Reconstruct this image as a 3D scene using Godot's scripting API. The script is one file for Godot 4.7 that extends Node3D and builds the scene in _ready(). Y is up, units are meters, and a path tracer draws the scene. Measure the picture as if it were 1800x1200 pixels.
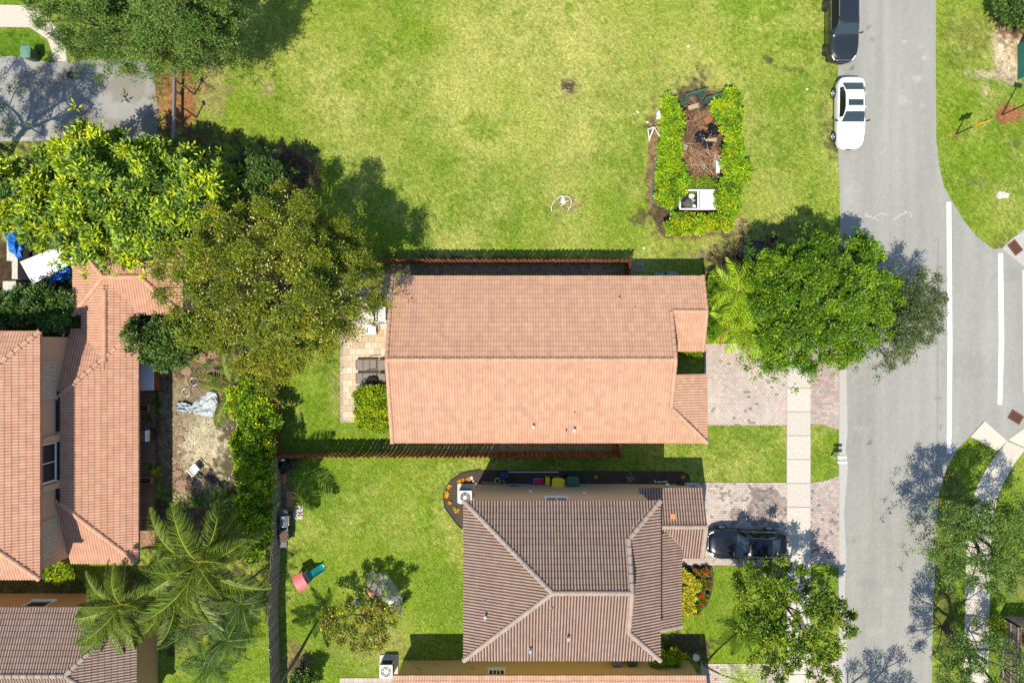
extends Node3D
# A residential street seen straight down from about 44 m. Plan positions are read off a survey
# grid (27.6 grid units per metre, origin at 900/600); at() turns grid + real height into metres.
const GRID := 27.6
const EYE := 44.0
const SUNV := Vector3(0.25, -1.0, -0.483)
var M := {}
var taken := {}
var noise_a := FastNoiseLite.new()
var noise_b := FastNoiseLite.new()
var noise_c := FastNoiseLite.new()

func at(px: float, py: float, h := 0.0) -> Vector3:
	var k := (EYE - h) / EYE / GRID
	return Vector3((px - 900.0) * k, h, (py - 600.0) * k)

# ------------------------------------------------------------------ mesh builder
class MB:
	var v := PackedVector3Array()
	var n := PackedVector3Array()
	var c := PackedColorArray()
	var col := Color(1, 1, 1)
	func tri(a: Vector3, b: Vector3, d: Vector3) -> void:
		var m := (b - a).cross(d - a).normalized()
		trin(a, b, d, m, m, m)
	func trin(a: Vector3, b: Vector3, d: Vector3, na: Vector3, nb: Vector3, nd: Vector3) -> void:
		v.append(a); v.append(d); v.append(b)
		n.append(na); n.append(nd); n.append(nb)
		c.append(col); c.append(col); c.append(col)
	func quad(a: Vector3, b: Vector3, d: Vector3, e: Vector3) -> void:
		tri(a, b, d); tri(a, d, e)
	func box(o: Vector3, s: Vector3, bs := Basis.IDENTITY, bev := 0.0) -> void:
		var h := s * 0.5
		var bv: float = min(bev, min(h.x, min(h.y, h.z)) * 0.8)
		var f := func(sx: float, sy: float, sz: float, ax: int) -> Vector3:
			var p := Vector3(sx * (h.x - (0.0 if ax == 0 else bv)), sy * (h.y - (0.0 if ax == 1 else bv)), sz * (h.z - (0.0 if ax == 2 else bv)))
			return o + bs * p
		for s1 in [-1.0, 1.0]:
			fq(f.call(s1, -1, -1, 0), f.call(s1, 1, -1, 0), f.call(s1, 1, 1, 0), f.call(s1, -1, 1, 0), o)
			fq(f.call(-1, s1, -1, 1), f.call(1, s1, -1, 1), f.call(1, s1, 1, 1), f.call(-1, s1, 1, 1), o)
			fq(f.call(-1, -1, s1, 2), f.call(1, -1, s1, 2), f.call(1, 1, s1, 2), f.call(-1, 1, s1, 2), o)
		if bv > 0.0:
			for s1 in [-1.0, 1.0]:
				for s2 in [-1.0, 1.0]:
					fq(f.call(s1, s2, -1, 0), f.call(s1, s2, 1, 0), f.call(s1, s2, 1, 1), f.call(s1, s2, -1, 1), o)
					fq(f.call(s1, -1, s2, 0), f.call(s1, 1, s2, 0), f.call(s1, 1, s2, 2), f.call(s1, -1, s2, 2), o)
					fq(f.call(-1, s1, s2, 1), f.call(1, s1, s2, 1), f.call(1, s1, s2, 2), f.call(-1, s1, s2, 2), o)
					for s3 in [-1.0, 1.0]:
						ft(f.call(s1, s2, s3, 0), f.call(s1, s2, s3, 1), f.call(s1, s2, s3, 2), o)
	func ft(a: Vector3, b: Vector3, d: Vector3, o: Vector3) -> void:
		if (b - a).cross(d - a).dot((a + b + d) / 3.0 - o) < 0.0: tri(a, d, b)
		else: tri(a, b, d)
	func fq(a: Vector3, b: Vector3, d: Vector3, e: Vector3, o: Vector3) -> void:
		if (b - a).cross(d - a).dot((a + b + d + e) / 4.0 - o) < 0.0: quad(a, e, d, b)
		else: quad(a, b, d, e)
	func tube(pts: Array, rad: Array, k := 6, cap := true) -> void:
		var prev := []
		var pn := []
		var side := Vector3.ZERO
		for i in pts.size():
			var d: Vector3 = (pts[min(i + 1, pts.size() - 1)] - pts[max(i - 1, 0)])
			if d.length() < 1e-6: d = Vector3.UP
			d = d.normalized()
			if side == Vector3.ZERO: side = d.cross(Vector3.RIGHT if abs(d.x) < 0.9 else Vector3.UP).normalized()
			side = (side - d * side.dot(d)).normalized()
			var up := d.cross(side)
			var ring := []
			var rn := []
			for j in k:
				var a := TAU * j / k
				var o: Vector3 = side * cos(a) + up * sin(a)
				rn.append(o)
				ring.append(pts[i] + o * float(rad[i]))
			if i > 0:
				for j in k:
					var q := (j + 1) % k
					trin(prev[j], prev[q], ring[q], pn[j], pn[q], rn[q])
					trin(prev[j], ring[q], ring[j], pn[j], rn[q], rn[j])
			elif cap and float(rad[0]) > 0.004:
				for j in range(1, k - 1): trin(ring[0], ring[j + 1], ring[j], -d, -d, -d)
			if cap and i == pts.size() - 1 and float(rad[i]) > 0.004:
				for j in range(1, k - 1): trin(ring[0], ring[j], ring[j + 1], d, d, d)
			prev = ring
			pn = rn
	func rod(a: Vector3, b: Vector3, r: float, k := 6) -> void:
		tube([a, b], [r, r], k)
	func lathe(o: Vector3, prof: Array, k := 20, ax := Vector3.UP) -> void:
		var s := ax.cross(Vector3.RIGHT if abs(ax.x) < 0.9 else Vector3.BACK).normalized()
		var t := ax.cross(s)
		for i in prof.size() - 1:
			var p: Vector2 = prof[i]
			var q: Vector2 = prof[i + 1]
			var dn := Vector2(q.y - p.y, p.x - q.x).normalized()
			for j in k:
				var a := TAU * j / k
				var b := TAU * (j + 1) / k
				var ea := s * cos(a) + t * sin(a)
				var eb := s * cos(b) + t * sin(b)
				var na := (ea * dn.x + ax * dn.y)
				var nb := (eb * dn.x + ax * dn.y)
				var p0 := o + ea * p.x + ax * p.y
				var p1 := o + eb * p.x + ax * p.y
				var q0 := o + ea * q.x + ax * q.y
				var q1 := o + eb * q.x + ax * q.y
				if p.x > 1e-5: trin(p0, p1, q1, na, nb, nb)
				if q.x > 1e-5: trin(p0, q1, q0, na, nb, na)
	func surf(g: Array, flip := false) -> void:   # g[row][col] points, smooth
		var R := g.size()
		var C: int = g[0].size()
		var nn := []
		for i in R:
			var row := []
			for j in C:
				var du: Vector3 = g[i][min(j + 1, C - 1)] - g[i][max(j - 1, 0)]
				var dv: Vector3 = g[min(i + 1, R - 1)][j] - g[max(i - 1, 0)][j]
				if du.length() < 1e-6:   # pole row: borrow the direction of the next ring
					var ii: int = i + 1 if i == 0 else i - 1
					du = g[ii][min(j + 1, C - 1)] - g[ii][max(j - 1, 0)]
				var m := dv.cross(du)
				m = m.normalized() if m.length() > 1e-9 else Vector3.UP
				row.append(-m if flip else m)
			nn.append(row)
		for i in R - 1:
			for j in C - 1:
				if flip:
					trin(g[i][j], g[i][j + 1], g[i + 1][j + 1], nn[i][j], nn[i][j + 1], nn[i + 1][j + 1])
					trin(g[i][j], g[i + 1][j + 1], g[i + 1][j], nn[i][j], nn[i + 1][j + 1], nn[i + 1][j])
				else:
					trin(g[i][j], g[i + 1][j + 1], g[i][j + 1], nn[i][j], nn[i + 1][j + 1], nn[i][j + 1])
					trin(g[i][j], g[i + 1][j], g[i + 1][j + 1], nn[i][j], nn[i + 1][j], nn[i + 1][j + 1])
	func blob(o: Vector3, r: Vector3, seed: int, rough := 0.2, k := 10) -> void:
		var ns := FastNoiseLite.new()
		ns.seed = seed
		ns.frequency = 0.9
		var g := []
		for i in k + 1:
			var row := []
			var th := PI * i / k
			for j in k * 2 + 1:
				var ph := TAU * (j % (k * 2)) / (k * 2)
				var d := Vector3(sin(th) * cos(ph), cos(th), sin(th) * sin(ph))
				row.append(o + d * r * (1.0 + rough * 2.0 * ns.get_noise_3dv(d * 1.6)))
			g.append(row)
		surf(g, true)
	func prism(poly: PackedVector2Array, y0: float, y1: float, bottom := false) -> void:   # plan polygon extruded
		var p := poly
		if Geometry2D.is_polygon_clockwise(p): p = p.duplicate(); p.reverse()
		var ix := Geometry2D.triangulate_polygon(p)
		for i in range(0, ix.size(), 3):
			var a := p[ix[i]]; var b := p[ix[i + 1]]; var d := p[ix[i + 2]]
			var A := Vector3(a.x, y1, a.y); var B := Vector3(b.x, y1, b.y); var D := Vector3(d.x, y1, d.y)
			if (B - A).cross(D - A).y < 0.0: tri(A, D, B)
			else: tri(A, B, D)
			if bottom:
				var A2 := Vector3(a.x, y0, a.y); var B2 := Vector3(b.x, y0, b.y); var D2 := Vector3(d.x, y0, d.y)
				if (B2 - A2).cross(D2 - A2).y > 0.0: tri(A2, D2, B2)
				else: tri(A2, B2, D2)
		var ctr := Vector3.ZERO
		for i in p.size():
			var a := p[i]; var b := p[(i + 1) % p.size()]
			var e := b - a
			var A := Vector3(a.x, y0, a.y); var B := Vector3(b.x, y0, b.y)
			var out := Vector3(e.y, 0, -e.x)
			var q := [A, B, B + Vector3(0, y1 - y0, 0), A + Vector3(0, y1 - y0, 0)]
			if (q[1] - q[0]).cross(q[2] - q[0]).dot(out) < 0.0: quad(q[0], q[3], q[2], q[1])
			else: quad(q[0], q[1], q[2], q[3])
	func mesh() -> ArrayMesh:
		var a := []
		a.resize(Mesh.ARRAY_MAX)
		a[Mesh.ARRAY_VERTEX] = v
		a[Mesh.ARRAY_NORMAL] = n
		a[Mesh.ARRAY_COLOR] = c
		var m := ArrayMesh.new()
		m.add_surface_from_arrays(Mesh.PRIMITIVE_TRIANGLES, a)
		return m

# ------------------------------------------------------------------ scene helpers
func numbered(s: String) -> String:
	if not taken.has(s):
		taken[s] = 0
		return s
	taken[s] += 1
	return "%s_%03d" % [s, taken[s]]

func thing(called: String, label: String, category: String, pos := Vector3.ZERO, turn := 0.0, group := "") -> Node3D:
	var o := Node3D.new()
	o.name = numbered(called)
	add_child(o)
	o.position = pos
	o.rotation.y = turn
	o.set_meta("label", label)
	o.set_meta("category", category)
	if group != "": o.set_meta("group", group)
	return o

func part(called: String, mesh, mat: Material, parent: Node3D, xf := Transform3D.IDENTITY) -> MeshInstance3D:
	var o := MeshInstance3D.new()
	o.name = called
	o.mesh = mesh.mesh() if mesh is MB else mesh
	o.material_override = mat
	o.transform = xf
	parent.add_child(o, true)
	return o

func solo(called: String, label: String, category: String, mesh, mat: Material, pos := Vector3.ZERO, turn := 0.0, group := "") -> MeshInstance3D:
	var o := part(numbered(called), mesh, mat, self, Transform3D(Basis(Vector3.UP, turn), pos))
	o.set_meta("label", label)
	o.set_meta("category", category)
	if group != "": o.set_meta("group", group)
	return o

func struct(called: String, mesh, mat: Material) -> MeshInstance3D:
	var o := part(numbered(called), mesh, mat, self)
	o.set_meta("kind", "structure")
	return o

func lin(r: float, g: float, b: float, a := 1.0) -> Color:
	var c := Color(r, g, b).linear_to_srgb()
	c.a = a
	return c

func mat(r: float, g: float, b: float, rough := 0.85, tex: Texture2D = null, scale := 1.0, metal := 0.0) -> StandardMaterial3D:
	var m := StandardMaterial3D.new()
	m.albedo_color = lin(r, g, b)
	m.roughness = rough
	m.metallic = metal
	m.vertex_color_use_as_albedo = true
	m.metallic_specular = 0.4
	if tex:
		m.albedo_texture = tex
		m.uv1_triplanar = true
		m.uv1_world_triplanar = true
		m.uv1_scale = Vector3.ONE * scale
	return m

func noise_tex(seed: int, freq: float, lo: float, hi: float, size := 512, oct := 5, type := FastNoiseLite.TYPE_SIMPLEX_SMOOTH) -> NoiseTexture2D:
	var f := FastNoiseLite.new()
	f.noise_type = type
	f.seed = seed
	f.frequency = freq
	f.fractal_octaves = oct
	var t := NoiseTexture2D.new()
	t.width = size
	t.height = size
	t.seamless = true
	t.noise = f
	var g := Gradient.new()
	g.set_color(0, Color(lo, lo, lo))
	g.set_color(1, Color(hi, hi, hi))
	t.color_ramp = g
	return t

# seamless picture of cut grass: many short blades of slightly different greens and straws
func grass_tex(size: int, seed: int, strokes: int, tones: Array) -> ImageTexture:
	var im := Image.create(size, size, false, Image.FORMAT_RGB8)
	im.fill(Color(0.74, 0.76, 0.66))
	var rg := RandomNumberGenerator.new()
	rg.seed = seed
	for i in strokes:
		var x := rg.randf() * size
		var y := rg.randf() * size
		var a := rg.randf() * TAU
		var l := rg.randi_range(3, 9)
		var c: Color = tones[rg.randi() % tones.size()]
		var k := rg.randf_range(0.82, 1.08)
		c = Color(c.r * k, c.g * k, c.b * k)
		var dx := cos(a)
		var dy := sin(a)
		for j in l:
			im.set_pixel(posmod(int(x + dx * j), size), posmod(int(y + dy * j), size), c)
			im.set_pixel(posmod(int(x + dx * j - dy), size), posmod(int(y + dy * j + dx), size), c)
	return ImageTexture.create_from_image(im)

func speckle_tex(size: int, seed: int, base: Color, dots: int, tones: Array, rmax := 2) -> ImageTexture:
	var im := Image.create(size, size, false, Image.FORMAT_RGB8)
	im.fill(base)
	var rg := RandomNumberGenerator.new()
	rg.seed = seed
	for i in dots:
		var x := rg.randi() % size
		var y := rg.randi() % size
		var c: Color = tones[rg.randi() % tones.size()]
		var r := rg.randi_range(1, rmax)
		for p in r:
			for q in rg.randi_range(1, r + 1):
				im.set_pixel(posmod(x + p, size), posmod(y + q, size), c)
	return ImageTexture.create_from_image(im)

func P2(list: Array, h := 0.0) -> PackedVector2Array:
	var o := PackedVector2Array()
	for i in range(0, list.size(), 2):
		var p := at(list[i], list[i + 1], h)
		o.append(Vector2(p.x, p.z))
	return o

# flat sheet over a plan polygon, gridded so that every vertex can carry its own colour
func sheet(poly: PackedVector2Array, y: float, cell: float, colour: Callable, thick := 0.0) -> MB:
	var mb := MB.new()
	var lo := poly[0]
	var hi := poly[0]
	for p in poly:
		lo = lo.min(p)
		hi = hi.max(p)
	var nx := int(ceil((hi.x - lo.x) / cell))
	var nz := int(ceil((hi.y - lo.y) / cell))
	var inside := {}
	for i in nx + 1:
		for j in nz + 1:
			inside[i * 10000 + j] = Geometry2D.is_point_in_polygon(lo + Vector2(i, j) * cell, poly)
	for i in nx:
		for j in nz:
			var a := lo + Vector2(i, j) * cell
			var q := PackedVector2Array([a, a + Vector2(cell, 0), a + Vector2(cell, cell), a + Vector2(0, cell)])
			var cnt := int(inside[i * 10000 + j]) + int(inside[(i + 1) * 10000 + j]) + int(inside[(i + 1) * 10000 + j + 1]) + int(inside[i * 10000 + j + 1])
			var ps: Array = [q]
			if cnt < 4: ps = Geometry2D.intersect_polygons(q, poly)
			for pg in ps:
				var ix := Geometry2D.triangulate_polygon(pg)
				for t in range(0, ix.size(), 3):
					var T := [pg[ix[t]], pg[ix[t + 1]], pg[ix[t + 2]]]
					if (T[1] - T[0]).cross(T[2] - T[0]) > 0.0: T = [T[0], T[2], T[1]]
					for w in [0, 2, 1]:
						mb.v.append(Vector3(T[w].x, y, T[w].y))
						mb.n.append(Vector3.UP)
						mb.c.append(colour.call(T[w].x, T[w].y))
	if thick > 0.0:
		for i in poly.size():
			var a := poly[i]
			var b := poly[(i + 1) % poly.size()]
			mb.col = colour.call(a.x, a.y)
			var e := b - a
			var out := Vector3(e.y, 0, -e.x)
			if Geometry2D.is_polygon_clockwise(poly) : out = -out
			var A := Vector3(a.x, y - thick, a.y); var B := Vector3(b.x, y - thick, b.y)
			var up := Vector3(0, thick, 0)
			if (B - A).cross(up).dot(out) < 0.0: mb.quad(A, A + up, B + up, B)
			else: mb.quad(A, B, B + up, A + up)
	return mb

func flat(r: float, g: float, b: float) -> Callable:
	return func(_x, _z): return Color(r, g, b)

# ------------------------------------------------------------------ roofs
func tile_mesh(tw: float, te: float, tone: Color, dark: Color) -> ArrayMesh:
	var mb := MB.new()
	var k := 8
	var L := te + 0.035
	var g := []
	var nn := []
	for i in k + 1:
		var a := TAU * 2.0 * i / k
		var h := 0.048 * pow(0.5 - 0.5 * cos(a), 0.8)
		var dh: float = 0.024 * sin(a) * TAU * 2.0 / tw
		g.append([Vector3(tw * i / k, h + 0.036, 0), Vector3(tw * i / k, h + 0.012, L)])
		nn.append(Vector3(-dh, 1, 0.09).normalized())
	for i in k:
		var q := i % 4
		mb.col = dark if q == 3 or q == 0 else tone
		mb.trin(g[i][0], g[i][1], g[i + 1][1], nn[i], nn[i], nn[i + 1])
		mb.trin(g[i][0], g[i + 1][1], g[i + 1][0], nn[i], nn[i + 1], nn[i + 1])
		var d := Vector3(0, -0.036, 0)
		mb.quad(g[i][0], g[i + 1][0], g[i + 1][0] + d, g[i][0] + d)
	return mb.mesh()

func cap_mesh(r: float, L: float, tone: Color) -> ArrayMesh:
	var mb := MB.new()
	mb.col = tone
	var k := 6
	var prev := []
	for i in k + 1:
		var a := lerpf(-1.75, 1.75, float(i) / k)
		var d := Vector3(sin(a), cos(a), 0)
		var p := [d * r + Vector3(0, 0.03, 0), d * (r * 0.84) + Vector3(0, 0.0, L), d * (r * 0.8) + Vector3(0, 0.03, 0), d]
		if i > 0:
			mb.trin(prev[0], p[1], p[0], prev[3], d, d)
			mb.trin(prev[0], prev[1], p[1], prev[3], prev[3], d)
			mb.quad(prev[0], p[0], p[2], prev[2])
		prev = p
	return mb.mesh()

class Roof:
	var tw: float
	var te: float
	var whole := []
	var cut
	var deck
	var tile: ArrayMesh
	var variants := []
	var rng := RandomNumberGenerator.new()

func new_roof(tw: float, te: float, tone: Color, dark: Color, seed: int) -> Roof:
	var r := Roof.new()
	r.tw = tw
	r.te = te
	r.cut = MB.new()
	r.deck = MB.new()
	r.rng.seed = seed
	r.tile = tile_mesh(tw, te, tone, dark)
	for i in 6:
		var k: float = [0.94, 0.97, 1.0, 1.02, 1.04, 0.99][i]
		var w := Color(k, k * [0.98, 0.97, 1.0, 1.02, 1.0, 0.97][i], k * [0.98, 1.0, 0.98, 1.02, 1.03, 0.98][i])
		r.variants.append([tile_mesh(tw, te, tone * w, dark * w), w])
	return r

func clip_add(mb: MB, A: Array, N: Array, poly: PackedVector2Array, xf: Transform3D, col: Color) -> void:
	var ps := A
	var ns := N
	var s := 1.0 if not Geometry2D.is_polygon_clockwise(poly) else -1.0
	for i in poly.size():
		var a := poly[i]
		var e := (poly[(i + 1) % poly.size()] - a)
		var op := []
		var on := []
		for j in ps.size():
			var p: Vector3 = ps[j]
			var q: Vector3 = ps[(j + 1) % ps.size()]
			var dp := s * e.cross(Vector2(p.x, p.z) - a)
			var dq := s * e.cross(Vector2(q.x, q.z) - a)
			if dp >= 0.0:
				op.append(p); on.append(ns[j])
			if (dp >= 0.0) != (dq >= 0.0):
				var t := dp / (dp - dq)
				op.append(p.lerp(q, t)); on.append(ns[j].lerp(ns[(j + 1) % ps.size()], t))
		ps = op
		ns = on
		if ps.size() < 3: return
	mb.col = col
	for j in range(1, ps.size() - 1):
		mb.trin(xf * ps[0], xf * ps[j], xf * ps[j + 1], (xf.basis * ns[0]).normalized(), (xf.basis * ns[j]).normalized(), (xf.basis * ns[j + 1]).normalized())

# poly: convex plan polygon (x, z); eave: a point on the eave line; up: unit plan direction up the slope
func roof_plane(r: Roof, poly: PackedVector2Array, eave: Vector3, up: Vector2, slope: float, thick := 0.16) -> void:
	var V := Vector3(up.x, slope, up.y).normalized()
	var H := Vector3(-up.y, 0, up.x)
	var N := H.cross(V)
	if N.y < 0.0: N = -N
	var U := N.cross(V)
	var loc := PackedVector2Array()
	var p3 := []
	var e2 := Vector2(eave.x, eave.z)
	for p in poly:
		var w := Vector3(p.x, eave.y + slope * (p - e2).dot(up), p.y)
		p3.append(w)
		loc.append(Vector2((w - eave).dot(U), (w - eave).dot(V)))
	var ctr := Vector3.ZERO
	for w in p3: ctr += w / p3.size()
	ctr -= Vector3(0, thick * 0.5, 0)
	var dn := Vector3(0, -thick, 0)
	for i in range(1, p3.size() - 1):
		r.deck.ft(p3[0], p3[i], p3[i + 1], ctr)
		r.deck.ft(p3[0] + dn, p3[i] + dn, p3[i + 1] + dn, ctr)
	for i in p3.size():
		var j := (i + 1) % p3.size()
		r.deck.fq(p3[i], p3[j], p3[j] + dn, p3[i] + dn, ctr)
	var lo := loc[0]
	var hi := loc[0]
	for p in loc:
		lo = lo.min(p)
		hi = hi.max(p)
	var base := Transform3D(Basis(U, N, V), eave)
	var src: Array = r.tile.surface_get_arrays(0)
	var sv: PackedVector3Array = src[Mesh.ARRAY_VERTEX]
	var sn: PackedVector3Array = src[Mesh.ARRAY_NORMAL]
	var sc: PackedColorArray = src[Mesh.ARRAY_COLOR]
	var L := r.te + 0.035
	for j in range(int(floor(lo.y / r.te)), int(ceil(hi.y / r.te))):
		for i in range(int(floor(lo.x / r.tw)), int(ceil(hi.x / r.tw))):
			var o := Vector2(i * r.tw, j * r.te)
			var cnt := 0
			for q in [Vector2(0.004, 0.004), Vector2(r.tw - 0.004, 0.004), Vector2(0.004, L - 0.03), Vector2(r.tw - 0.004, L - 0.03)]:
				if Geometry2D.is_point_in_polygon(o + q, loc): cnt += 1
			var jit := Vector3(r.rng.randf_range(-0.004, 0.004), r.rng.randf_range(-0.002, 0.004), r.rng.randf_range(-0.006, 0.006))
			if cnt == 4:
				r.whole.append(base * Transform3D(Basis.IDENTITY, Vector3(o.x, 0, o.y) + jit))
			else:
				var w: Color = r.variants[r.rng.randi() % 6][1]
				var off := Vector3(o.x, jit.y, o.y)
				for t in range(0, sv.size(), 3):
					clip_add(r.cut, [sv[t] + off, sv[t + 2] + off, sv[t + 1] + off], [sn[t], sn[t + 2], sn[t + 1]], loc, base, sc[t] * w)

func caps(roof: Node3D, kinds: Array, m: Material, a: Vector3, b: Vector3, L := 0.38, lift := 0.02, seed := 1) -> void:
	var rg := RandomNumberGenerator.new()
	rg.seed = seed
	var d := b - a
	var n := int(max(1, round(d.length() / L)))
	var z := d.normalized()
	var x := Vector3.UP.cross(z).normalized()
	var y := z.cross(x)
	for i in n:
		var p := a + d * (float(i) / n) + Vector3(0, lift + rg.randf_range(-0.004, 0.004), 0)
		part("ridge_cap", kinds[rg.randi() % kinds.size()], m, roof, Transform3D(Basis(x, y, z).rotated(Vector3.UP, rg.randf_range(-0.015, 0.015)), p))

func finish_roof(r: Roof, house: Node3D, m: Material, deckm: Material, roof: Node3D = null) -> Node3D:
	var single := 300 if roof == null else 0
	if roof == null:
		roof = Node3D.new()
		roof.name = "roof"
		house.add_child(roof)
	part("roof_deck", r.deck, deckm, roof)
	if r.cut.v.size() > 0:
		var cu := part("cut_edge_tiles", r.cut, m, roof)
		cu.set_meta("kind", "stuff")
	r.whole.sort_custom(func(p, q): return p.origin.y > q.origin.y)
	var rest: int = max(0, r.whole.size() - single)
	for i in r.whole.size() - rest:
		part("roof_tile", r.variants[r.rng.randi() % 6][0], m, roof, r.whole[i])
	if rest > 0:
		var mm := MultiMesh.new()
		mm.transform_format = MultiMesh.TRANSFORM_3D
		mm.use_colors = true
		mm.mesh = r.tile
		mm.instance_count = rest
		for i in rest:
			mm.set_instance_transform(i, r.whole[i + single])
			mm.set_instance_color(i, r.variants[r.rng.randi() % 6][1])
		var mi := MultiMeshInstance3D.new()
		mi.name = "roof_tile_field"
		mi.multimesh = mm
		mi.material_override = m
		mi.set_meta("kind", "stuff")
		roof.add_child(mi, true)
	return roof

func R4(x0: float, z0: float, x1: float, z1: float) -> PackedVector2Array:
	return PackedVector2Array([Vector2(x0, z0), Vector2(x1, z0), Vector2(x1, z1), Vector2(x0, z1)])

func V2(l: Array) -> PackedVector2Array:
	var o := PackedVector2Array()
	for i in range(0, l.size(), 2): o.append(Vector2(l[i], l[i + 1]))
	return o

func vent_pipe(roof: Node3D, p: Vector3, r: float, h: float, m: Material, hood := false) -> void:
	var mb := MB.new()
	mb.lathe(p - Vector3(0, 0.1, 0), [Vector2(r * 1.9, 0), Vector2(r * 1.7, 0.12), Vector2(r, 0.16), Vector2(r, h), Vector2(r * 0.8, h + 0.005), Vector2(r * 0.75, h - 0.1)], 12)
	if hood:
		mb.box(p + Vector3(0, h - 0.03, 0.04), Vector3(r * 2.4, 0.05, r * 3.6), Basis(Vector3.RIGHT, 0.35), 0.01)
	part("vent_pipe", mb, m, roof)

# ------------------------------------------------------------------ plants
func leaf_cluster(seed: int, count: int, rad: float, ll: float, lw: float, up := 0.3) -> ArrayMesh:
	var rg := RandomNumberGenerator.new()
	rg.seed = seed
	var mb := MB.new()
	for i in count:
		var d := Vector3(rg.randf_range(-1, 1), rg.randf_range(-0.5, 1) + up, rg.randf_range(-1, 1)).normalized()
		var o := d * rad * rg.randf_range(0.15, 1.0)
		var dir := (d + Vector3(rg.randf_range(-0.7, 0.7), rg.randf_range(-0.5, 0.3), rg.randf_range(-0.7, 0.7))).normalized()
		var s := dir.cross(Vector3(rg.randf_range(-1.0, 1.0), 1, rg.randf_range(-1.0, 1.0))).normalized()
		var n := s.cross(dir)
		if n.y < 0.0: n = -n; s = -s
		var l := ll * rg.randf_range(0.7, 1.25)
		var w := lw * rg.randf_range(0.8, 1.2)
		var k := rg.randf_range(0.8, 1.15)
		mb.col = Color(k, k, k * 0.95)
		var a := o
		var t := o + dir * l - n * l * 0.12
		var b := o + dir * l * 0.45 + s * w * 0.5 + n * w * 0.15
		var c := o + dir * l * 0.45 - s * w * 0.5 + n * w * 0.15
		var na := (n + dir * 0.15).normalized()
		mb.trin(a, b, t, na, (n + s * 0.4).normalized(), na)
		mb.trin(a, t, c, na, na, (n - s * 0.4).normalized())
	return mb.mesh()

func edge_dist(p: Vector2, poly: PackedVector2Array) -> float:
	var best := 1e9
	for i in poly.size():
		var q := Geometry2D.get_closest_point_to_segment(p, poly[i], poly[(i + 1) % poly.size()])
		best = min(best, p.distance_to(q))
	return best

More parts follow.
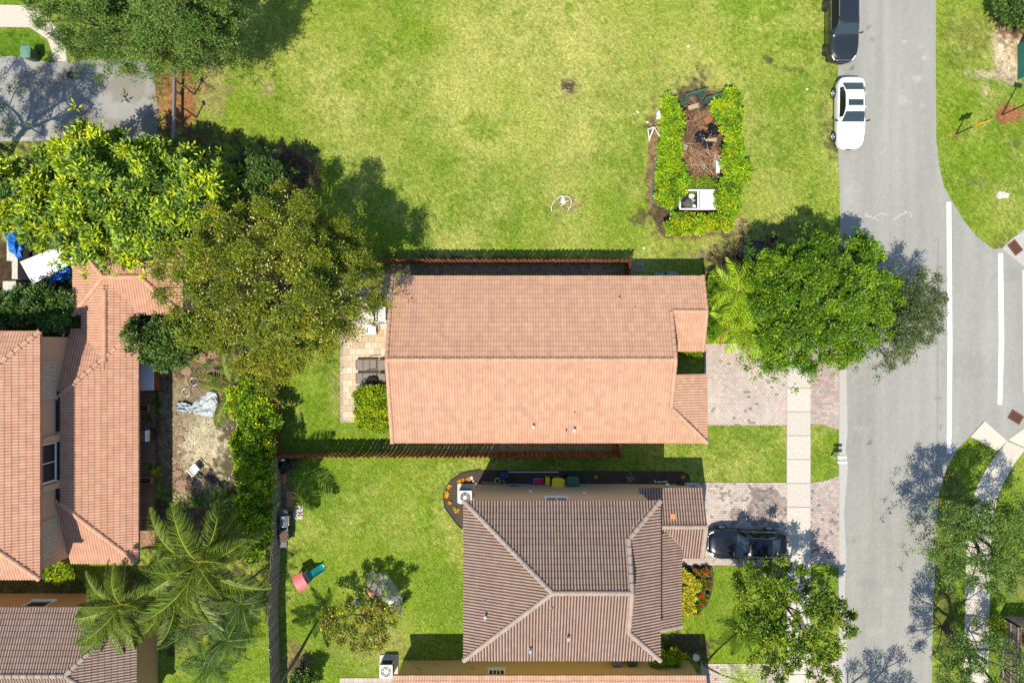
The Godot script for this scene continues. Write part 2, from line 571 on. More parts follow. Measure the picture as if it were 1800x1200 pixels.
# crown spec: poly (grid units), lo/hi heights, lobe spacing in m, lobe radius, clusters per lobe m2, colours, cluster meshes
func crown(parent: Node3D, called: String, poly_l: Array, lo: float, hi: float, gap: float, lr: Vector2, dens: float, cols: Array, mesh: ArrayMesh, m: Material, seed: int, sc := Vector2(0.8, 1.25), squash := 0.75) -> Array:
	var rg := RandomNumberGenerator.new()
	rg.seed = seed
	var poly := PackedVector2Array()
	for i in range(0, poly_l.size(), 2): poly.append(Vector2(poly_l[i], poly_l[i + 1]))
	var l := poly[0]
	var h := poly[0]
	for p in poly:
		l = l.min(p)
		h = h.max(p)
	var u := GRID * EYE / (EYE - (lo + hi) * 0.5)
	var pts := []
	var ds := []
	var dmax := 0.1
	var tries := int((h.x - l.x) * (h.y - l.y) / (u * u) / (gap * gap) * 14.0) + 40
	for t in tries:
		var p := Vector2(rg.randf_range(l.x, h.x), rg.randf_range(l.y, h.y))
		if not Geometry2D.is_point_in_polygon(p, poly): continue
		var ok := true
		for q in pts:
			if p.distance_squared_to(q) < gap * gap * u * u:
				ok = false
				break
		if not ok: continue
		var d := edge_dist(p, poly) / u
		if d < lr.x * 0.35: continue
		pts.append(p)
		ds.append(d)
		dmax = max(dmax, d)
	var xf := []
	var cl := []
	for q in cols:
		for w in [0.85, 1.0, 1.2]: cl.append(Color(q.r * w, q.g * w, q.b * w))
	var tone_of := []
	var lobes := []
	for i in pts.size():
		var e: float = clamp(ds[i] / (dmax * 0.85), 0.0, 1.0)
		var y: float = lerpf(lo, hi, sqrt(1.0 - (1.0 - e) * (1.0 - e))) + rg.randf_range(-1.5 if hi > 8.0 else -0.9, 0.5) * min(1.0, (hi - lo) * 0.4)
		var c := at(pts[i].x, pts[i].y, y)
		var r: float = min(rg.randf_range(lr.x, lr.y), ds[i] * 0.8 + lr.x * 0.45)
		c.y -= r * squash * 0.5
		lobes.append(c)
		var own := rg.randi() % cl.size()
		var n := int(dens * r * r * 6.0) + 3
		var inner := int(n * 0.45) if hi > 3.0 and dens > 12.0 else 0
		for k in inner:
			var d := Vector3(rg.randfn(), rg.randfn() * 0.4, rg.randfn()) * 0.55
			var s := rg.randf_range(sc.x, sc.y)
			xf.append(Transform3D(Basis(Vector3.UP, rg.randf() * TAU).scaled(Vector3(s, s, s)), c + d - Vector3(0, rg.randf_range(0.9, 1.5), 0)))
			tone_of.append(rg.randi() % cl.size())
		for k in n:
			var d := Vector3(rg.randfn(), rg.randfn() + 0.45, rg.randfn()).normalized()
			if d.y < -0.35: d.y = -d.y
			var p := c + d * Vector3(r, r * squash, r) * (rg.randf_range(0.6, 1.1) if rg.randf() < 0.9 else rg.randf_range(0.2, 0.8))
			if p.y < 0.1: p.y = rg.randf_range(0.08, 0.3)
			var b := Basis(Vector3(rg.randf_range(-1, 1), 0.2, rg.randf_range(-1, 1)).normalized(), rg.randf_range(0, 0.8)) * Basis(Vector3.UP, rg.randf() * TAU)
			var s := rg.randf_range(sc.x, sc.y)
			xf.append(Transform3D(b.scaled(Vector3(s, s, s)), p))
			tone_of.append(own if rg.randf() < 0.42 else rg.randi() % cl.size())
	var src := mesh.surface_get_arrays(0)
	var sv: PackedVector3Array = src[Mesh.ARRAY_VERTEX]
	var sn: PackedVector3Array = src[Mesh.ARRAY_NORMAL]
	var sk: PackedColorArray = src[Mesh.ARRAY_COLOR]
	var tinted := []
	for q in cl:
		var ca := PackedColorArray()
		for w in sk: ca.append(Color(w.r * q.r, w.g * q.g, w.b * q.b))
		tinted.append(ca)
	var V := PackedVector3Array()
	var N := PackedVector3Array()
	var C := PackedColorArray()
	for i in xf.size():
		var t: Transform3D = xf[i]
		V.append_array(t * sv)
		N.append_array(Transform3D(t.basis.orthonormalized(), Vector3.ZERO) * sn)
		C.append_array(tinted[tone_of[i]])
	var arr := []
	arr.resize(Mesh.ARRAY_MAX)
	arr[Mesh.ARRAY_VERTEX] = V
	arr[Mesh.ARRAY_NORMAL] = N
	arr[Mesh.ARRAY_COLOR] = C
	var am := ArrayMesh.new()
	am.add_surface_from_arrays(Mesh.PRIMITIVE_TRIANGLES, arr)
	part(called, am, m, parent)
	count_tris += V.size() / 3
	count_leaves += xf.size()
	return lobes

var count_leaves := 0
var count_tris := 0

func wood_frame(parent: Node3D, base: Vector3, lobes: Array, tr: float, fork: float, m: Material, seed: int, limbs := 6, twig := 0.035) -> void:
	var rg := RandomNumberGenerator.new()
	rg.seed = seed
	var c := Vector3.ZERO
	for q in lobes: c += q / lobes.size()
	var top := base.lerp(Vector3(c.x, fork, c.z), 0.35)
	top.y = fork
	var mb := MB.new()
	var mid := base.lerp(top, 0.5) + Vector3(rg.randf_range(-0.1, 0.1), 0, rg.randf_range(-0.1, 0.1))
	mb.tube([base - Vector3(0, 0.15, 0), base + Vector3(0, 0.15, 0), mid, top], [tr * 1.5, tr * 1.12, tr * 0.95, tr * 0.82], 9)
	part("trunk", mb, m, parent)
	var groups := []
	for i in limbs: groups.append([])
	var off := rg.randf() * TAU
	for q in lobes:
		var a := fposmod(atan2(q.z - top.z, q.x - top.x) + off, TAU)
		groups[int(a / TAU * limbs) % limbs].append(q)
	for g in groups:
		if g.is_empty(): continue
		var lm := MB.new()
		var gc := Vector3.ZERO
		for q in g: gc += q / g.size()
		var k := top.lerp(gc, 0.62)
		k.y = lerpf(top.y, gc.y, 0.55) - 0.2
		var kk := top.lerp(k, 0.5) + Vector3(rg.randf_range(-0.25, 0.25), 0.25, rg.randf_range(-0.25, 0.25))
		lm.tube([top - Vector3(0, 0.1, 0), kk, k], [tr * 0.6, tr * 0.45, tr * 0.3], 7)
		for q in g:
			var w := k.lerp(q, 0.5) + Vector3(rg.randf_range(-0.2, 0.2), rg.randf_range(-0.1, 0.2), rg.randf_range(-0.2, 0.2))
			lm.tube([k, w, q], [tr * 0.22, max(twig, tr * 0.13), twig * 0.6], 5, false)
			for t in 3:
				lm.tube([q.lerp(w, 0.3), q + Vector3(rg.randf_range(-0.6, 0.6), rg.randf_range(0.0, 0.45), rg.randf_range(-0.6, 0.6))], [twig * 0.5, 0.006], 4, false)
		part("limb", lm, m, parent)

func tree(called: String, label: String, base: Vector3, poly: Array, lo: float, hi: float, gap: float, lr: Vector2, dens: float, cols: Array, mesh: ArrayMesh, leafm: Material, tr: float, fork: float, seed: int, cat := "tree", sc := Vector2(0.8, 1.25)) -> Node3D:
	var t := thing(called, label, cat)
	var lobes := crown(t, "crown", poly, lo, hi, gap, lr, dens, cols, mesh, leafm, seed, sc)
	if lobes.size() > 0: wood_frame(t, base, lobes, tr, fork, M.bark, seed + 5)
	return t

func shrub(called: String, label: String, poly: Array, lo: float, hi: float, gap: float, lr: Vector2, dens: float, cols: Array, mesh: ArrayMesh, leafm: Material, seed: int, cat := "shrub", sc := Vector2(0.8, 1.25), group := "") -> Node3D:
	var t := thing(called, label, cat)
	if group != "": t.set_meta("group", group)
	var lobes := crown(t, "foliage", poly, lo, hi, gap, lr, dens, cols, mesh, leafm, seed, sc)
	var mb := MB.new()
	for q in lobes:
		var g := Vector3(q.x, 0.0, q.z)
		mb.tube([g + Vector3(0.06, -0.02, 0.04), g.lerp(q, 0.5) + Vector3(0.05, 0, -0.04), q], [0.022, 0.018, 0.008], 5, false)
	if lobes.size() > 0: part("stems", mb, M.bark, t)
	return t

# one pinnate palm leaf lying along +z, arching
func frond_mesh(seed: int, L: float, wid: float, rise: float, droop: float, n: int, lw: float, green: Color, rib: Color, hang := 0.35) -> ArrayMesh:
	var rg := RandomNumberGenerator.new()
	rg.seed = seed
	var mb := MB.new()
	var path := []
	var rad := []
	var twist := rg.randf_range(-0.25, 0.25)
	for i in 11:
		var t := i / 10.0
		path.append(Vector3(twist * t * t * L * 0.5, rise * t * L - droop * t * t * L, L * (t - 0.12 * t * t * t)))
		rad.append(lerpf(0.03, 0.005, t) * (L / 3.0 + 0.2))
	mb.col = rib
	mb.tube(path, rad, 5, false)
	for i in n:
		var t := 0.12 + 0.88 * (i + rg.randf() * 0.4) / n
		var f := t * 10.0
		var k: int = min(9, int(f))
		var o: Vector3 = path[k].lerp(path[k + 1], f - k)
		var fw: Vector3 = (path[k + 1] - path[k]).normalized()
		for s in [-1.0, 1.0]:
			if rg.randf() < 0.04: continue
			var ll := wid * sin(PI * clamp(0.12 + 0.86 * t, 0.0, 1.0)) * rg.randf_range(0.8, 1.1) + 0.08
			var side = fw.cross(Vector3.UP).normalized() * s
			var sway := Vector3(rg.randf_range(-0.16, 0.16), rg.randf_range(-0.25, 0.2), rg.randf_range(-0.16, 0.16))
			var d1 = (side + fw * (0.35 + 0.5 * t) + Vector3(0, 0.1, 0) + sway).normalized()
			var d2 = (side * 0.8 + fw * (0.5 + 0.6 * t) + Vector3(0, -hang * 1.6, 0)).normalized()
			var w := lw * rg.randf_range(0.8, 1.2)
			var up := Vector3.UP
			var cr = d1.cross(up).normalized() * w * 0.5
			var m = o + d1 * ll * 0.55
			var e = m + d2 * ll * 0.45
			var q := rg.randf_range(0.55, 1.5)
			mb.col = Color(green.r * q, green.g * q, green.b * q)
			var n1 = d1.cross(cr).normalized()
			if n1.y < 0.0: n1 = -n1
			var n2 = d2.cross(cr).normalized()
			if n2.y < 0.0: n2 = -n2
			mb.trin(o - cr * 0.6, o + cr * 0.6, m + cr, n1, n1, n2)
			mb.trin(o - cr * 0.6, m + cr, m - cr, n1, n2, n2)
			mb.trin(m - cr, m + cr, e, n2, n2, n2)
	return mb.mesh()

# fronds: list of [turn degrees (0 = south / +z), pitch degrees, scale]
func palm(called: String, label: String, base: Vector3, top: Vector3, meshes: Array, count: int, leafm: Material, tr: float, seed: int, pitch := Vector2(-25, 55), sc := Vector2(0.85, 1.1), group := "") -> Node3D:
	var rg := RandomNumberGenerator.new()
	rg.seed = seed
	var t := thing(called, label, "palm tree", base, 0.0, group)
	var tp := top - base
	var mb := MB.new()
	var pts := []
	var rad := []
	for i in 15:
		var f := i / 14.0
		pts.append(Vector3(tp.x * f * f * 0.6 + tp.x * f * 0.4, tp.y * f - 0.05, tp.z * f * f * 0.6 + tp.z * f * 0.4))
		rad.append((tr * lerpf(1.25, 0.8, f) + (tr * 0.5 if i == 0 else 0.0)) * (1.0 if i % 2 == 0 else 0.94))
	mb.tube(pts, rad, 9)
	part("trunk", mb, M.palm_bark, t)
	for i in count:
		var a := TAU * i * 0.382 + rg.randf_range(-0.25, 0.25)
		var p := lerpf(pitch.y, pitch.x, float(i) / max(1, count - 1)) + rg.randf_range(-8, 8)
		var s := rg.randf_range(sc.x, sc.y) * (0.75 if p > 48 else 1.0)
		var b := Basis(Vector3.UP, a) * Basis(Vector3.RIGHT, -deg_to_rad(p)) * Basis(Vector3.BACK, rg.randf_range(-0.95, 0.95))
		part("frond", meshes[rg.randi() % meshes.size()], leafm, t, Transform3D(b.scaled(Vector3(s, s, s)), tp))
	return t

# rosette plant of strap leaves (agave, bromeliad, croton)
func rosette(called: String, label: String, pos: Vector3, n: int, L: float, w: float, cols: Array, m: Material, seed: int, cat := "plant", group := "", steep := Vector2(0.15, 1.1)) -> void:
	var rg := RandomNumberGenerator.new()
	rg.seed = seed
	var t := thing(called, label, cat, pos, 0.0, group)
	for i in n:
		var mb := MB.new()
		mb.col = cols[rg.randi() % cols.size()] * rg.randf_range(0.85, 1.15)
		var a := TAU * i * 0.382
		var p := rg.randf_range(steep.x, steep.y)
		var d := Vector3(cos(a) * cos(p), sin(p), sin(a) * cos(p))
		var l := L * rg.randf_range(0.75, 1.1)
		var s := Vector3(-sin(a), 0, cos(a)) * w * 0.5
		var k := Vector3(0, w * 0.25, 0)
		var m1 := d * l * 0.5
		var e := d * l - Vector3(0, l * 0.22, 0)
		for q in [-1.0, 1.0]:
			mb.fq(Vector3(0, 0.02, 0), m1 - k * 0.6, m1 + s * q + k, s * q * 0.5 + Vector3(0, 0.02, 0), Vector3(0, -9, 0))
			mb.ft(m1 - k * 0.6, e, m1 + s * q + k, Vector3(0, -9, 0))
		part("leaf", mb, m, t)
	var sm := MB.new()
	sm.tube([Vector3(0, -0.03, 0), Vector3(0, 0.06, 0)], [w * 0.5, w * 0.3], 6)
	part("stem", sm, M.bark, t)

# ------------------------------------------------------------------ cars
# stations: [z, half width, sill y, belt y, top y, top half width]; nose towards -z
func car(called: String, label: String, st: Array, paint: Material, glass: Dictionary, wheels: Array, wr: float, pos: Vector3, turn: float, extra: Dictionary) -> void:
	var t := thing(called, label, "car", pos, turn)
	var g := []
	for s in st:
		var W: float = s[1]; var y0: float = s[2]; var B: float = s[3]; var R: float = s[4]; var Q: float = s[5]
		var half := [Vector2(W * 0.86, y0), Vector2(W * 0.965, y0 + 0.06), Vector2(W * 0.995, lerpf(y0, B, 0.45)), Vector2(W, lerpf(y0, B, 0.72)), Vector2(W * 0.985, B - 0.05), Vector2(W * 0.955, B),
			Vector2(lerpf(W * 0.93, Q, 0.5) + 0.012, lerpf(B + 0.005, R - 0.05, 0.5)), Vector2(Q, R - 0.05), Vector2(Q * 0.9, R - 0.016), Vector2(Q * 0.55, R - 0.003), Vector2(0, R)]
		var row := []
		for i in half.size(): row.append(Vector3(-half[i].x, half[i].y, s[0]))
		for i in range(half.size() - 2, -1, -1): row.append(Vector3(half[i].x, half[i].y, s[0]))
		g.append(row)
	var ev := func(r: float, c: float, off: float) -> Vector3:
		var i := int(clamp(floor(r), 0, g.size() - 2))
		var j := int(clamp(floor(c), 0, g[0].size() - 2))
		var fr := r - i
		var fc := c - j
		var p: Vector3 = g[i][j].lerp(g[i][j + 1], fc).lerp(g[i + 1][j].lerp(g[i + 1][j + 1], fc), fr)
		var n: Vector3 = (g[i][j + 1] - g[i][j] + g[i + 1][j + 1] - g[i + 1][j]).cross(g[i + 1][j] - g[i][j] + g[i + 1][j + 1] - g[i][j + 1]).normalized()
		if n.dot(p - Vector3(0, 0.5, p.z * 0.7)) < 0.0: n = -n
		return p + n * off
	var mb := MB.new()
	mb.surf(g)
	for e in [0, g.size() - 1]:
		var cc := Vector3(0, 0.5, g[e][0].z)
		for j in g[0].size() - 1: mb.ft(g[e][j], g[e][j + 1], cc, Vector3(0, 0.5, 0))
		mb.ft(g[e][g[0].size() - 1], g[e][0], cc, Vector3(0, 0.5, 0))
	var body := part("body", mb, paint, t)
	for k in glass:
		var q: Array = glass[k]   # [r0, r1, c0, c1, inset at r0 end, inset at r1 end, material]
		var rows := []
		for i in 9:
			var row := []
			var f := i / 8.0
			var ins: float = lerpf(q[4], q[5], f)
			for j in 13:
				row.append(ev.call(lerpf(q[0], q[1], f), lerpf(q[2] + ins, q[3] - ins, j / 12.0), 0.007))
			rows.append(row)
		var gm := MB.new()
		gm.surf(rows)
		part(k.rstrip("0123456789"), gm, q[6], t)
	for w in wheels:
		for s in [-1.0, 1.0]:
			var wt := Node3D.new()
			wt.name = "wheel"
			t.add_child(wt, true)
			wt.position = Vector3(s * w[1], wr, w[0])
			var tm := MB.new()
			tm.lathe(Vector3.ZERO, [Vector2(wr * 0.66, -0.1), Vector2(wr * 0.96, -0.1), Vector2(wr, -0.07), Vector2(wr, 0.08), Vector2(wr * 0.95, 0.11), Vector2(wr * 0.66, 0.1)], 24, Vector3(s, 0, 0))
			part("tyre", tm, M.rubber, wt)
			var rm := MB.new()
			rm.lathe(Vector3.ZERO, [Vector2(wr * 0.68, 0.07), Vector2(wr * 0.64, 0.105), Vector2(wr * 0.58, 0.06), Vector2(0.0, 0.055)], 24, Vector3(s, 0, 0))
			for k in 5:
				var a := TAU * k / 5.0
				rm.box(Vector3(s * 0.085, cos(a) * wr * 0.34, sin(a) * wr * 0.34), Vector3(0.035, wr * 0.6, wr * 0.17), Basis(Vector3.RIGHT, a), 0.008)
			rm.lathe(Vector3.ZERO, [Vector2(0.06, 0.06), Vector2(0.055, 0.11), Vector2(0.0, 0.115)], 12, Vector3(s, 0, 0))
			part("rim", rm, extra.rim, wt)
			var am := MB.new()
			am.lathe(Vector3(-s * 0.02, 0.03, 0), [Vector2(0.0, 0.03), Vector2(wr * 1.12, 0.03), Vector2(wr * 1.14, 0.0)], 24, Vector3(s, 0, 0))
			part("wheel_arch", am, M.black_plastic, wt)
	for s in [-1.0, 1.0]:
		var mm := MB.new()
		var mp: Vector3 = extra.mirror
		mm.box(Vector3(s * (mp.x + 0.1), mp.y, mp.z), Vector3(0.2, 0.13, 0.09), Basis(Vector3.UP, -s * 0.25), 0.03)
		mm.rod(Vector3(s * (mp.x - 0.08), mp.y - 0.06, mp.z), Vector3(s * (mp.x + 0.04), mp.y - 0.02, mp.z), 0.025)
		part("mirror", mm, extra.get("mirror_mat", paint), t)
		var dm := MB.new()
		for dz in extra.handles: dm.box(ev.call(dz, 10.0 + s * 5.9, 0.012), Vector3(0.03, 0.025, 0.17), Basis.IDENTITY, 0.008)
		part("door_handle", dm, extra.get("trim", paint), t)
	var ln := MB.new()
	for q in extra.seams:
		var pts := []
		var rr := []
		for i in 13:
			pts.append(ev.call(lerpf(q[0], q[2], i / 12.0), lerpf(q[1], q[3], i / 12.0), -0.002))
			rr.append(0.006)
		ln.tube(pts, rr, 4, false)
	part("panel_gaps", ln, M.black_plastic, t)
	if extra.has("strips"):
		for q in extra.strips:
			var pts := []
			var rr := []
			for i in 13:
				pts.append(ev.call(lerpf(q[0], q[2], i / 12.0), lerpf(q[1], q[3], i / 12.0), 0.012))
				rr.append(q[4])
			var sm := MB.new()
			sm.tube(pts, rr, 5)
			part("trim_strip", sm, extra.trim, t)
	var pl := MB.new()
	pl.box(Vector3(0, 0.48, st[0][0] - 0.01), Vector3(0.34, 0.16, 0.02))
	part("number_plate", pl, M.black_plastic, t)
	var un := MB.new()
	un.box(Vector3(0, 0.24, (st[0][0] + st[-1][0]) * 0.5), Vector3(st[4][1] * 1.7, 0.12, (st[-1][0] - st[0][0]) * 0.9))
	part("underbody", un, M.black_plastic, t)

# ------------------------------------------------------------------ ground
var blobs := []
var grain := RandomNumberGenerator.new()
func blob_add(px: float, py: float, rx: float, ry: float, c: Color, s := 1.0, ragged := 0.5) -> void:
	blobs.append([px, py, rx, ry, c, s, ragged])

func lawn_colour(x: float, z: float) -> Color:
	var px := 900.0 + x * GRID
	var py := 600.0 + z * GRID
	var n1 := noise_a.get_noise_2d(x, z)
	var n2 := noise_b.get_noise_2d(x, z)
	var n3 := noise_c.get_noise_2d(x, z)
	var straw := 0.36 + 0.6 * n1 + 0.36 * n2 + 0.34 * n3
	straw += 0.55 * exp(-(pow((px - 1010.0) / 300.0, 2) + pow((py - 120.0) / 170.0, 2)))
	if py > 620.0: straw -= 0.22
	if px > 1640.0: straw -= 0.2
	if px < 760.0 and py < 440.0: straw -= 0.12
	straw += grain.randf_range(-0.2, 0.2)
	var c := Color(0.20, 0.295, 0.043).lerp(Color(0.56, 0.52, 0.205), clamp(straw, 0.0, 1.0))
	var lush: float = clamp(0.25 + noise_a.get_noise_2d(x + 91.0, z - 37.0) * 1.4 + 0.5 * n2, 0.0, 1.0)
	c = c.lerp(Color(0.245, 0.345, 0.024), lush * 0.5)
	var gk := grain.randf_range(0.89, 1.11)
	c = Color(c.r * gk, c.g * gk, c.b * gk)
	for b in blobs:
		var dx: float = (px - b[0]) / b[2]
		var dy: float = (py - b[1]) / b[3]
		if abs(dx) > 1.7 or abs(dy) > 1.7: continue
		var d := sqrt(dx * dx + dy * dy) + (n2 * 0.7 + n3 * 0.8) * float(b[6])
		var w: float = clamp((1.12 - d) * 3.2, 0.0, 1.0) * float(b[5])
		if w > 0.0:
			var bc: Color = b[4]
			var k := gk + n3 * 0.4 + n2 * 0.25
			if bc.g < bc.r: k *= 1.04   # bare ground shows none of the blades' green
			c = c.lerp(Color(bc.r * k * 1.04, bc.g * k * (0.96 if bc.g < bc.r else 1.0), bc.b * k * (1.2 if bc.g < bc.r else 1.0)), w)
	return c

func build_ground() -> void:
	grain.seed = 5
	noise_a.seed = 11; noise_a.frequency = 0.11; noise_a.fractal_octaves = 3
	noise_b.seed = 23; noise_b.frequency = 0.55; noise_b.fractal_octaves = 3
	noise_c.seed = 37; noise_c.frequency = 2.2; noise_c.fractal_octaves = 2
	var dirt := Color(0.27, 0.205, 0.14)
	var soil := Color(0.13, 0.10, 0.07)
	var straw := Color(0.46, 0.37, 0.20)
	var litter := Color(0.36, 0.18, 0.09)
	var sand := Color(0.60, 0.53, 0.41)
	var white := Color(0.68, 0.56, 0.44)
	var lush := Color(0.20, 0.33, 0.028)
	var gravel := Color(0.42, 0.38, 0.33)
	for b in [[310, 170, 42, 85, litter, 1.0, 0.7], [372, 150, 30, 60, straw, 0.6, 0.9], [345, 250, 60, 30, soil, 0.7, 0.9], [300, 30, 80, 90, litter, 0.8, 0.8],
		[470, 155, 10, 14, straw, 0.6, 0.9], [490, 130, 7, 45, lush, 0.5, 0.9], [850, 225, 40, 26, lush, 0.6, 0.7], [650, 130, 50, 40, lush, 0.4, 0.8], [742, 62, 45, 30, lush, 0.3, 0.9],
		[1000, 14, 9, 9, lush, 0.6, 0.3], [1320, 10, 60, 24, lush, 0.7, 0.6], [1330, 70, 60, 40, lush, 0.45, 0.8], [1400, 40, 60, 60, lush, 0.4, 0.8], [1090, 250, 50, 50, lush, 0.3, 0.8],
		[998, 151, 13, 9, soil, 0.95, 1.2], [1000, 152, 24, 18, dirt, 0.35, 1.0], [1153, 112, 9, 6, Color(0.36, 0.2, 0.12), 0.6, 0.8], [1385, 120, 26, 5, soil, 0.55, 1.4], [1352, 105, 7, 7, soil, 0.8, 1.0],
		[995, 360, 26, 16, dirt, 0.35, 1.2], [1012, 356, 8, 14, straw, 0.6, 0.9],
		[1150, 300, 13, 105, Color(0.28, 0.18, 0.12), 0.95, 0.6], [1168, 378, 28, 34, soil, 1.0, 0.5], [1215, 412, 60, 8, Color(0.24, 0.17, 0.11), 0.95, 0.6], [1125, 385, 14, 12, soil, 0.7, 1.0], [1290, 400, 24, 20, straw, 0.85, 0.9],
		[1225, 260, 55, 130, soil, 1.0, 0.25], [1225, 355, 50, 28, soil, 1.0, 0.25], [1280, 440, 60, 14, straw, 0.7, 1.0], [1230, 450, 30, 8, dirt, 0.6, 1.0],
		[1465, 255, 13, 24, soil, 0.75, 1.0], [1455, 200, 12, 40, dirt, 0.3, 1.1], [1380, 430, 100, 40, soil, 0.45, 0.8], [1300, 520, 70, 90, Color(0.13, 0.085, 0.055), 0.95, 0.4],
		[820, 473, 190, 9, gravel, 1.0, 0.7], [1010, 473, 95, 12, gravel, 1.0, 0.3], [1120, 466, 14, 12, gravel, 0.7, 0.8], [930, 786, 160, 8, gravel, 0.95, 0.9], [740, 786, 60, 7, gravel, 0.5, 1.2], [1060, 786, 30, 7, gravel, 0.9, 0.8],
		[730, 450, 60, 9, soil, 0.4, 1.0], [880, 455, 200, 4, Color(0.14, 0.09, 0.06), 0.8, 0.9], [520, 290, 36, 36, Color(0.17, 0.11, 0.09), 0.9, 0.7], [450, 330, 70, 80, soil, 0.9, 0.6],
		[330, 720, 105, 140, Color(0.33, 0.265, 0.19), 1.0, 0.25], [300, 600, 120, 70, Color(0.2, 0.145, 0.1), 1.0, 0.4], [373, 790, 60, 66, sand, 1.0, 0.3], [345, 850, 40, 40, Color(0.24, 0.18, 0.12), 0.9, 0.8], [300, 830, 26, 40, Color(0.30, 0.20, 0.14), 0.8, 0.9],
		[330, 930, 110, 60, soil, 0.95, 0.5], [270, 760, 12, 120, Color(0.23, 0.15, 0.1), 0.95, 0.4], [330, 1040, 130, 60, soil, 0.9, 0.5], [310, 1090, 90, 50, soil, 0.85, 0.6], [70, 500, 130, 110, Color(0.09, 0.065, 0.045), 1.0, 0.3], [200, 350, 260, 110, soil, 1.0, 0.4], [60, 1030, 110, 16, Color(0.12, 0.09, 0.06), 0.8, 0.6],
		[25, 75, 60, 24, Color(0.12, 0.23, 0.025), 0.9, 0.3], [400, 470, 120, 120, soil, 0.9, 0.7], [430, 780, 46, 160, soil, 0.9, 0.5],
		[520, 1165, 24, 32, Color(0.30, 0.2, 0.13), 0.8, 1.0], [655, 1130, 60, 40, straw, 0.35, 1.1], [518, 1180, 14, 20, soil, 0.8, 1.0], [660, 1040, 16, 10, Color(0.2, 0.12, 0.08), 0.7, 0.9], [505, 870, 12, 70, dirt, 0.7, 0.9], [508, 815, 20, 14, soil, 0.9, 0.7],
		[745, 905, 18, 30, lush, 0.7, 0.9], [770, 980, 30, 18, lush, 0.6, 0.8], [560, 700, 30, 50, lush, 0.5, 0.9], [590, 690, 12, 40, straw, 0.3, 1.1],
		[1775, 85, 32, 60, white, 1.0, 0.35], [1768, 62, 16, 26, Color(0.30, 0.19, 0.12), 0.6, 1.2], [1786, 90, 12, 30, Color(0.36, 0.24, 0.16), 0.5, 1.3], [1790, 20, 30, 36, Color(0.14, 0.09, 0.06), 1.0, 0.5], [1765, 45, 14, 20, Color(0.22, 0.13, 0.08), 0.8, 0.8], [1745, 130, 34, 6, white, 0.7, 1.3], [1732, 158, 6, 14, white, 0.6, 1.2],
		[1776, 200, 24, 17, Color(0.42, 0.17, 0.10), 0.95, 0.5], [1682, 238, 11, 9, Color(0.42, 0.17, 0.10), 0.8, 0.9], [1782, 252, 18, 6, soil, 0.6, 1.3], [1700, 60, 36, 40, Color(0.19, 0.17, 0.06), 0.4, 1.0], [1720, 320, 14, 10, dirt, 0.35, 1.0],
		[1720, 270, 60, 40, lush, 0.6, 0.8], [1690, 190, 30, 40, lush, 0.45, 0.9], [1772, 434, 22, 14, dirt, 0.5, 0.9], [1672, 880, 26, 50, Color(0.16, 0.1, 0.06), 0.5, 0.9], [1660, 1060, 22, 120, Color(0.15, 0.1, 0.06), 0.55, 0.9], [1785, 1020, 30, 30, dirt, 0.4, 1.0],
		[1440, 700, 9, 60, lush, 0.4, 0.9], [1455, 775, 14, 14, lush, 0.7, 0.8], [1300, 1150, 60, 30, lush, 0.3, 0.9], [1200, 1130, 40, 20, soil, 0.85, 0.6], [1215, 1140, 40, 30, soil, 0.8, 0.6]]:
		blob_add(b[0], b[1], b[2], b[3], b[4], b[5], b[6])
	var X0 := -34.0; var Z0 := -23.1; var cell := 0.15
	var nx := 454; var nz := 308
	var vs := PackedVector3Array(); var ns := PackedVector3Array(); var cs := PackedColorArray(); var ix := PackedInt32Array()
	for j in nz + 1:
		for i in nx + 1:
			var x := X0 + i * cell
			var z := Z0 + j * cell
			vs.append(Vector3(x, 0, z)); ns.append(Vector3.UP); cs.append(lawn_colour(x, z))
	for j in nz:
		for i in nx:
			var a := j * (nx + 1) + i
			ix.append_array([a, a + 1, a + nx + 2, a, a + nx + 2, a + nx + 1])
	var X1 := X0 + nx * cell; var Z1 := Z0 + nz * cell; var F := 400.0
	for q in [[-F, -F, F, Z0], [-F, Z1, F, F], [-F, Z0, X0, Z1], [X1, Z0, F, Z1]]:
		var a := vs.size()
		for w in [[q[0], q[1]], [q[2], q[1]], [q[2], q[3]], [q[0], q[3]]]:
			vs.append(Vector3(w[0], 0, w[1])); ns.append(Vector3.UP); cs.append(Color(0.26, 0.32, 0.07))
		ix.append_array([a, a + 1, a + 2, a, a + 2, a + 3])
	var arr := []
	arr.resize(Mesh.ARRAY_MAX)
	arr[Mesh.ARRAY_VERTEX] = vs; arr[Mesh.ARRAY_NORMAL] = ns; arr[Mesh.ARRAY_COLOR] = cs; arr[Mesh.ARRAY_INDEX] = ix
	var m := ArrayMesh.new()
	m.add_surface_from_arrays(Mesh.PRIMITIVE_TRIANGLES, arr)
	struct("ground", m, M.grass)

var road_spots := [[1612, 137, 11, 6, 1.22], [1587, 175, 8, 6, 1.18], [1623, 186, 5, 4, 1.2], [1626, 102, 5, 5, 1.2], [1617, 80, 6, 6, 1.14], [1591, 74, 4, 3, 1.35], [1527, 47, 4, 5, 0.72], [1535, 69, 4, 4, 0.74], [1498, 120, 5, 5, 0.6], [1490, 131, 5, 4, 0.8], [1507, 753, 6, 6, 1.16], [1529, 778, 4, 4, 0.6], [1564, 1040, 9, 7, 1.12], [1540, 1110, 14, 9, 1.1], [1530, 1025, 22, 9, 0.92], [1495, 330, 16, 14, 1.06], [1520, 700, 12, 60, 0.95], [1650, 700, 5, 3, 0.7], [1653, 750, 4, 5, 0.68], [1499, 947, 8, 7, 0.88], [1770, 700, 26, 18, 1.06], [1780, 480, 30, 14, 0.93], [1700, 640, 40, 24, 0.94], [1740, 600, 20, 40, 1.05]]
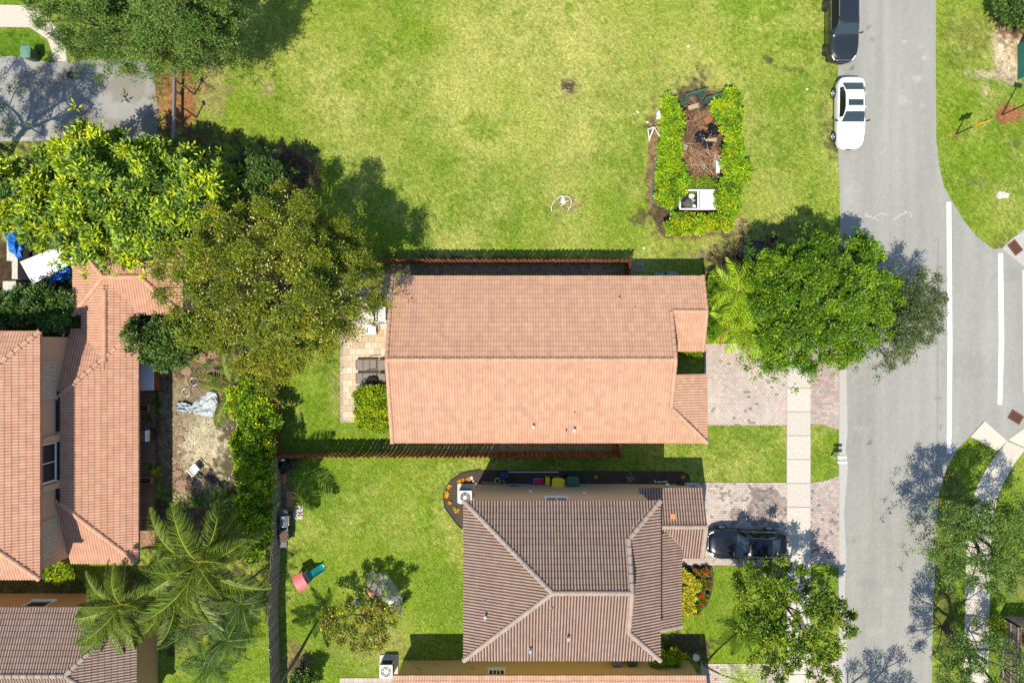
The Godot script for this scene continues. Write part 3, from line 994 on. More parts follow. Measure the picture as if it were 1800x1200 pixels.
func road_colour(x: float, z: float) -> Color:
	var px := 900.0 + x * GRID
	var py := 600.0 + z * GRID
	var n1 := noise_a.get_noise_2d(x * 1.5, z * 0.5 + 50.0)
	var n2 := noise_b.get_noise_2d(x * 1.6, z * 0.12)
	var n3 := noise_c.get_noise_2d(x * 1.3, z * 0.7)
	var k := 1.0 + 0.07 * n1 + 0.13 * n2 + 0.06 * n3
	if abs(px - 1560.0 + 3.0 * n2) < 2.6 and py < 420.0: k += 0.05   # old paving joints
	if abs(px - 1548.0 + 2.0 * n2) < 2.6 and py > 700.0: k -= 0.05
	for q in road_spots:
		var d: float = pow((px - q[0]) / q[2], 2) + pow((py - q[1]) / q[3], 2) + n3 * 1.2
		if d < 1.0: k *= q[4]
	return Color(0.36 * k, 0.36 * k, 0.333 * k)

func build_roads() -> void:
	var right := [1645, -20, 1646, 240, 1651, 290, 1660, 328, 1676, 357, 1695, 388, 1717, 415, 1746, 438, 1762, 436, 1778, 420, 1802, 402, 1860, 380, 1860, 720, 1802, 752, 1771, 774, 1731, 738, 1706, 766, 1684, 789, 1663, 826, 1650, 870, 1646, 950, 1640, 1090, 1638, 1230]
	var road := P2([1473, -20] + right + [1474, 1230, 1475, 640, 1478, 480, 1476, 330, 1473, 250])
	struct("road", sheet(road, 0.02, 0.16, road_colour, 0.03), M.asphalt)
	var strip := sheet(P2([1476, 640, 1488, 650, 1490, 760, 1487, 790, 1491, 820, 1484, 900, 1488, 980, 1485, 1040, 1489, 1100, 1485, 1230, 1475, 1230]), 0.024, 0.5, flat(0.40, 0.395, 0.37))
	struct("gutter_edge", strip, M.concrete)
	struct("pavement_seam", sheet(P2([1648.5, 420, 1650.5, 420, 1649.5, 640, 1648.5, 880, 1647, 880, 1647.5, 640]), 0.024, 0.6, flat(0.29, 0.29, 0.275)), M.asphalt)
	# top left cul-de-sac and its walk
	struct("side_road", sheet(P2([-30, 104, 20, 98, 90, 110, 180, 104, 262, 108, 272, 150, 277, 190, 276, 242, 150, 243, 0, 245, -30, 245]), 0.02, 0.35, func(x, z): 
		var k := 1.0 + 0.16 * noise_b.get_noise_2d(x * 0.8, z * 0.8) + 0.12 * noise_a.get_noise_2d(x * 2.0, z * 2.0)
		if noise_b.get_noise_2d(x * 0.6 + 9.0, z * 0.6) > 0.14: return Color(0.275 * k, 0.26 * k, 0.225 * k)
		return Color(0.34 * k, 0.34 * k, 0.325 * k), 0.03), M.asphalt)
	struct("kerb", sheet(P2([-30, 241, 150, 240, 276, 239, 276, 246, 150, 247, -30, 249]), 0.09, 0.8, flat(0.36, 0.35, 0.32), 0.09), M.concrete)
	struct("path", sheet(P2([-30, 8, 62, 10, 110, 60, 118, 108, 96, 108, 84, 70, 52, 48, -30, 47]), 0.03, 0.5, flat(0.52, 0.47, 0.4), 0.04), M.concrete)
	# painted lines, slightly worn
	for l in [[[1664, 355, 1672.5, 355, 1674.5, 600, 1673, 796, 1664.5, 796, 1666, 600], "crosswalk line nearest the street, running past the round tree"], [[1755, 445, 1763.5, 445, 1765.5, 600, 1762, 711, 1754, 711, 1756, 600], "crosswalk line beside the two drain grates"], [[1798, 475, 1806, 475, 1808, 690, 1800, 690], "crosswalk line cut by the right edge"]]:
		struct("road_marking", sheet(P2(l[0]), 0.0245, 0.25, func(x, z):
			var k := 0.86 + 0.10 * noise_c.get_noise_2d(x * 1.5, z * 1.5)
			return Color(k, k, k * 0.98)), M.paint_white)
	var chalk := MB.new()
	for a in [[1520, 375, 1535, 383, 1545, 387], [1535, 383, 1550, 375, 1563, 378], [1570, 387, 1585, 377, 1600, 371], [1590, 371, 1600, 372, 1603, 382], [1525, 372, 1521, 380, 1530, 381]]:
		for i in range(0, a.size() - 2, 2):
			var p := at(a[i], a[i + 1], 0.0245); var q := at(a[i + 2], a[i + 3], 0.0245)
			var s := (q - p).cross(Vector3.UP).normalized() * 0.03
			chalk.quad(p + s, q + s, q - s, p - s) if (q - p).cross(s).y < 0 else chalk.quad(p - s, q - s, q + s, p + s)
	struct("chalk_marking", chalk, M.chalk)
	# light spots of old gum and droppings
	# sidewalk along the houses, slab by slab
	var sw := MB.new()
	sw.prism(P2([1382.5, 595, 1425.5, 595, 1425, 1240, 1383, 1240]), -0.02, 0.012)
	var walk := struct("sidewalk", sw, M.joint)
	var rg := RandomNumberGenerator.new()
	rg.seed = 4
	var y := 598.0
	while y < 1235.0:
		var s := MB.new()
		var k := rg.randf_range(0.92, 1.06)
		s.col = Color(0.515 * k, 0.48 * k, 0.42 * k)
		var p := at(1383.5 if y < 900 else 1384.0, y); var q := at(1425.0, y + 41.2)
		s.box(Vector3((p.x + q.x) * 0.5, 0.0, (p.z + q.z) * 0.5 + 0.0), Vector3(q.x - p.x, 0.08, q.z - p.z), Basis.IDENTITY, 0.012)
		part("slab", s, M.concrete, walk)
		y += 41.9
	# curved walk on the right
	var L := [1771, 774, 1748, 803, 1727, 835, 1714, 864, 1709, 893, 1703, 930, 1699, 970, 1697, 1010, 1697, 1052, 1696, 1094, 1695, 1136, 1694, 1178, 1694, 1225]
	var R := [1803, 788, 1783, 815, 1765, 846, 1752, 878, 1749, 905, 1745, 940, 1742, 978, 1740, 1014, 1740, 1056, 1739, 1098, 1738, 1140, 1737, 1182, 1737, 1225]
	var base := P2(L)
	var rb := P2(R)
	rb.reverse()
	var bp := base.duplicate()
	bp.append_array(rb)
	var bm := MB.new()
	bm.prism(bp, -0.02, 0.012)
	var cw := struct("curved_sidewalk", bm, M.joint)
	for i in range(0, L.size() - 2, 2):
		var s := MB.new()
		var k := rg.randf_range(0.9, 1.05)
		s.col = Color(0.56 * k, 0.51 * k, 0.43 * k)
		var pg := P2([L[i], L[i + 1] + 0.6, R[i], R[i + 1] + 0.6, R[i + 2], R[i + 3] - 0.4, L[i + 2], L[i + 3] - 0.4])
		s.prism(pg, -0.01, 0.045)
		part("slab", s, M.concrete, cw)
	var en := MB.new()
	en.col = Color(0.56, 0.51, 0.43)
	en.prism(P2([1772, 773, 1803, 751, 1803, 787]), -0.01, 0.045)
	part("slab", en, M.concrete, cw)
	var ap := MB.new()
	ap.col = Color(0.55, 0.5, 0.42)
	ap.prism(P2([1706, 767, 1731, 739.5, 1770.5, 774.5, 1753, 792]), -0.01, 0.06)
	part("slab", ap, M.concrete, cw)
	struct("drain_apron", sheet(P2([1762, 437, 1778, 421, 1803, 403, 1803, 470, 1790, 460]), 0.027, 0.5, flat(0.40, 0.39, 0.36)), M.concrete)

# block paving: every paver has its own edges; joined per drive because single ones are a few grid units
func paving(called: String, poly: PackedVector2Array, w: float, d: float, tones: Array, seed: int, y := 0.035, mess := 0.0, stain := []) -> void:
	var rg := RandomNumberGenerator.new()
	rg.seed = seed
	var root := struct(called, sheet(poly, y - 0.012, 0.6, flat(0.22, 0.19, 0.16), 0.03), M.joint)
	var mb := MB.new()
	var lo := poly[0]; var hi := poly[0]
	for p in poly:
		lo = lo.min(p); hi = hi.max(p)
	var j := 0
	var z := lo.y
	while z < hi.y:
		var x := lo.x - (w * 0.5 if j % 2 else 0.0)
		while x < hi.x:
			var q := PackedVector2Array([Vector2(x + 0.006, z + 0.006), Vector2(x + w - 0.006, z + 0.006), Vector2(x + w - 0.006, z + d - 0.006), Vector2(x + 0.006, z + d - 0.006)])
			var cnt := 0
			for p in q:
				if Geometry2D.is_point_in_polygon(p, poly): cnt += 1
			var ps: Array = [q]
			if cnt == 0: ps = []
			elif cnt < 4: ps = Geometry2D.intersect_polygons(q, poly)
			var c: Color = tones[rg.randi() % tones.size()]
			var k := rg.randf_range(0.93, 1.06) * (1.0 + 0.14 * noise_b.get_noise_2d(x * 0.7, z * 0.7))
			for sq in stain:
				var sd: float = pow((900.0 + x * GRID - sq[0]) / sq[2], 2) + pow((600.0 + z * GRID - sq[1]) / sq[3], 2)
				if sd + noise_b.get_noise_2d(x, z) * 1.2 + rg.randf_range(-0.4, 0.4) < 1.0: k *= rg.randf_range(0.4, 0.75)
			if mess > 0.0 and rg.randf() < mess * clamp(0.5 + 2.0 * noise_a.get_noise_2d(x * 3.0, z * 3.0), 0.0, 1.0): k *= 0.55
			mb.col = Color(c.r * k, c.g * k, c.b * k)
			for pg in ps:
				if pg.size() >= 3: mb.prism(pg, y - 0.013, y + rg.randf_range(-0.003, 0.003))
			x += w
		z += d
		j += 1
	var o := part("pavers", mb, M.stone, root)
	o.set_meta("kind", "stuff")

# ------------------------------------------------------------------ houses
func wall_part(house: Node3D, poly: PackedVector2Array, y1: float, m: Material, y0 := 0.0) -> MeshInstance3D:
	var mb := MB.new()
	mb.prism(poly, y0 - 0.05 if y0 == 0.0 else y0, y1)
	return part("wall", mb, m, house)

func gable(house: Node3D, a: Vector3, b: Vector3, c: Vector3, thick: Vector3, m: Material) -> void:
	var mb := MB.new()
	var o := (a + b + c) / 3.0 + thick * 0.5
	mb.ft(a, b, c, o); mb.ft(a + thick, b + thick, c + thick, o)
	mb.fq(a, b, b + thick, a + thick, o); mb.fq(b, c, c + thick, b + thick, o); mb.fq(c, a, a + thick, c + thick, o)
	part("gable_wall", mb, m, house)

# window on a vertical wall: centre, width, height, outward normal
func window(house: Node3D, c: Vector3, w: float, h: float, out: Vector3, bars := 1, fm: Material = null) -> void:
	var side := Vector3.UP.cross(out).normalized()
	var b := Basis(side, Vector3.UP, out)
	var fr = fm if fm else M.frame
	var win := Node3D.new()
	win.name = "window"
	house.add_child(win, true)
	var f := MB.new()
	for s in [-1.0, 1.0]:
		f.box(c + side * s * (w * 0.5 + 0.04) + out * 0.03, Vector3(0.09, h + 0.17, 0.1), b, 0.01)
		f.box(c + Vector3(0, s * (h * 0.5 + 0.04), 0) + out * 0.03, Vector3(w - 0.01, 0.09, 0.1), b, 0.01)
	for i in bars: f.box(c + side * (w * (float(i + 1) / (bars + 1) - 0.5)) + out * 0.025, Vector3(0.05, h, 0.05), b)
	part("frame", f, fr, win)
	var g := MB.new()
	g.box(c + out * 0.012, Vector3(w, h, 0.02), b)
	part("pane", g, M.window_glass, win)
	var s2 := MB.new()
	s2.box(c - Vector3(0, h * 0.5 + 0.12, 0) + out * 0.06, Vector3(w + 0.3, 0.07, 0.16), b, 0.01)
	part("sill", s2, fr, win)

func house_main() -> void:
	var h := thing("house", "long single storey house with plain salmon tile gable roof in the middle", "house", Vector3.ZERO, 0.0, "houses along the street")
	var r := new_roof(0.325, 0.30, Color(1, 1, 1), Color(0.90, 0.87, 0.86), 101)
	var W := -7.20; var E := 9.375; var N := -3.906; var S := 6.046; var Z := 1.03; var e := 2.75
	var sn := 1.87 / (Z - N); var ss := 1.87 / (S - Z)
	var top := e + 1.87
	roof_plane(r, R4(W, N, E, Z), Vector3(W, e, N), Vector2(0, 1), sn)
	roof_plane(r, R4(E, N, 11.45, -1.765), Vector3(W, e, N), Vector2(0, 1), sn)
	roof_plane(r, R4(W, Z, E, S), Vector3(W, e, S), Vector2(0, -1), ss)
	roof_plane(r, V2([E, 3.90, 11.65, S, E, S]), Vector3(W, e, S), Vector2(0, -1), ss)
	var pr := e + sn * (-1.765 - N)
	roof_plane(r, R4(9.1, -1.765, 11.45, 0.58), Vector3(9.1, pr - 0.376 * 2.345, 0.58), Vector2(0, -1), 0.376)
	roof_plane(r, V2([9.1, 1.94, 11.65, 1.94, 11.65, S, E, 3.90, 9.1, 3.7]), Vector3(11.65, e, S), Vector2(-1, 0), 0.376)
	var roof := finish_roof(r, h, M.tile_salmon, M.roof_edge)
	var ck := []
	for k in [Color(1, 1, 1), Color(0.93, 0.92, 0.92), Color(1.05, 1.03, 1.0)]: ck.append(cap_mesh(0.14, 0.43, k))
	caps(roof, ck, M.tile_salmon, Vector3(W, top, Z), Vector3(E, top, Z), 0.4, 0.0, 1)
	caps(roof, ck, M.tile_salmon, Vector3(11.45, pr, -1.765), Vector3(9.3, pr, -1.765), 0.4, 0.0, 2)
	caps(roof, ck, M.tile_salmon, Vector3(11.65, e + 0.02, S), Vector3(E, e + 0.376 * 2.27, 3.92), 0.4, 0.0, 3)
	caps(roof, ck, M.tile_salmon, Vector3(W + 0.05, e, N), Vector3(W + 0.05, top, Z), 0.4, 0.0, 4)
	caps(roof, ck, M.tile_salmon, Vector3(W + 0.05, e, S), Vector3(W + 0.05, top, Z), 0.4, 0.0, 5)
	caps(roof, ck, M.tile_salmon, Vector3(E - 0.05, pr + 0.05, -1.7), Vector3(E - 0.05, top, Z), 0.4, 0.0, 6)
	caps(roof, ck, M.tile_salmon, Vector3(E - 0.05, e + ss * (S - 3.9), 3.9), Vector3(E - 0.05, top, Z), 0.4, 0.0, 7)
	caps(roof, ck, M.tile_salmon, Vector3(11.40, e, N), Vector3(11.40, pr, -1.765), 0.4, 0.0, 8)
	caps(roof, ck, M.tile_salmon, Vector3(11.40, pr - 0.88, 0.58), Vector3(11.40, pr, -1.765), 0.4, 0.0, 9)
	wall_part(h, R4(W + 0.35, N + 0.4, E - 0.3, S - 0.4), e + 0.1, M.stucco_tan)
	wall_part(h, R4(E - 0.3, N + 0.4, 11.1, 0.2), e - 0.06, M.stucco_tan)
	wall_part(h, R4(E - 0.3, 2.3, 11.3, S - 0.4), e - 0.06, M.stucco_tan)
	for q in [[W + 0.35, 0.1], [E - 0.4, 0.1]]:
		gable(h, Vector3(q[0], e + 0.05, N + 0.4), Vector3(q[0], e + 0.05, S - 0.4), Vector3(q[0], top - 0.25, Z), Vector3(q[1], 0, 0), M.stucco_tan)
	gable(h, Vector3(11.0, e - 0.1, N + 0.4), Vector3(11.0, e - 0.1, 0.2), Vector3(11.0, pr - 0.25, -1.765), Vector3(0.1, 0, 0), M.stucco_tan)
	var gd := MB.new()
	for i in 4: gd.box(Vector3(11.33, 0.28 + i * 0.55, 3.95), Vector3(0.06, 0.53, 2.5), Basis.IDENTITY, 0.01)
	part("garage_door", gd, M.frame, h)
	var door := MB.new()
	door.box(Vector3(9.1, 1.03, 1.2), Vector3(0.06, 2.06, 0.95), Basis.IDENTITY, 0.01)
	part("front_door", door, M.wood_red, h)
	window(h, Vector3(11.1, 1.4, -1.7), 1.6, 1.2, Vector3.RIGHT)
	window(h, Vector3(W + 0.35, 1.4, 4.2), 1.2, 1.2, Vector3.LEFT)
	for v in [[1090, 523, 3.6, 0.05, 0.3, false], [1117, 540, 3.7, 0.035, 0.22, false], [937, 748, 3.2, 0.05, 0.32, true], [995, 756, 3.1, 0.05, 0.3, false], [1009, 754, 3.15, 0.05, 0.32, true], [1010, 725, 3.6, 0.04, 0.25, false]]:
		var p := at(v[0], v[1], v[2])
		p.y = e + (sn * (p.z - N) if p.z < Z else ss * (S - p.z)) + 0.05
		vent_pipe(roof, p, v[3], v[4], M.galvanised, v[5])

func house_brown() -> void:
	var h := thing("house", "two storey house with brown streaked tile hip roof and tan walls", "house", Vector3.ZERO, 0.0, "houses along the street")
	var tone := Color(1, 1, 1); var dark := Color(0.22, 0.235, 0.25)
	var r := new_roof(0.326, 0.335, tone, dark, 202)
	var W := -2.646; var E := 8.11; var N := 8.716; var S := 17.43; var Z := 13.07; var e := 6.2; var s := 0.434
	var top := e + s * (Z - N)
	var gx := 6.25; var gy := e + s * (E - gx)
	var rx := 2.1
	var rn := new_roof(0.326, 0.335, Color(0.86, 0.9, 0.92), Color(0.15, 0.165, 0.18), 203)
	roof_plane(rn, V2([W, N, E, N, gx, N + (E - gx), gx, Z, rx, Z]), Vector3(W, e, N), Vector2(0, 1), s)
	roof_plane(r, V2([W, S, rx, Z, gx, Z, gx, S - (E - gx), E, S]), Vector3(W, e, S), Vector2(0, -1), s)
	roof_plane(r, V2([W, N, rx, Z, W, S]), Vector3(W, e, S), Vector2(1, 0), (top - e) / (rx - W))
	roof_plane(r, V2([E, N, E, S, gx, S - (E - gx), gx, N + (E - gx)]), Vector3(E, e, N), Vector2(-1, 0), s)
	# garage and lower front roof
	var ge := 2.75; var gz := 10.84; var gt := ge + 0.40 * (gz - 8.747)
	roof_plane(r, R4(7.62, 8.747, 11.41, gz), Vector3(7.62, ge, 8.747), Vector2(0, 1), 0.40)
	roof_plane(r, R4(7.9, gz, 11.41, 12.94), Vector3(7.9, ge, 12.94), Vector2(0, -1), 0.40)
	roof_plane(r, R4(7.9, 11.2, 10.05, 16.9), Vector3(10.05, 3.05, 11.2), Vector2(-1, 0), 0.43)
	var roof := finish_roof(r, h, M.tile_brown, M.roof_edge)
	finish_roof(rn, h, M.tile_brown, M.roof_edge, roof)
	var ck := []
	for k in [Color(1.0, 1.0, 1.0), Color(0.9, 0.92, 0.92), Color(1.08, 1.05, 1.05)]: ck.append(cap_mesh(0.15, 0.46, k))
	var T := Vector3(rx, top, Z)
	var m: Material = M.cap_brown
	caps(roof, ck, m, Vector3(W, e, N), T, 0.42, 0.0, 1)
	caps(roof, ck, m, Vector3(W, e, S), T, 0.42, 0.0, 2)
	caps(roof, ck, m, T, Vector3(gx, top, Z), 0.42, 0.0, 3)
	caps(roof, ck, m, Vector3(E, e, N), Vector3(gx, gy, N + E - gx), 0.42, 0.0, 4)
	caps(roof, ck, m, Vector3(E, e, S), Vector3(gx, gy, S - E + gx), 0.42, 0.0, 5)
	caps(roof, ck, m, Vector3(gx, gy, N + E - gx), Vector3(gx, top, Z), 0.42, 0.0, 6)
	caps(roof, ck, m, Vector3(gx, gy, S - E + gx), Vector3(gx, top, Z), 0.42, 0.0, 7)
	caps(roof, ck, m, Vector3(11.41, gt, gz), Vector3(8.0, gt, gz), 0.42, 0.0, 8)
	caps(roof, ck, m, Vector3(11.36, ge, 12.94), Vector3(11.36, gt, gz), 0.42, 0.0, 9)
	caps(roof, ck, m, Vector3(10.05, 3.06, 16.85), Vector3(8.2, 3.85, 16.85), 0.42, 0.0, 10)
	gable(h, Vector3(gx - 0.1, gy - 0.05, N + E - gx), Vector3(gx - 0.1, gy - 0.05, S - E + gx), Vector3(gx - 0.1, top - 0.06, Z), Vector3(0.08, 0, 0), M.stucco_sand)
	wall_part(h, R4(-2.2, 9.06, 7.76, 17.05), e - 0.03, M.stucco_sand)
	wall_part(h, R4(7.76, 9.08, 11.1, 12.6), ge - 0.05, M.stucco_sand)
	wall_part(h, R4(7.76, 12.6, 9.7, 16.6), 2.98, M.stucco_sand)
	gable(h, Vector3(11.0, ge - 0.05, 9.1), Vector3(11.0, ge - 0.05, 12.6), Vector3(11.0, gt - 0.22, gz), Vector3(0.1, 0, 0), M.stucco_sand)
	window(h, Vector3(2.55, 4.75, 9.06), 1.15, 1.1, Vector3.FORWARD)
	for q in [[4.6, 11.0], [4.6, 15.0], [1.4, 11.4], [1.4, 14.8]]: window(h, Vector3(-2.2, q[0], q[1]), 1.2, 1.1, Vector3.LEFT)
	var vm := MB.new()
	for p in [Vector3(1.1, 2.5, 9.04), Vector3(4.3, 2.9, 9.04)]: vm.lathe(p, [Vector2(0.0, 0.12), Vector2(0.08, 0.1), Vector2(0.1, 0.0)], 12, Vector3.FORWARD)
	part("dryer_vent", vm, M.paint_white, h)
	var gd := MB.new()
	for i in 4: gd.box(Vector3(11.13, 0.28 + i * 0.55, 10.85), Vector3(0.06, 0.53, 2.5), Basis.IDENTITY, 0.01)
	part("garage_door", gd, M.frame, h)
	window(h, Vector3(9.75, 1.4, 14.6), 1.6, 1.2, Vector3.RIGHT)
	var ot := MB.new()
	ot.col = Color(1, 1, 1)
	ot.box(Vector3(0, 0, 0), Vector3(0.3, 0.05, 0.3), Basis.IDENTITY, 0.01)
	var op := at(1183, 907, 3.4)
	op.y = ge + 0.40 * (op.z - 8.747) + 0.075
	part("replacement_tile", ot, M.tile_orange, roof, Transform3D(Basis(Vector3.RIGHT, -atan(0.4)), op)).set_meta("label", "single orange replacement tile")
	for v in [[970, 1066, 0.05, 0.28, false], [969, 1108, 0.04, 0.24, false], [998, 1118, 0.06, 0.34, true], [932, 1140, 0.06, 0.34, true], [853, 1053, 0.05, 0.22, false], [853, 1080, 0.06, 0.34, true]]:
		var p := at(v[0], v[1], 7.0)
		p.y = min(min(e + s * (S - p.z), e + s * (p.z - N)), e + (top - e) / (rx - W) * (p.x - W))
		p = at(v[0], v[1], p.y)
		p.y = min(min(e + s * (S - p.z), e + s * (p.z - N)), e + (top - e) / (rx - W) * (p.x - W)) + 0.04
		vent_pipe(roof, p, v[2], v[3], M.galvanised, v[4])

func house_south() -> void:
	var h := thing("house", "house at the bottom edge with ochre wall and salmon tile eave", "house", Vector3.ZERO, 0.0, "houses along the street")
	var r := new_roof(0.325, 0.30, Color(1, 1, 1), Color(0.84, 0.8, 0.78), 303)
	var W := -7.15; var E := 11.6; var N := 19.96
	roof_plane(r, R4(W, N, E, N + 5.0), Vector3(W, 2.7, N), Vector2(0, 1), 0.376)
	roof_plane(r, R4(W, N + 5.0, E, N + 10.0), Vector3(W, 2.7, N + 10.0), Vector2(0, -1), 0.376)
	var roof := finish_roof(r, h, M.tile_peach, M.roof_edge)
	caps(roof, [cap_mesh(0.14, 0.43, Color(1, 1, 1))], M.tile_peach, Vector3(W, 4.58, N + 5.0), Vector3(E, 4.58, N + 5.0), 0.4, 0.0, 1)
	wall_part(h, R4(-6.95, 20.3, 11.3, N + 9.7), 2.75, M.stucco_ochre)
	for q in [W + 0.25, E - 0.45]: gable(h, Vector3(q, 2.7, N + 0.4), Vector3(q, 2.7, N + 9.6), Vector3(q, 4.4, N + 5.0), Vector3(0.1, 0, 0), M.stucco_ochre)
	window(h, Vector3(-6.95, 1.4, 23.5), 1.3, 1.1, Vector3.LEFT)
	window(h, Vector3(-0.95, 1.7, 20.3), 0.9, 0.6, Vector3.FORWARD, 3)
	var vm := MB.new()
	vm.lathe(Vector3(-2.45, 1.1, 20.28), [Vector2(0.0, 0.1), Vector2(0.09, 0.08), Vector2(0.11, 0.0)], 12, Vector3.FORWARD)
	part("dryer_vent", vm, M.galvanised, h)
	var cm := MB.new()
	cm.tube([Vector3(-6.2, 0.4, 20.27), Vector3(-6.0, 1.0, 20.27), Vector3(-5.6, 1.3, 20.27), Vector3(-5.5, 2.3, 20.27)], [0.02, 0.02, 0.02, 0.02], 5)
	part("conduit", cm, M.stucco_tan, h)

func house_west() -> void:
	var h := thing("house", "two storey salmon roofed house at the left edge with shuttered wall", "house", Vector3.ZERO, 0.0, "houses along the street")
	var r := new_roof(0.325, 0.33, Color(1, 1, 1), Color(0.8, 0.76, 0.74), 404)
	var e := 5.9; var E := -26.04; var N := -0.56; var S := 13.11; var Z := 6.27; var s := 0.4; var t := Z - N
	roof_plane(r, V2([E, N, E, S, E - t, Z]), Vector3(E, e, N), Vector2(-1, 0), s)
	roof_plane(r, V2([E, N, E - t, Z, -39, Z, -39, N]), Vector3(E, e, N), Vector2(0, 1), s)
	roof_plane(r, V2([E, S, -39, S, -39, Z, E - t, Z]), Vector3(E, e, S), Vector2(0, -1), s)
	# lower roof round the east side
	var l := 2.7; var LE := -22.34; var LN := -0.75; var LS := 13.26; var k := 0.33; var wx := -26.4
	var d := LE - wx
	roof_plane(r, V2([LE, LN, LE, LS, wx, LS - d, wx, LN + d]), Vector3(LE, l, LN), Vector2(-1, 0), k)
	roof_plane(r, V2([LE, LN, wx, LN + d, wx, LN]), Vector3(LE, l, LN), Vector2(0, 1), k)
	roof_plane(r, V2([LE, LS, wx, LS, wx, LS - d]), Vector3(LE, l, LS), Vector2(0, -1), k)
	# north wing with its link
	var nN := -6.0; var nS := -1.6; var nZ := -3.8; var nW := -26.25; var nE := -19.7; var q := 0.30
	roof_plane(r, V2([nW, nN, nE, nN, nE - 2.2, nZ, nW + 2.2, nZ]), Vector3(nW, l, nN), Vector2(0, 1), q)
	roof_plane(r, V2([nW, nS, nW + 2.2, nZ, nE - 2.2, nZ, nE, nS]), Vector3(nW, l, nS), Vector2(0, -1), q)
	roof_plane(r, V2([nW, nN, nW + 2.2, nZ, nW, nS]), Vector3(nW, l, nN), Vector2(1, 0), q)
	roof_plane(r, V2([nE, nN, nE, nS, nE - 2.2, nZ]), Vector3(nE, l, nN), Vector2(-1, 0), q)
	roof_plane(r, R4(-25.7, -3.3, -24.0, 1.7), Vector3(-25.7, l + 0.06, -3.3), Vector2(1, 0), 0.33)
	roof_plane(r, R4(-24.0, -3.3, -22.3, 1.7), Vector3(-22.3, l + 0.06, -3.3), Vector2(-1, 0), 0.33)
	var roof := finish_roof(r, h, M.tile_pink, M.roof_edge)
	var ck := []
	for c in [Color(1.04, 1.02, 0.98), Color(0.93, 0.92, 0.92), Color(1.1, 1.06, 1.02)]: ck.append(cap_mesh(0.16, 0.46, c))
	var m: Material = M.tile_pink
	caps(roof, ck, m, Vector3(E, e, N), Vector3(E - t, e + s * t, Z), 0.42, 0.0, 1)
	caps(roof, ck, m, Vector3(E, e, S), Vector3(E - t, e + s * t, Z), 0.42, 0.0, 2)
	caps(roof, ck, m, Vector3(LE, l, LN), Vector3(wx, l + k * d, LN + d), 0.42, 0.0, 3)
	caps(roof, ck, m, Vector3(LE, l, LS), Vector3(wx, l + k * d, LS - d), 0.42, 0.0, 4)
	var nt := l + q * 2.2
	caps(roof, ck, m, Vector3(nW + 2.2, nt, nZ), Vector3(nE - 2.2, nt, nZ), 0.42, 0.0, 5)
	for c in [[nW, nN, nW + 2.2], [nW, nS, nW + 2.2], [nE, nN, nE - 2.2], [nE, nS, nE - 2.2]]: caps(roof, ck, m, Vector3(c[0], l, c[1]), Vector3(c[2], nt, nZ), 0.42, 0.0, 6)
	caps(roof, ck, m, Vector3(-24.0, l + 0.62, 1.2), Vector3(-24.0, l + 0.62, -3.0), 0.42, 0.0, 7)
	wall_part(h, R4(-39, N + 0.3, wx, S - 0.3), e - 0.03, M.stucco_tan)
	wall_part(h, R4(wx, LN + 0.3, LE - 2.2, LS - 0.3), l - 0.02, M.stucco_tan)
	wall_part(h, R4(nW + 0.3, nN + 0.3, nE - 0.3, nS - 0.3), l - 0.02, M.stucco_tan)
	wall_part(h, R4(-25.5, -2.0, -22.5, -0.4), l - 0.02, M.stucco_tan)
	# shutters, window, ledges and the dark flashing on the upper east wall
	for z in [2.2, 11.2]:
		var sm := MB.new()
		for i in 11: sm.box(Vector3(wx + 0.05, 4.72, z - 1.0 + i * 0.2), Vector3(0.06 if i % 2 else 0.07, 1.25, 0.2), Basis.IDENTITY, 0.02)
		part("storm_shutter", sm, M.shutter, h)
	window(h, Vector3(wx, 4.75, 6.9), 2.1, 1.15, Vector3.RIGHT, 1)
	for z in [5.55, 8.3]:
		var lm := MB.new()
		lm.box(Vector3(wx + 0.1, 4.6, z), Vector3(0.2, 1.7, 0.34), Basis.IDENTITY, 0.02)
		part("pilaster", lm, M.stucco_tan, h)
	for z in [[2.9, 5.2], [5.8, 8.0], [8.5, 9.4]]:
		var fl := MB.new()
		fl.box(Vector3(wx + 0.13, l + k * d + 0.05, (z[0] + z[1]) * 0.5), Vector3(0.26, 0.05, z[1] - z[0]), Basis(Vector3.BACK, 0.2), 0.01)
		part("flashing", fl, M.tar, h)

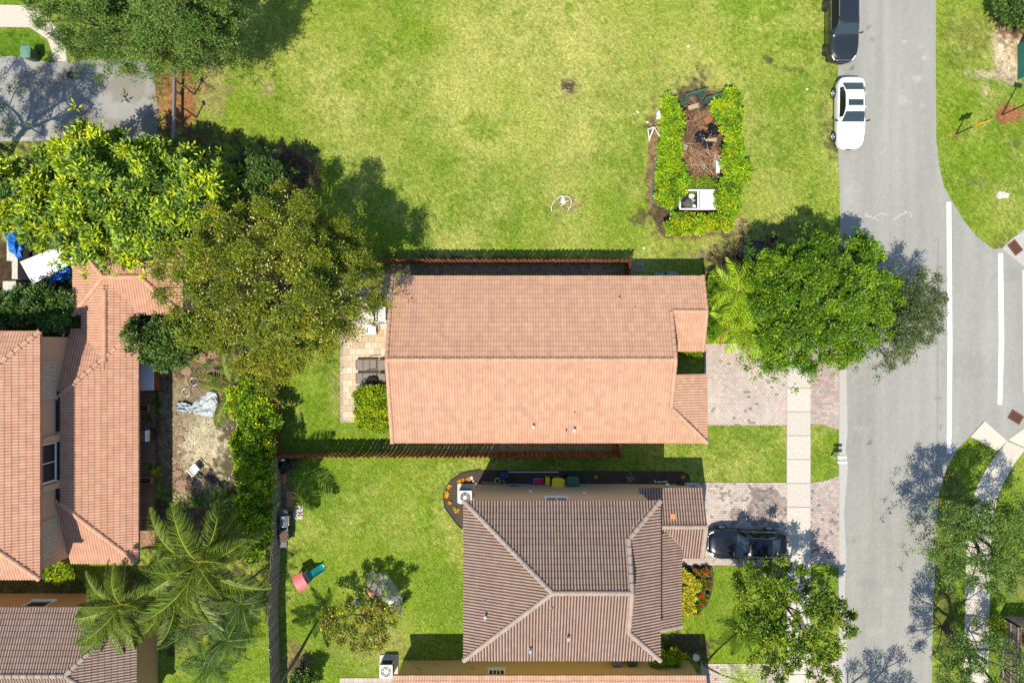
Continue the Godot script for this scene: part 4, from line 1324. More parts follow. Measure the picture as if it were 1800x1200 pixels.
func house_southwest() -> void:
	var h := thing("house", "bottom left house with dark brown tile roof and orange wall", "house", Vector3.ZERO, 0.0, "houses along the street")
	var r := new_roof(0.326, 0.335, Color(0.92, 0.97, 1.0), Color(0.26, 0.27, 0.28), 505)
	var E := -22.28; var N := 15.77; var e := 3.0; var t := 3.4; var s := 0.4
	roof_plane(r, V2([E, N, E - t, N + t, -39, N + t, -39, N]), Vector3(E, e, N), Vector2(0, 1), s)
	roof_plane(r, V2([E, N, E, N + 2 * t, E - t, N + t]), Vector3(E, e, N), Vector2(-1, 0), s)
	roof_plane(r, V2([E, N + 2 * t, -39, N + 2 * t, -39, N + t, E - t, N + t]), Vector3(E, e, N + 2 * t), Vector2(0, -1), s)
	var roof := finish_roof(r, h, M.tile_brown, M.roof_edge)
	var ck := []
	for c in [Color(0.95, 1.0, 1.0), Color(0.85, 0.9, 0.9)]: ck.append(cap_mesh(0.15, 0.46, c))
	caps(roof, ck, M.cap_brown, Vector3(E, e, N), Vector3(E - t, e + s * t, N + t), 0.42, 0.0, 1)
	caps(roof, ck, M.cap_brown, Vector3(E, e, N + 2 * t), Vector3(E - t, e + s * t, N + t), 0.42, 0.0, 2)
	caps(roof, ck, M.cap_brown, Vector3(E - t, e + s * t, N + t), Vector3(-38, e + s * t, N + t), 0.42, 0.0, 3)
	wall_part(h, R4(-39, 16.05, -22.57, N + 2 * t - 0.3), e - 0.03, M.stucco_orange)
	window(h, Vector3(-28.9, 1.9, 16.05), 1.3, 0.9, Vector3.FORWARD, 0)

# ------------------------------------------------------------------ fences
func picket_mesh(w: float, h: float, t: float, tone: Color) -> ArrayMesh:
	var mb := MB.new()
	mb.col = tone
	var p := [Vector2(-w / 2, 0), Vector2(w / 2, 0), Vector2(w / 2, h - 0.04), Vector2(w / 2 - 0.035, h), Vector2(-w / 2 + 0.035, h), Vector2(-w / 2, h - 0.04)]
	var o := Vector3(0, h / 2, 0)
	for i in range(1, 5):
		mb.ft(Vector3(p[0].x, p[0].y, t / 2), Vector3(p[i].x, p[i].y, t / 2), Vector3(p[i + 1].x, p[i + 1].y, t / 2), o)
		mb.ft(Vector3(p[0].x, p[0].y, -t / 2), Vector3(p[i].x, p[i].y, -t / 2), Vector3(p[i + 1].x, p[i + 1].y, -t / 2), o)
	for i in 6:
		var a: Vector2 = p[i]; var b: Vector2 = p[(i + 1) % 6]
		mb.fq(Vector3(a.x, a.y, t / 2), Vector3(b.x, b.y, t / 2), Vector3(b.x, b.y, -t / 2), Vector3(a.x, a.y, -t / 2), o)
	return mb.mesh()

func fence(called: String, label: String, runs: Array, h: float, pitch: float, w: float, m: Material, tones: Array, seed: int, shadow_box := true, lean := 0.0) -> void:
	var rg := RandomNumberGenerator.new()
	rg.seed = seed
	var t := thing(called, label, "fence")
	var ms := []
	for c in tones: ms.append(picket_mesh(w, h, 0.022, c))
	for run in runs:
		var a: Vector3 = run[0]; var b: Vector3 = run[1]
		var d := (b - a); var L := d.length(); d = d.normalized()
		var side := d.cross(Vector3.UP)
		var n := int(L / pitch)
		for i in n + 1:
			var o := (0.035 if i % 2 else -0.035) if shadow_box else 0.03
			var p = a + d * (i * L / max(1, n)) + side * o
			var bs := Basis(d, Vector3.UP, d.cross(Vector3.UP)) * Basis(Vector3.BACK, rg.randf_range(-0.012, 0.012)) * Basis(Vector3.RIGHT, rg.randf_range(-0.015, 0.015)) * Basis(Vector3.UP, rg.randf_range(-0.1, 0.1) + lean)
			part("picket", ms[rg.randi() % ms.size()], m, t, Transform3D(bs, p + Vector3(0, rg.randf_range(-0.03, 0.02), 0)))
		for y in [0.3, h * 0.52, h - 0.25]:
			var rm := MB.new()
			rm.box((a + b) * 0.5 + Vector3(0, y, 0), Vector3(L, 0.085, 0.04), Basis(d, Vector3.UP, d.cross(Vector3.UP)), 0.006)
			part("rail", rm, m, t)
		var np := int(max(1, round(L / 2.4)))
		for i in np + 1:
			var pm := MB.new()
			pm.box(a + d * (L * i / np) + Vector3(0, h * 0.49, 0), Vector3(0.1, h * 0.98, 0.1), Basis(d, Vector3.UP, d.cross(Vector3.UP)), 0.01)
			part("post", pm, m, t)

# ------------------------------------------------------------------ small objects
func wheelie_bin(label: String, pos: Vector3, turn: float, m: Material, lidm: Material, open := false, h := 1.0) -> void:
	var t := thing("wheelie_bin", label, "bin", pos, turn, "household wheelie bins")
	var b := MB.new()
	var g := []
	for q in [[0.0, 0.235, 0.26], [0.05, 0.25, 0.275], [h * 0.85, 0.295, 0.34], [h * 0.87, 0.315, 0.36], [h * 0.93, 0.315, 0.36]]:
		var row := []
		for k in 21:
			var a := TAU * k / 20.0
			var c := Vector2(sign(cos(a)) * pow(abs(cos(a)), 0.3), sign(sin(a)) * pow(abs(sin(a)), 0.3))
			row.append(Vector3(c.x * q[1], q[0], c.y * q[2]))
		g.append(row)
	b.surf(g)
	part("body", b, m, t)
	var l := MB.new()
	var lg := []
	for q in [[0.0, 0.325, 0.38], [0.035, 0.325, 0.38], [0.06, 0.3, 0.35], [0.085, 0.2, 0.24], [0.09, 0.0, 0.0]]:
		var row := []
		for k in 21:
			var a := TAU * k / 20.0
			var c := Vector2(sign(cos(a)) * pow(abs(cos(a)), 0.3), sign(sin(a)) * pow(abs(sin(a)), 0.3))
			row.append(Vector3(c.x * q[1], h * 0.93 + q[0], c.y * q[2]))
		lg.append(row)
	l.surf(lg)
	for s in [-0.18, 0.18]: l.box(Vector3(s, h * 0.955, 0.4), Vector3(0.06, 0.06, 0.1), Basis.IDENTITY, 0.01)
	part("lid", l, lidm, t)
	var hb := MB.new()
	hb.rod(Vector3(-0.24, h * 0.92, 0.44), Vector3(0.24, h * 0.92, 0.44), 0.022)
	part("handle", hb, m, t)
	for s in [-1.0, 1.0]:
		var w := MB.new()
		w.lathe(Vector3(s * 0.26, 0.11, 0.3), [Vector2(0.0, 0.035), Vector2(0.1, 0.035), Vector2(0.11, 0.02), Vector2(0.11, -0.03), Vector2(0.0, -0.03)], 14, Vector3(s, 0, 0))
		part("wheel", w, M.rubber, t)

func ac_unit(label: String, pos: Vector3, h := 0.85, w := 0.82) -> void:
	var t := thing("air_conditioner", label, "air conditioner", pos, 0.0, "outdoor air conditioning units")
	var pad := MB.new()
	pad.box(Vector3(0.02, 0.04, -0.05), Vector3(w + 0.35, 0.09, w + 0.4), Basis.IDENTITY, 0.015)
	part("pad", pad, M.concrete_pale, t)
	var b := MB.new()
	for s in [-1.0, 1.0]:
		for q in [-1.0, 1.0]: b.box(Vector3(s * (w / 2 - 0.04), 0.08 + h / 2, q * (w / 2 - 0.04)), Vector3(0.08, h, 0.08), Basis.IDENTITY, 0.02)
	b.box(Vector3(0, 0.14, 0), Vector3(w, 0.12, w), Basis.IDENTITY, 0.02)
	part("frame", b, M.ac_metal, t)
	var coil := MB.new()
	for i in 12: coil.box(Vector3(0, 0.22 + i * (h - 0.2) / 12.0, 0), Vector3(w - 0.06, 0.03, w - 0.06))
	coil.box(Vector3(0, 0.1 + h / 2, 0), Vector3(w - 0.12, h - 0.1, w - 0.12))
	part("coil", coil, M.dark_metal, t)
	var top := MB.new()
	var k := 28
	for i in k:
		var a := TAU * i / k; var c := TAU * (i + 1) / k
		var f := func(x: float) -> Vector3:
			var u := Vector2(cos(x), sin(x))
			u /= max(abs(u.x), abs(u.y))
			return Vector3(u.x * w / 2, 0.08 + h, u.y * w / 2)
		var r := w * 0.4
		top.fq(f.call(a), f.call(c), Vector3(cos(c) * r, 0.1 + h, sin(c) * r), Vector3(cos(a) * r, 0.1 + h, sin(a) * r), Vector3(0, -5, 0))
		top.fq(f.call(a), f.call(c), f.call(c) - Vector3(0, 0.1, 0), f.call(a) - Vector3(0, 0.1, 0), Vector3(0, h, 0))
	part("top_panel", top, M.ac_metal, t)
	var fan := MB.new()
	fan.lathe(Vector3(0, h - 0.02, 0), [Vector2(w * 0.4, 0.11), Vector2(w * 0.39, -0.02), Vector2(0.0, -0.04)], 28)
	part("fan_well", fan, M.black_plastic, t)
	for i in 4:
		var bl := MB.new()
		bl.box(Vector3(w * 0.19, 0, 0), Vector3(w * 0.32, 0.012, w * 0.2), Basis(Vector3.RIGHT, 0.4), 0.004)
		part("fan_blade", bl, M.grey_metal, t, Transform3D(Basis(Vector3.UP, TAU * i / 4.0 + 0.4), Vector3(0, h + 0.0, 0)))
	var gr := MB.new()
	for i in 5:
		var r := w * 0.4 * (i + 1) / 5.0
		var pts := []
		var rr := []
		for j in 25:
			pts.append(Vector3(cos(TAU * j / 24.0) * r, h + 0.1, sin(TAU * j / 24.0) * r)); rr.append(0.006)
		gr.tube(pts, rr, 4, false)
	for i in 6: gr.rod(Vector3(0, h + 0.1, 0), Vector3(cos(TAU * i / 6.0) * w * 0.4, h + 0.1, sin(TAU * i / 6.0) * w * 0.4), 0.006, 4)
	gr.lathe(Vector3(0, h + 0.09, 0), [Vector2(0.11, 0.0), Vector2(0.09, 0.035), Vector2(0.0, 0.04)], 14)
	part("fan_guard", gr, M.galvanised, t)

func lounger(label: String, pos: Vector3) -> void:   # head towards +x
	var t := thing("sun_lounger", label, "sun lounger", pos, 0.0, "sun loungers on the patio")
	var f := MB.new()
	for s in [-0.31, 0.31]:
		f.box(Vector3(0.0, 0.3, s), Vector3(1.9, 0.06, 0.05), Basis.IDENTITY, 0.01)
	for x in [-0.85, 0.0, 0.85]: f.box(Vector3(x, 0.3, 0), Vector3(0.05, 0.05, 0.62))
	part("frame", f, M.taupe, t)
	for x in [-0.8, 0.75]:
		for s in [-0.29, 0.29]:
			var l := MB.new()
			l.box(Vector3(x, 0.15, s), Vector3(0.06, 0.3, 0.05), Basis.IDENTITY, 0.01)
			part("leg", l, M.taupe, t)
	for i in 22:
		var sl := MB.new()
		sl.box(Vector3(-0.92 + i * 0.06, 0.335, 0), Vector3(0.054, 0.014, 0.6), Basis.IDENTITY, 0.003)
		part("slat", sl, M.taupe_light if i % 7 else M.taupe, t)
	var bk := Node3D.new()
	bk.name = "backrest"
	t.add_child(bk)
	bk.transform = Transform3D(Basis(Vector3.BACK, 0.6), Vector3(0.42, 0.34, 0))
	for i in 11:
		var sl := MB.new()
		sl.box(Vector3(0.04 + i * 0.06, 0.0, 0), Vector3(0.054, 0.014, 0.6), Basis.IDENTITY, 0.003)
		part("slat", sl, M.taupe_light, bk)
	for s in [-1.0, 1.0]:
		var a := MB.new()
		a.tube([Vector3(-0.25, 0.33, s * 0.34), Vector3(-0.1, 0.52, s * 0.36), Vector3(0.25, 0.56, s * 0.36), Vector3(0.5, 0.5, s * 0.35)], [0.022, 0.024, 0.024, 0.02], 6)
		part("armrest", a, M.taupe, t)

func chair_white(called: String, label: String, pos: Vector3, turn: float, m: Material, group := "") -> void:
	var t := thing(called, label, "chair", pos, turn, group)
	for x in [-0.24, 0.24]:
		for z in [-0.24, 0.24]:
			var l := MB.new()
			l.tube([Vector3(x * 1.1, 0, z * 1.1), Vector3(x, 0.42, z)], [0.02, 0.025], 6)
			part("leg", l, m, t)
	var s := MB.new()
	s.box(Vector3(0, 0.43, 0), Vector3(0.52, 0.03, 0.5), Basis.IDENTITY, 0.012)
	part("seat", s, m, t)
	for i in 6:
		var b := MB.new()
		b.box(Vector3(-0.21 + i * 0.084, 0.67, 0.3), Vector3(0.055, 0.46, 0.02), Basis(Vector3.RIGHT, 0.22), 0.006)
		part("back_slat", b, m, t)
	var tr := MB.new()
	tr.box(Vector3(0, 0.89, 0.36), Vector3(0.52, 0.06, 0.03), Basis(Vector3.RIGHT, 0.22), 0.012)
	part("top_rail", tr, m, t)
	for q in [-1.0, 1.0]:
		var a := MB.new()
		a.box(Vector3(q * 0.28, 0.66, 0.02), Vector3(0.06, 0.025, 0.5), Basis.IDENTITY, 0.01)
		a.rod(Vector3(q * 0.28, 0.42, -0.2), Vector3(q * 0.28, 0.66, -0.2), 0.016)
		part("armrest", a, m, t)

func grill(label: String, pos: Vector3, turn: float, lidm: Material, rusty := false) -> void:
	var t := thing("gas_grill", label, "grill", pos, turn, "gas grills")
	var c := MB.new()
	c.box(Vector3(0, 0.4, 0), Vector3(0.7, 0.76, 0.5), Basis.IDENTITY, 0.02)
	part("cabinet", c, M.dark_metal, t)
	var fb := MB.new()
	fb.box(Vector3(0, 0.84, 0), Vector3(0.74, 0.12, 0.56), Basis.IDENTITY, 0.02)
	part("firebox", fb, M.dark_metal, t)
	if rusty:
		for i in 9:
			var g := MB.new()
			g.box(Vector3(-0.3 + i * 0.075, 0.915, 0), Vector3(0.035, 0.02, 0.46), Basis.IDENTITY, 0.005)
			part("grate_bar", g, M.rust, t)
	else:
		var l := MB.new()
		var g := []
		for i in 9:
			var a := PI * i / 8.0
			g.append([Vector3(-0.35, 0.9 + sin(a) * 0.24, -cos(a) * 0.27), Vector3(0.35, 0.9 + sin(a) * 0.24, -cos(a) * 0.27)])
		l.surf(g)
		for s in [-0.35, 0.35]:
			for i in 8: l.ft(Vector3(s, 0.9, 0), g[i][0 if s < 0 else 1], g[i + 1][0 if s < 0 else 1], Vector3(0, 0.95, 0))
		part("lid", l, lidm, t)
		var hd := MB.new()
		hd.rod(Vector3(-0.26, 1.0, -0.31), Vector3(0.26, 1.0, -0.31), 0.014)
		part("handle", hd, M.galvanised, t)
	for s in [-1.0, 1.0]:
		var sh := MB.new()
		sh.box(Vector3(s * 0.55, 0.87, 0), Vector3(0.34, 0.03, 0.48), Basis.IDENTITY, 0.01)
		part("side_shelf", sh, M.shelf_grey, t)
	for i in 4:
		var k := MB.new()
		k.lathe(Vector3(-0.24 + i * 0.16, 0.84, -0.28), [Vector2(0.03, 0.0), Vector2(0.026, 0.03), Vector2(0.0, 0.03)], 10, Vector3.FORWARD)
		part("knob", k, M.galvanised, t)

func sign_post(called: String, label: String, base: Vector3, h: float, plate: Vector3, facing: float, face: Material, group := "", lift := 0.0) -> void:
	var t := thing(called, label, "sign", base, 0.0, group)
	var p := MB.new()
	p.box(Vector3(0, h / 2, 0), Vector3(0.07, h, 0.07), Basis.IDENTITY, 0.01)
	part("post", p, M.dark_green_paint, t)
	var s := MB.new()
	var b := Basis(Vector3.UP, facing)
	s.box(b * Vector3(0, h - plate.y / 2 + lift, 0.055), plate, b, 0.008)
	part("sign_plate", s, face, t)
	var k := MB.new()
	k.box(b * Vector3(0, h - plate.y / 2 + lift, 0.03), Vector3(plate.x * 0.96, plate.y * 0.96, 0.015), b)
	part("sign_back", k, M.dark_green_paint, t)

func hammock() -> void:
	var t := thing("hammock", "white rope hammock with spreader bars and a pillow on the lawn", "hammock")
	var a := at(647, 1007, 1.15); var b := at(704, 1080, 1.15)
	var s1 := [at(645, 1029, 0.85), at(678, 1009, 0.85)]
	var s2 := [at(678, 1066, 0.85), at(707, 1050, 0.85)]
	for s in [s1, s2]:
		var m := MB.new()
		m.rod(s[0], s[1], 0.025, 8)
		part("spreader_bar", m, M.wood_pale, t)
	var ropes := MB.new()
	var n := 18
	for i in n + 1:
		var p: Vector3 = s1[0].lerp(s1[1], float(i) / n); var q: Vector3 = s2[0].lerp(s2[1], float(i) / n)
		var pts := []
		var rr := []
		for k in 9:
			var f := k / 8.0
			pts.append(p.lerp(q, f) - Vector3(0, 0.28 * sin(PI * f) * (0.5 + 0.5 * sin(PI * i / n)), 0)); rr.append(0.009)
		ropes.tube(pts, rr, 4, false)
		ropes.rod(a, p, 0.006, 4)
		ropes.rod(b, q, 0.006, 4)
	for k in range(1, 24):
		var f := k / 24.0
		var pts := []
		var rr := []
		for i in 7:
			var g := i / 6.0
			var p: Vector3 = s1[0].lerp(s1[1], g).lerp(s2[0].lerp(s2[1], g), f) - Vector3(0, 0.28 * sin(PI * f) * (0.5 + 0.5 * sin(PI * g)), 0)
			pts.append(p); rr.append(0.008)
		ropes.tube(pts, rr, 4, false)
	part("rope_bed", ropes, M.rope, t)
	var pw := MB.new()
	var pc: Vector3 = (s2[0] + s2[1]) * 0.5 + (s1[0] - s2[0]) * 0.09
	pw.box(pc + Vector3(0, 0.0, 0), Vector3(0.62, 0.11, 0.28), Basis(Vector3.UP, atan2(-(s2[1] - s2[0]).z, (s2[1] - s2[0]).x)), 0.05)
	part("pillow", pw, M.cloth_white, t)
	var st := MB.new()
	var ga := Vector3(a.x - 0.1, 0, a.z - 0.1); var gb := Vector3(b.x + 0.1, 0, b.z + 0.1)
	st.tube([a, ga.lerp(gb, 0.1) + Vector3(0, 0.05, 0), ga.lerp(gb, 0.9) + Vector3(0, 0.05, 0), b], [0.035, 0.035, 0.035, 0.035], 8)
	var cross := (b - a).cross(Vector3.UP).normalized()
	for f in [0.15, 0.85]: st.rod(ga.lerp(gb, f) + cross * 0.55 + Vector3(0, 0.03, 0), ga.lerp(gb, f) - cross * 0.55 + Vector3(0, 0.03, 0), 0.03)
	part("stand", st, M.dark_metal, t)

func play_slide() -> void:
	var p := at(545, 1008)
	var t := thing("play_slide", "small toy playhouse with red roof and green slide on the lawn", "slide", p, 0.5)
	for x in [-0.62, 0.05]:
		for z in [-0.32, 0.32]:
			var l := MB.new()
			l.box(Vector3(x, 0.5, z), Vector3(0.07, 1.0, 0.07), Basis.IDENTITY, 0.01)
			part("post", l, M.toy_tan, t)
	var d := MB.new()
	d.box(Vector3(-0.28, 0.55, 0), Vector3(0.72, 0.06, 0.7), Basis.IDENTITY, 0.01)
	part("deck", d, M.toy_tan, t)
	for s in [-1.0, 1.0]:
		var w := MB.new()
		w.box(Vector3(-0.28, 0.72, s * 0.33), Vector3(0.68, 0.3, 0.03), Basis.IDENTITY, 0.01)
		part("side_panel", w, M.toy_tan, t)
	var r := MB.new()
	var g := []
	for i in 9:
		var a := lerpf(-0.9, 0.9, i / 8.0)
		g.append([Vector3(-0.68, 0.95 + 0.28 * cos(a), 0.5 * sin(a) / sin(0.9)), Vector3(0.02, 0.95 + 0.28 * cos(a), 0.5 * sin(a) / sin(0.9))])
	r.surf(g)
	for s in [-0.68, 0.02]:
		for i in 8: r.ft(Vector3(s, 1.1, 0), g[i][0 if s < -0.5 else 1], g[i + 1][0 if s < -0.5 else 1], Vector3(-0.33, 1.1, 0))
	part("roof", r, M.toy_red, t)
	var sl := MB.new()
	var gg := []
	for i in 11:
		var f := i / 10.0
		var y := 0.58 * (1.0 - smoothstep(0.0, 0.9, f)) + 0.07
		var row := []
		for q in [[-0.24, 0.14], [-0.22, 0.13], [-0.19, 0.0], [0.19, 0.0], [0.22, 0.13], [0.24, 0.14]]: row.append(Vector3(0.1 + f * 0.95, y + q[1], q[0]))
		gg.append(row)
	sl.surf(gg, true)
	part("slide_chute", sl, M.toy_teal, t)

func debris_pen() -> void:
	var dry := [Color(0.21, 0.13, 0.075), Color(0.27, 0.17, 0.10), Color(0.16, 0.10, 0.06)]
	var rg := RandomNumberGenerator.new()
	rg.seed = 77
	var fm := []
	for i in 3: fm.append(frond_mesh(700 + i, 1.7, 0.42, 0.12, 0.2, 30, 0.035, dry[i], Color(0.33, 0.22, 0.13), 0.2))
	for q in [[1245, 200, 0.4, 150, "dead palm frond lying at the top of the brush pile"], [1215, 215, 0.5, 120, "pale brown dead frond fanned out beside the left hedge"], [1222, 250, 0.45, 160, "dead frond curling below the black bags"], [1232, 205, 0.6, 200, "dead frond leaning on the green fence panel"], [1250, 265, 0.4, 60, "dead frond half buried in the twigs"], [1205, 235, 0.35, 140, "dark dead frond against the left hedge"]]:
		solo("dead_frond", q[4], "palm frond", fm[rg.randi() % 3], M.dry_leaf, at(q[0], q[1], q[2]), deg_to_rad(q[3]), "dead palm fronds in the brush pile")
	var heap := MB.new()
	heap.blob(at(1228, 240, 0.1), Vector3(1.35, 0.35, 2.3), 5, 0.35, 16)
	var hp := solo("brush_heap", "brown heap of dead leaves between the two hedges", "brush pile", heap, M.litter)
	var twigs := MB.new()
	for i in 420:
		var p := at(rg.randf_range(1195, 1262), rg.randf_range(200, 308), rg.randf_range(0.3, 0.62))
		if rg.randf() < 0.55: p = at(rg.randf_range(1198, 1260), rg.randf_range(262, 306), rg.randf_range(0.3, 0.62))
		var d := Vector3(rg.randf_range(-1, 1), rg.randf_range(-0.12, 0.15), rg.randf_range(-1, 1)).normalized() * rg.randf_range(0.2, 0.65)
		var k := rg.randf_range(0.6, 1.5)
		mb_col(twigs, Color(0.30 * k, 0.15 * k, 0.075 * k) if rg.randf() < 0.75 else Color(0.5, 0.4, 0.3))
		twigs.tube([p - d, p + Vector3(0, rg.randf_range(0, 0.08), 0), p + d], [0.012, 0.016, 0.006], 4, false)
	part("twigs", twigs, M.vertex_rough, hp)
	hp.set_meta("label", "brown heap of dead leaves and reddish twigs between the two hedges")
	for q in [[1253, 228, 0.32, 0.27, 0.36, "round black bin bag on top of the brush pile"], [1232, 240, 0.38, 0.2, 0.32, "flatter black bin bag beside the round one"], [1244, 254, 0.3, 0.14, 0.22, "small torn black bag at the foot of the bag pile"]]:
		var b := MB.new()
		b.blob(Vector3.ZERO, Vector3(q[2], q[3], q[4]), int(q[0]), 0.5, 14)
		var o := solo("bin_bag", q[5], "bag", b, M.bag_black, at(q[0], q[1], 0.62), 0.3, "black bags on the brush pile")
	for q in [[1220, 187, 0.75, 0.28, 0.3, "pale plywood offcut below the green fence panel"], [1245, 210, 0.5, 0.42, 0.7, "orange brown board lying above the black bags"], [1250, 246, 0.75, 0.22, 0.15, "split tan plank right below the black bags"], [1238, 224, 0.5, 0.12, -0.4, "short rusty plank beside the round black bag"], [1203, 258, 0.38, 0.42, 1.2, "square cream board by the left hedge"], [1262, 293, 0.22, 0.75, 0.05, "white painted board standing near the right hedge"], [1268, 285, 0.3, 0.9, 0.12, "weathered cream board beside the white one"]]:
		var b := MB.new()
		b.box(Vector3.ZERO, Vector3(q[2], 0.03, q[3]), Basis(Vector3.RIGHT, 0.12) * Basis(Vector3.BACK, -0.1), 0.006)
		solo("board", q[5], "board", b, M.paint_white if q[0] == 1262 else (M.wood_orange if q[0] == 1245 or q[0] == 1238 else M.wood_pale), at(q[0], q[1], 0.66), q[4], "boards in the brush pile")
	# mesh panels of the pen
	for q in [[1198, 182, 1233, 172, "green mesh fence panel leaning at the upper end of the pen"], [1233, 188, 1258, 180, "shorter green mesh panel next to the leaning one"], [1211, 309, 1270, 312, "low green rail across the middle of the pen"], [1177, 360, 1174, 388, "teal panel end beside the trailer"]]:
		var a := at(q[0], q[1]); var b := at(q[2], q[3])
		var t := thing("mesh_barrier", q[4], "mesh barrier", Vector3.ZERO, 0.0, "green panels round the pen")
		var hh := 0.5 if q[0] == 1211 else 0.9
		var tilt := Vector3(0.05, hh, -0.25)
		var f := MB.new()
		f.rod(a, b, 0.025); f.rod(a + tilt, b + tilt, 0.03); f.rod(a, a + tilt, 0.025); f.rod(b, b + tilt, 0.025)
		part("panel_frame", f, M.teal_paint, t)
		var w := MB.new()
		for i in range(1, 14): w.rod(a.lerp(b, i / 14.0), a.lerp(b, i / 14.0) + tilt, 0.007, 4)
		for i in range(1, 6): w.rod(a + tilt * (i / 6.0), b + tilt * (i / 6.0), 0.007, 4)
		part("wire_mesh", w, M.teal_paint, t)
	for q in [[1148.5, 278, 1147, 357, "green edging rail outside the left hedge"], [1153, 276, 1154.5, 335, "second green rail close to the left hedge"]]:
		var m := MB.new()
		m.rod(at(q[0], q[1], 0.35), at(q[2], q[3], 0.35), 0.025)
		m.rod(at(q[0], q[1], 0.0), at(q[0], q[1], 0.37), 0.025); m.rod(at(q[2], q[3], 0.0), at(q[2], q[3], 0.37), 0.025)
		solo("edging_pipe", q[4], "rail", m, M.teal_paint, Vector3.ZERO, 0.0, "green rails by the pen")
	# utility trailer
	var c := at(1222.5, 355)
	var t := thing("utility_trailer", "low timber sided trailer with white lid over its right half", "trailer", c, 0.0)
	var L := 2.34; var Wd := 1.18
	for s in [-1.0, 1.0]:
		var b := MB.new()
		b.box(Vector3(0, 0.52, s * Wd / 2), Vector3(L, 0.5, 0.05), Basis.IDENTITY, 0.01)
		part("side_board", b, M.wood_orange, t)
		var e := MB.new()
		e.box(Vector3(s * (L / 2 - 0.025), 0.52, 0), Vector3(0.05, 0.5, Wd - 0.06), Basis.IDENTITY, 0.01)
		part("end_board", e, M.wood_orange, t)
		var w := MB.new()
		w.lathe(Vector3(-0.1, 0.25, s * (Wd / 2 + 0.1)), [Vector2(0.0, 0.07), Vector2(0.16, 0.07), Vector2(0.25, 0.05), Vector2(0.25, -0.05), Vector2(0.0, -0.05)], 18, Vector3(0, 0, s))
		part("wheel", w, M.rubber, t)
	var rim := MB.new()
	for s in [-1.0, 1.0]:
		rim.box(Vector3(0, 0.79, s * Wd / 2), Vector3(L + 0.06, 0.04, 0.1), Basis.IDENTITY, 0.01)
		rim.box(Vector3(s * L / 2, 0.79, 0), Vector3(0.1, 0.04, Wd - 0.1), Basis.IDENTITY, 0.01)
	rim.box(Vector3(-0.03, 0.79, 0), Vector3(0.09, 0.04, Wd - 0.1), Basis.IDENTITY, 0.01)
	part("top_rim", rim, M.paint_white, t)
	var bed := MB.new()
	bed.box(Vector3(0, 0.3, 0), Vector3(L - 0.12, 0.04, Wd - 0.08))
	part("bed", bed, M.black_plastic, t)
	var lid := MB.new()
	var g := []
	for i in 9:
		var row := []
		for j in 9:
			var x := i / 8.0; var z := j / 8.0
			row.append(Vector3(0.06 + x * 1.07, 0.815 + 0.05 * (1.0 - max(abs(x - 0.5), abs(z - 0.5)) * 2.0), -0.54 + z * 1.08))
		g.append(row)
	lid.surf(g, true)
	part("lid", lid, M.trailer_white, t)
	var tk := at(1219, 353, 0.55)
	for q in [[1211, 358, 0.34, 0.16, 0.3, "brown cloth bundle lying in the open half of the trailer", "cloth_bundle", "bundle", M.taupe], [1216, 344, 0.17, 0.14, 0.15, "white sack beside the brown bundle in the trailer", "sack", "sack", M.cloth_white], [1219, 363, 0.17, 0.13, 0.15, "white bucket-shaped bag at the trailer's middle bar", "sack", "sack", M.cloth_white], [1218, 352, 0.13, 0.12, 0.14, "grey lump between the two white sacks", "sack", "sack", M.grey_cloth], [1197, 356, 0.14, 0.12, 0.2, "dark blue bag at the trailer's left end", "sack", "sack", M.blue_dark]]:
		var b := MB.new()
		b.blob(Vector3.ZERO, Vector3(q[2], q[3], q[4]), int(q[0] * 3 + q[1]), 0.4, 10)
		solo(q[6], q[5], q[7], b, q[8], at(q[0], q[1], 0.5), 0.0, "junk in the trailer")
	# white frame lying against the left hedge
	var cf := MB.new()
	for e in [[1150, 223, 0.55, 1141, 246, 0.1], [1150, 223, 0.55, 1160, 240, 0.1], [1139, 227, 0.35, 1150, 223, 0.5], [1139, 227, 0.35, 1142, 246, 0.08], [1150, 224, 0.5, 1156, 222, 0.3]]:
		cf.tube([at(e[0], e[1], e[2]), at(e[3], e[4], e[5])], [0.05 if e[0] == 1150 and e[3] == 1141 else 0.028, 0.035], 6)
	solo("broken_chair", "broken white tube chair frame leaning on the left hedge", "chair frame", cf, M.paint_white)
	var w2 := MB.new()
	w2.blob(at(1160, 202, 0.2), Vector3(0.18, 0.14, 0.28), 9, 0.5, 10)
	solo("paint_bucket", "crumpled white container half under the left hedge", "container", w2, M.cloth_white)
	var bb := MB.new()
	bb.blob(at(1181, 379, 0.25), Vector3(0.22, 0.2, 0.2), 19, 0.4, 10)
	solo("tarp_bundle", "dark grey tarp bundle beside the teal panel end", "tarp", bb, M.bag_black)

func mb_col(m: MB, c: Color) -> void:
	m.col = c

func planter_box(label: String, c: Vector3, sx: float, sz: float, h: float, turn: float, fillm: Material, wood: Material, group: String) -> void:
	var t := thing("planter_box", label, "planter", c, turn, group)
	for s in [-1.0, 1.0]:
		for k in 2:
			var a := MB.new()
			a.box(Vector3(0, h * (0.26 + 0.5 * k), s * sz / 2), Vector3(sx + 0.04, h * 0.47, 0.045), Basis.IDENTITY, 0.008)
			part("plank", a, wood, t)
			var b := MB.new()
			b.box(Vector3(s * sx / 2, h * (0.26 + 0.5 * k), 0), Vector3(0.045, h * 0.47, sz - 0.05), Basis.IDENTITY, 0.008)
			part("plank", b, wood, t)
	var f := MB.new()
	var rg := RandomNumberGenerator.new()
	rg.seed = int(c.x * 100.0)
	var g := []
	for i in 9:
		var row := []
		for j in 9: row.append(Vector3(-sx / 2 + sx * i / 8.0, h * 0.72 + rg.randf_range(-0.06, 0.06), -sz / 2 + sz * j / 8.0))
		g.append(row)
	f.surf(g, true)
	part("filling", f, fillm, t)

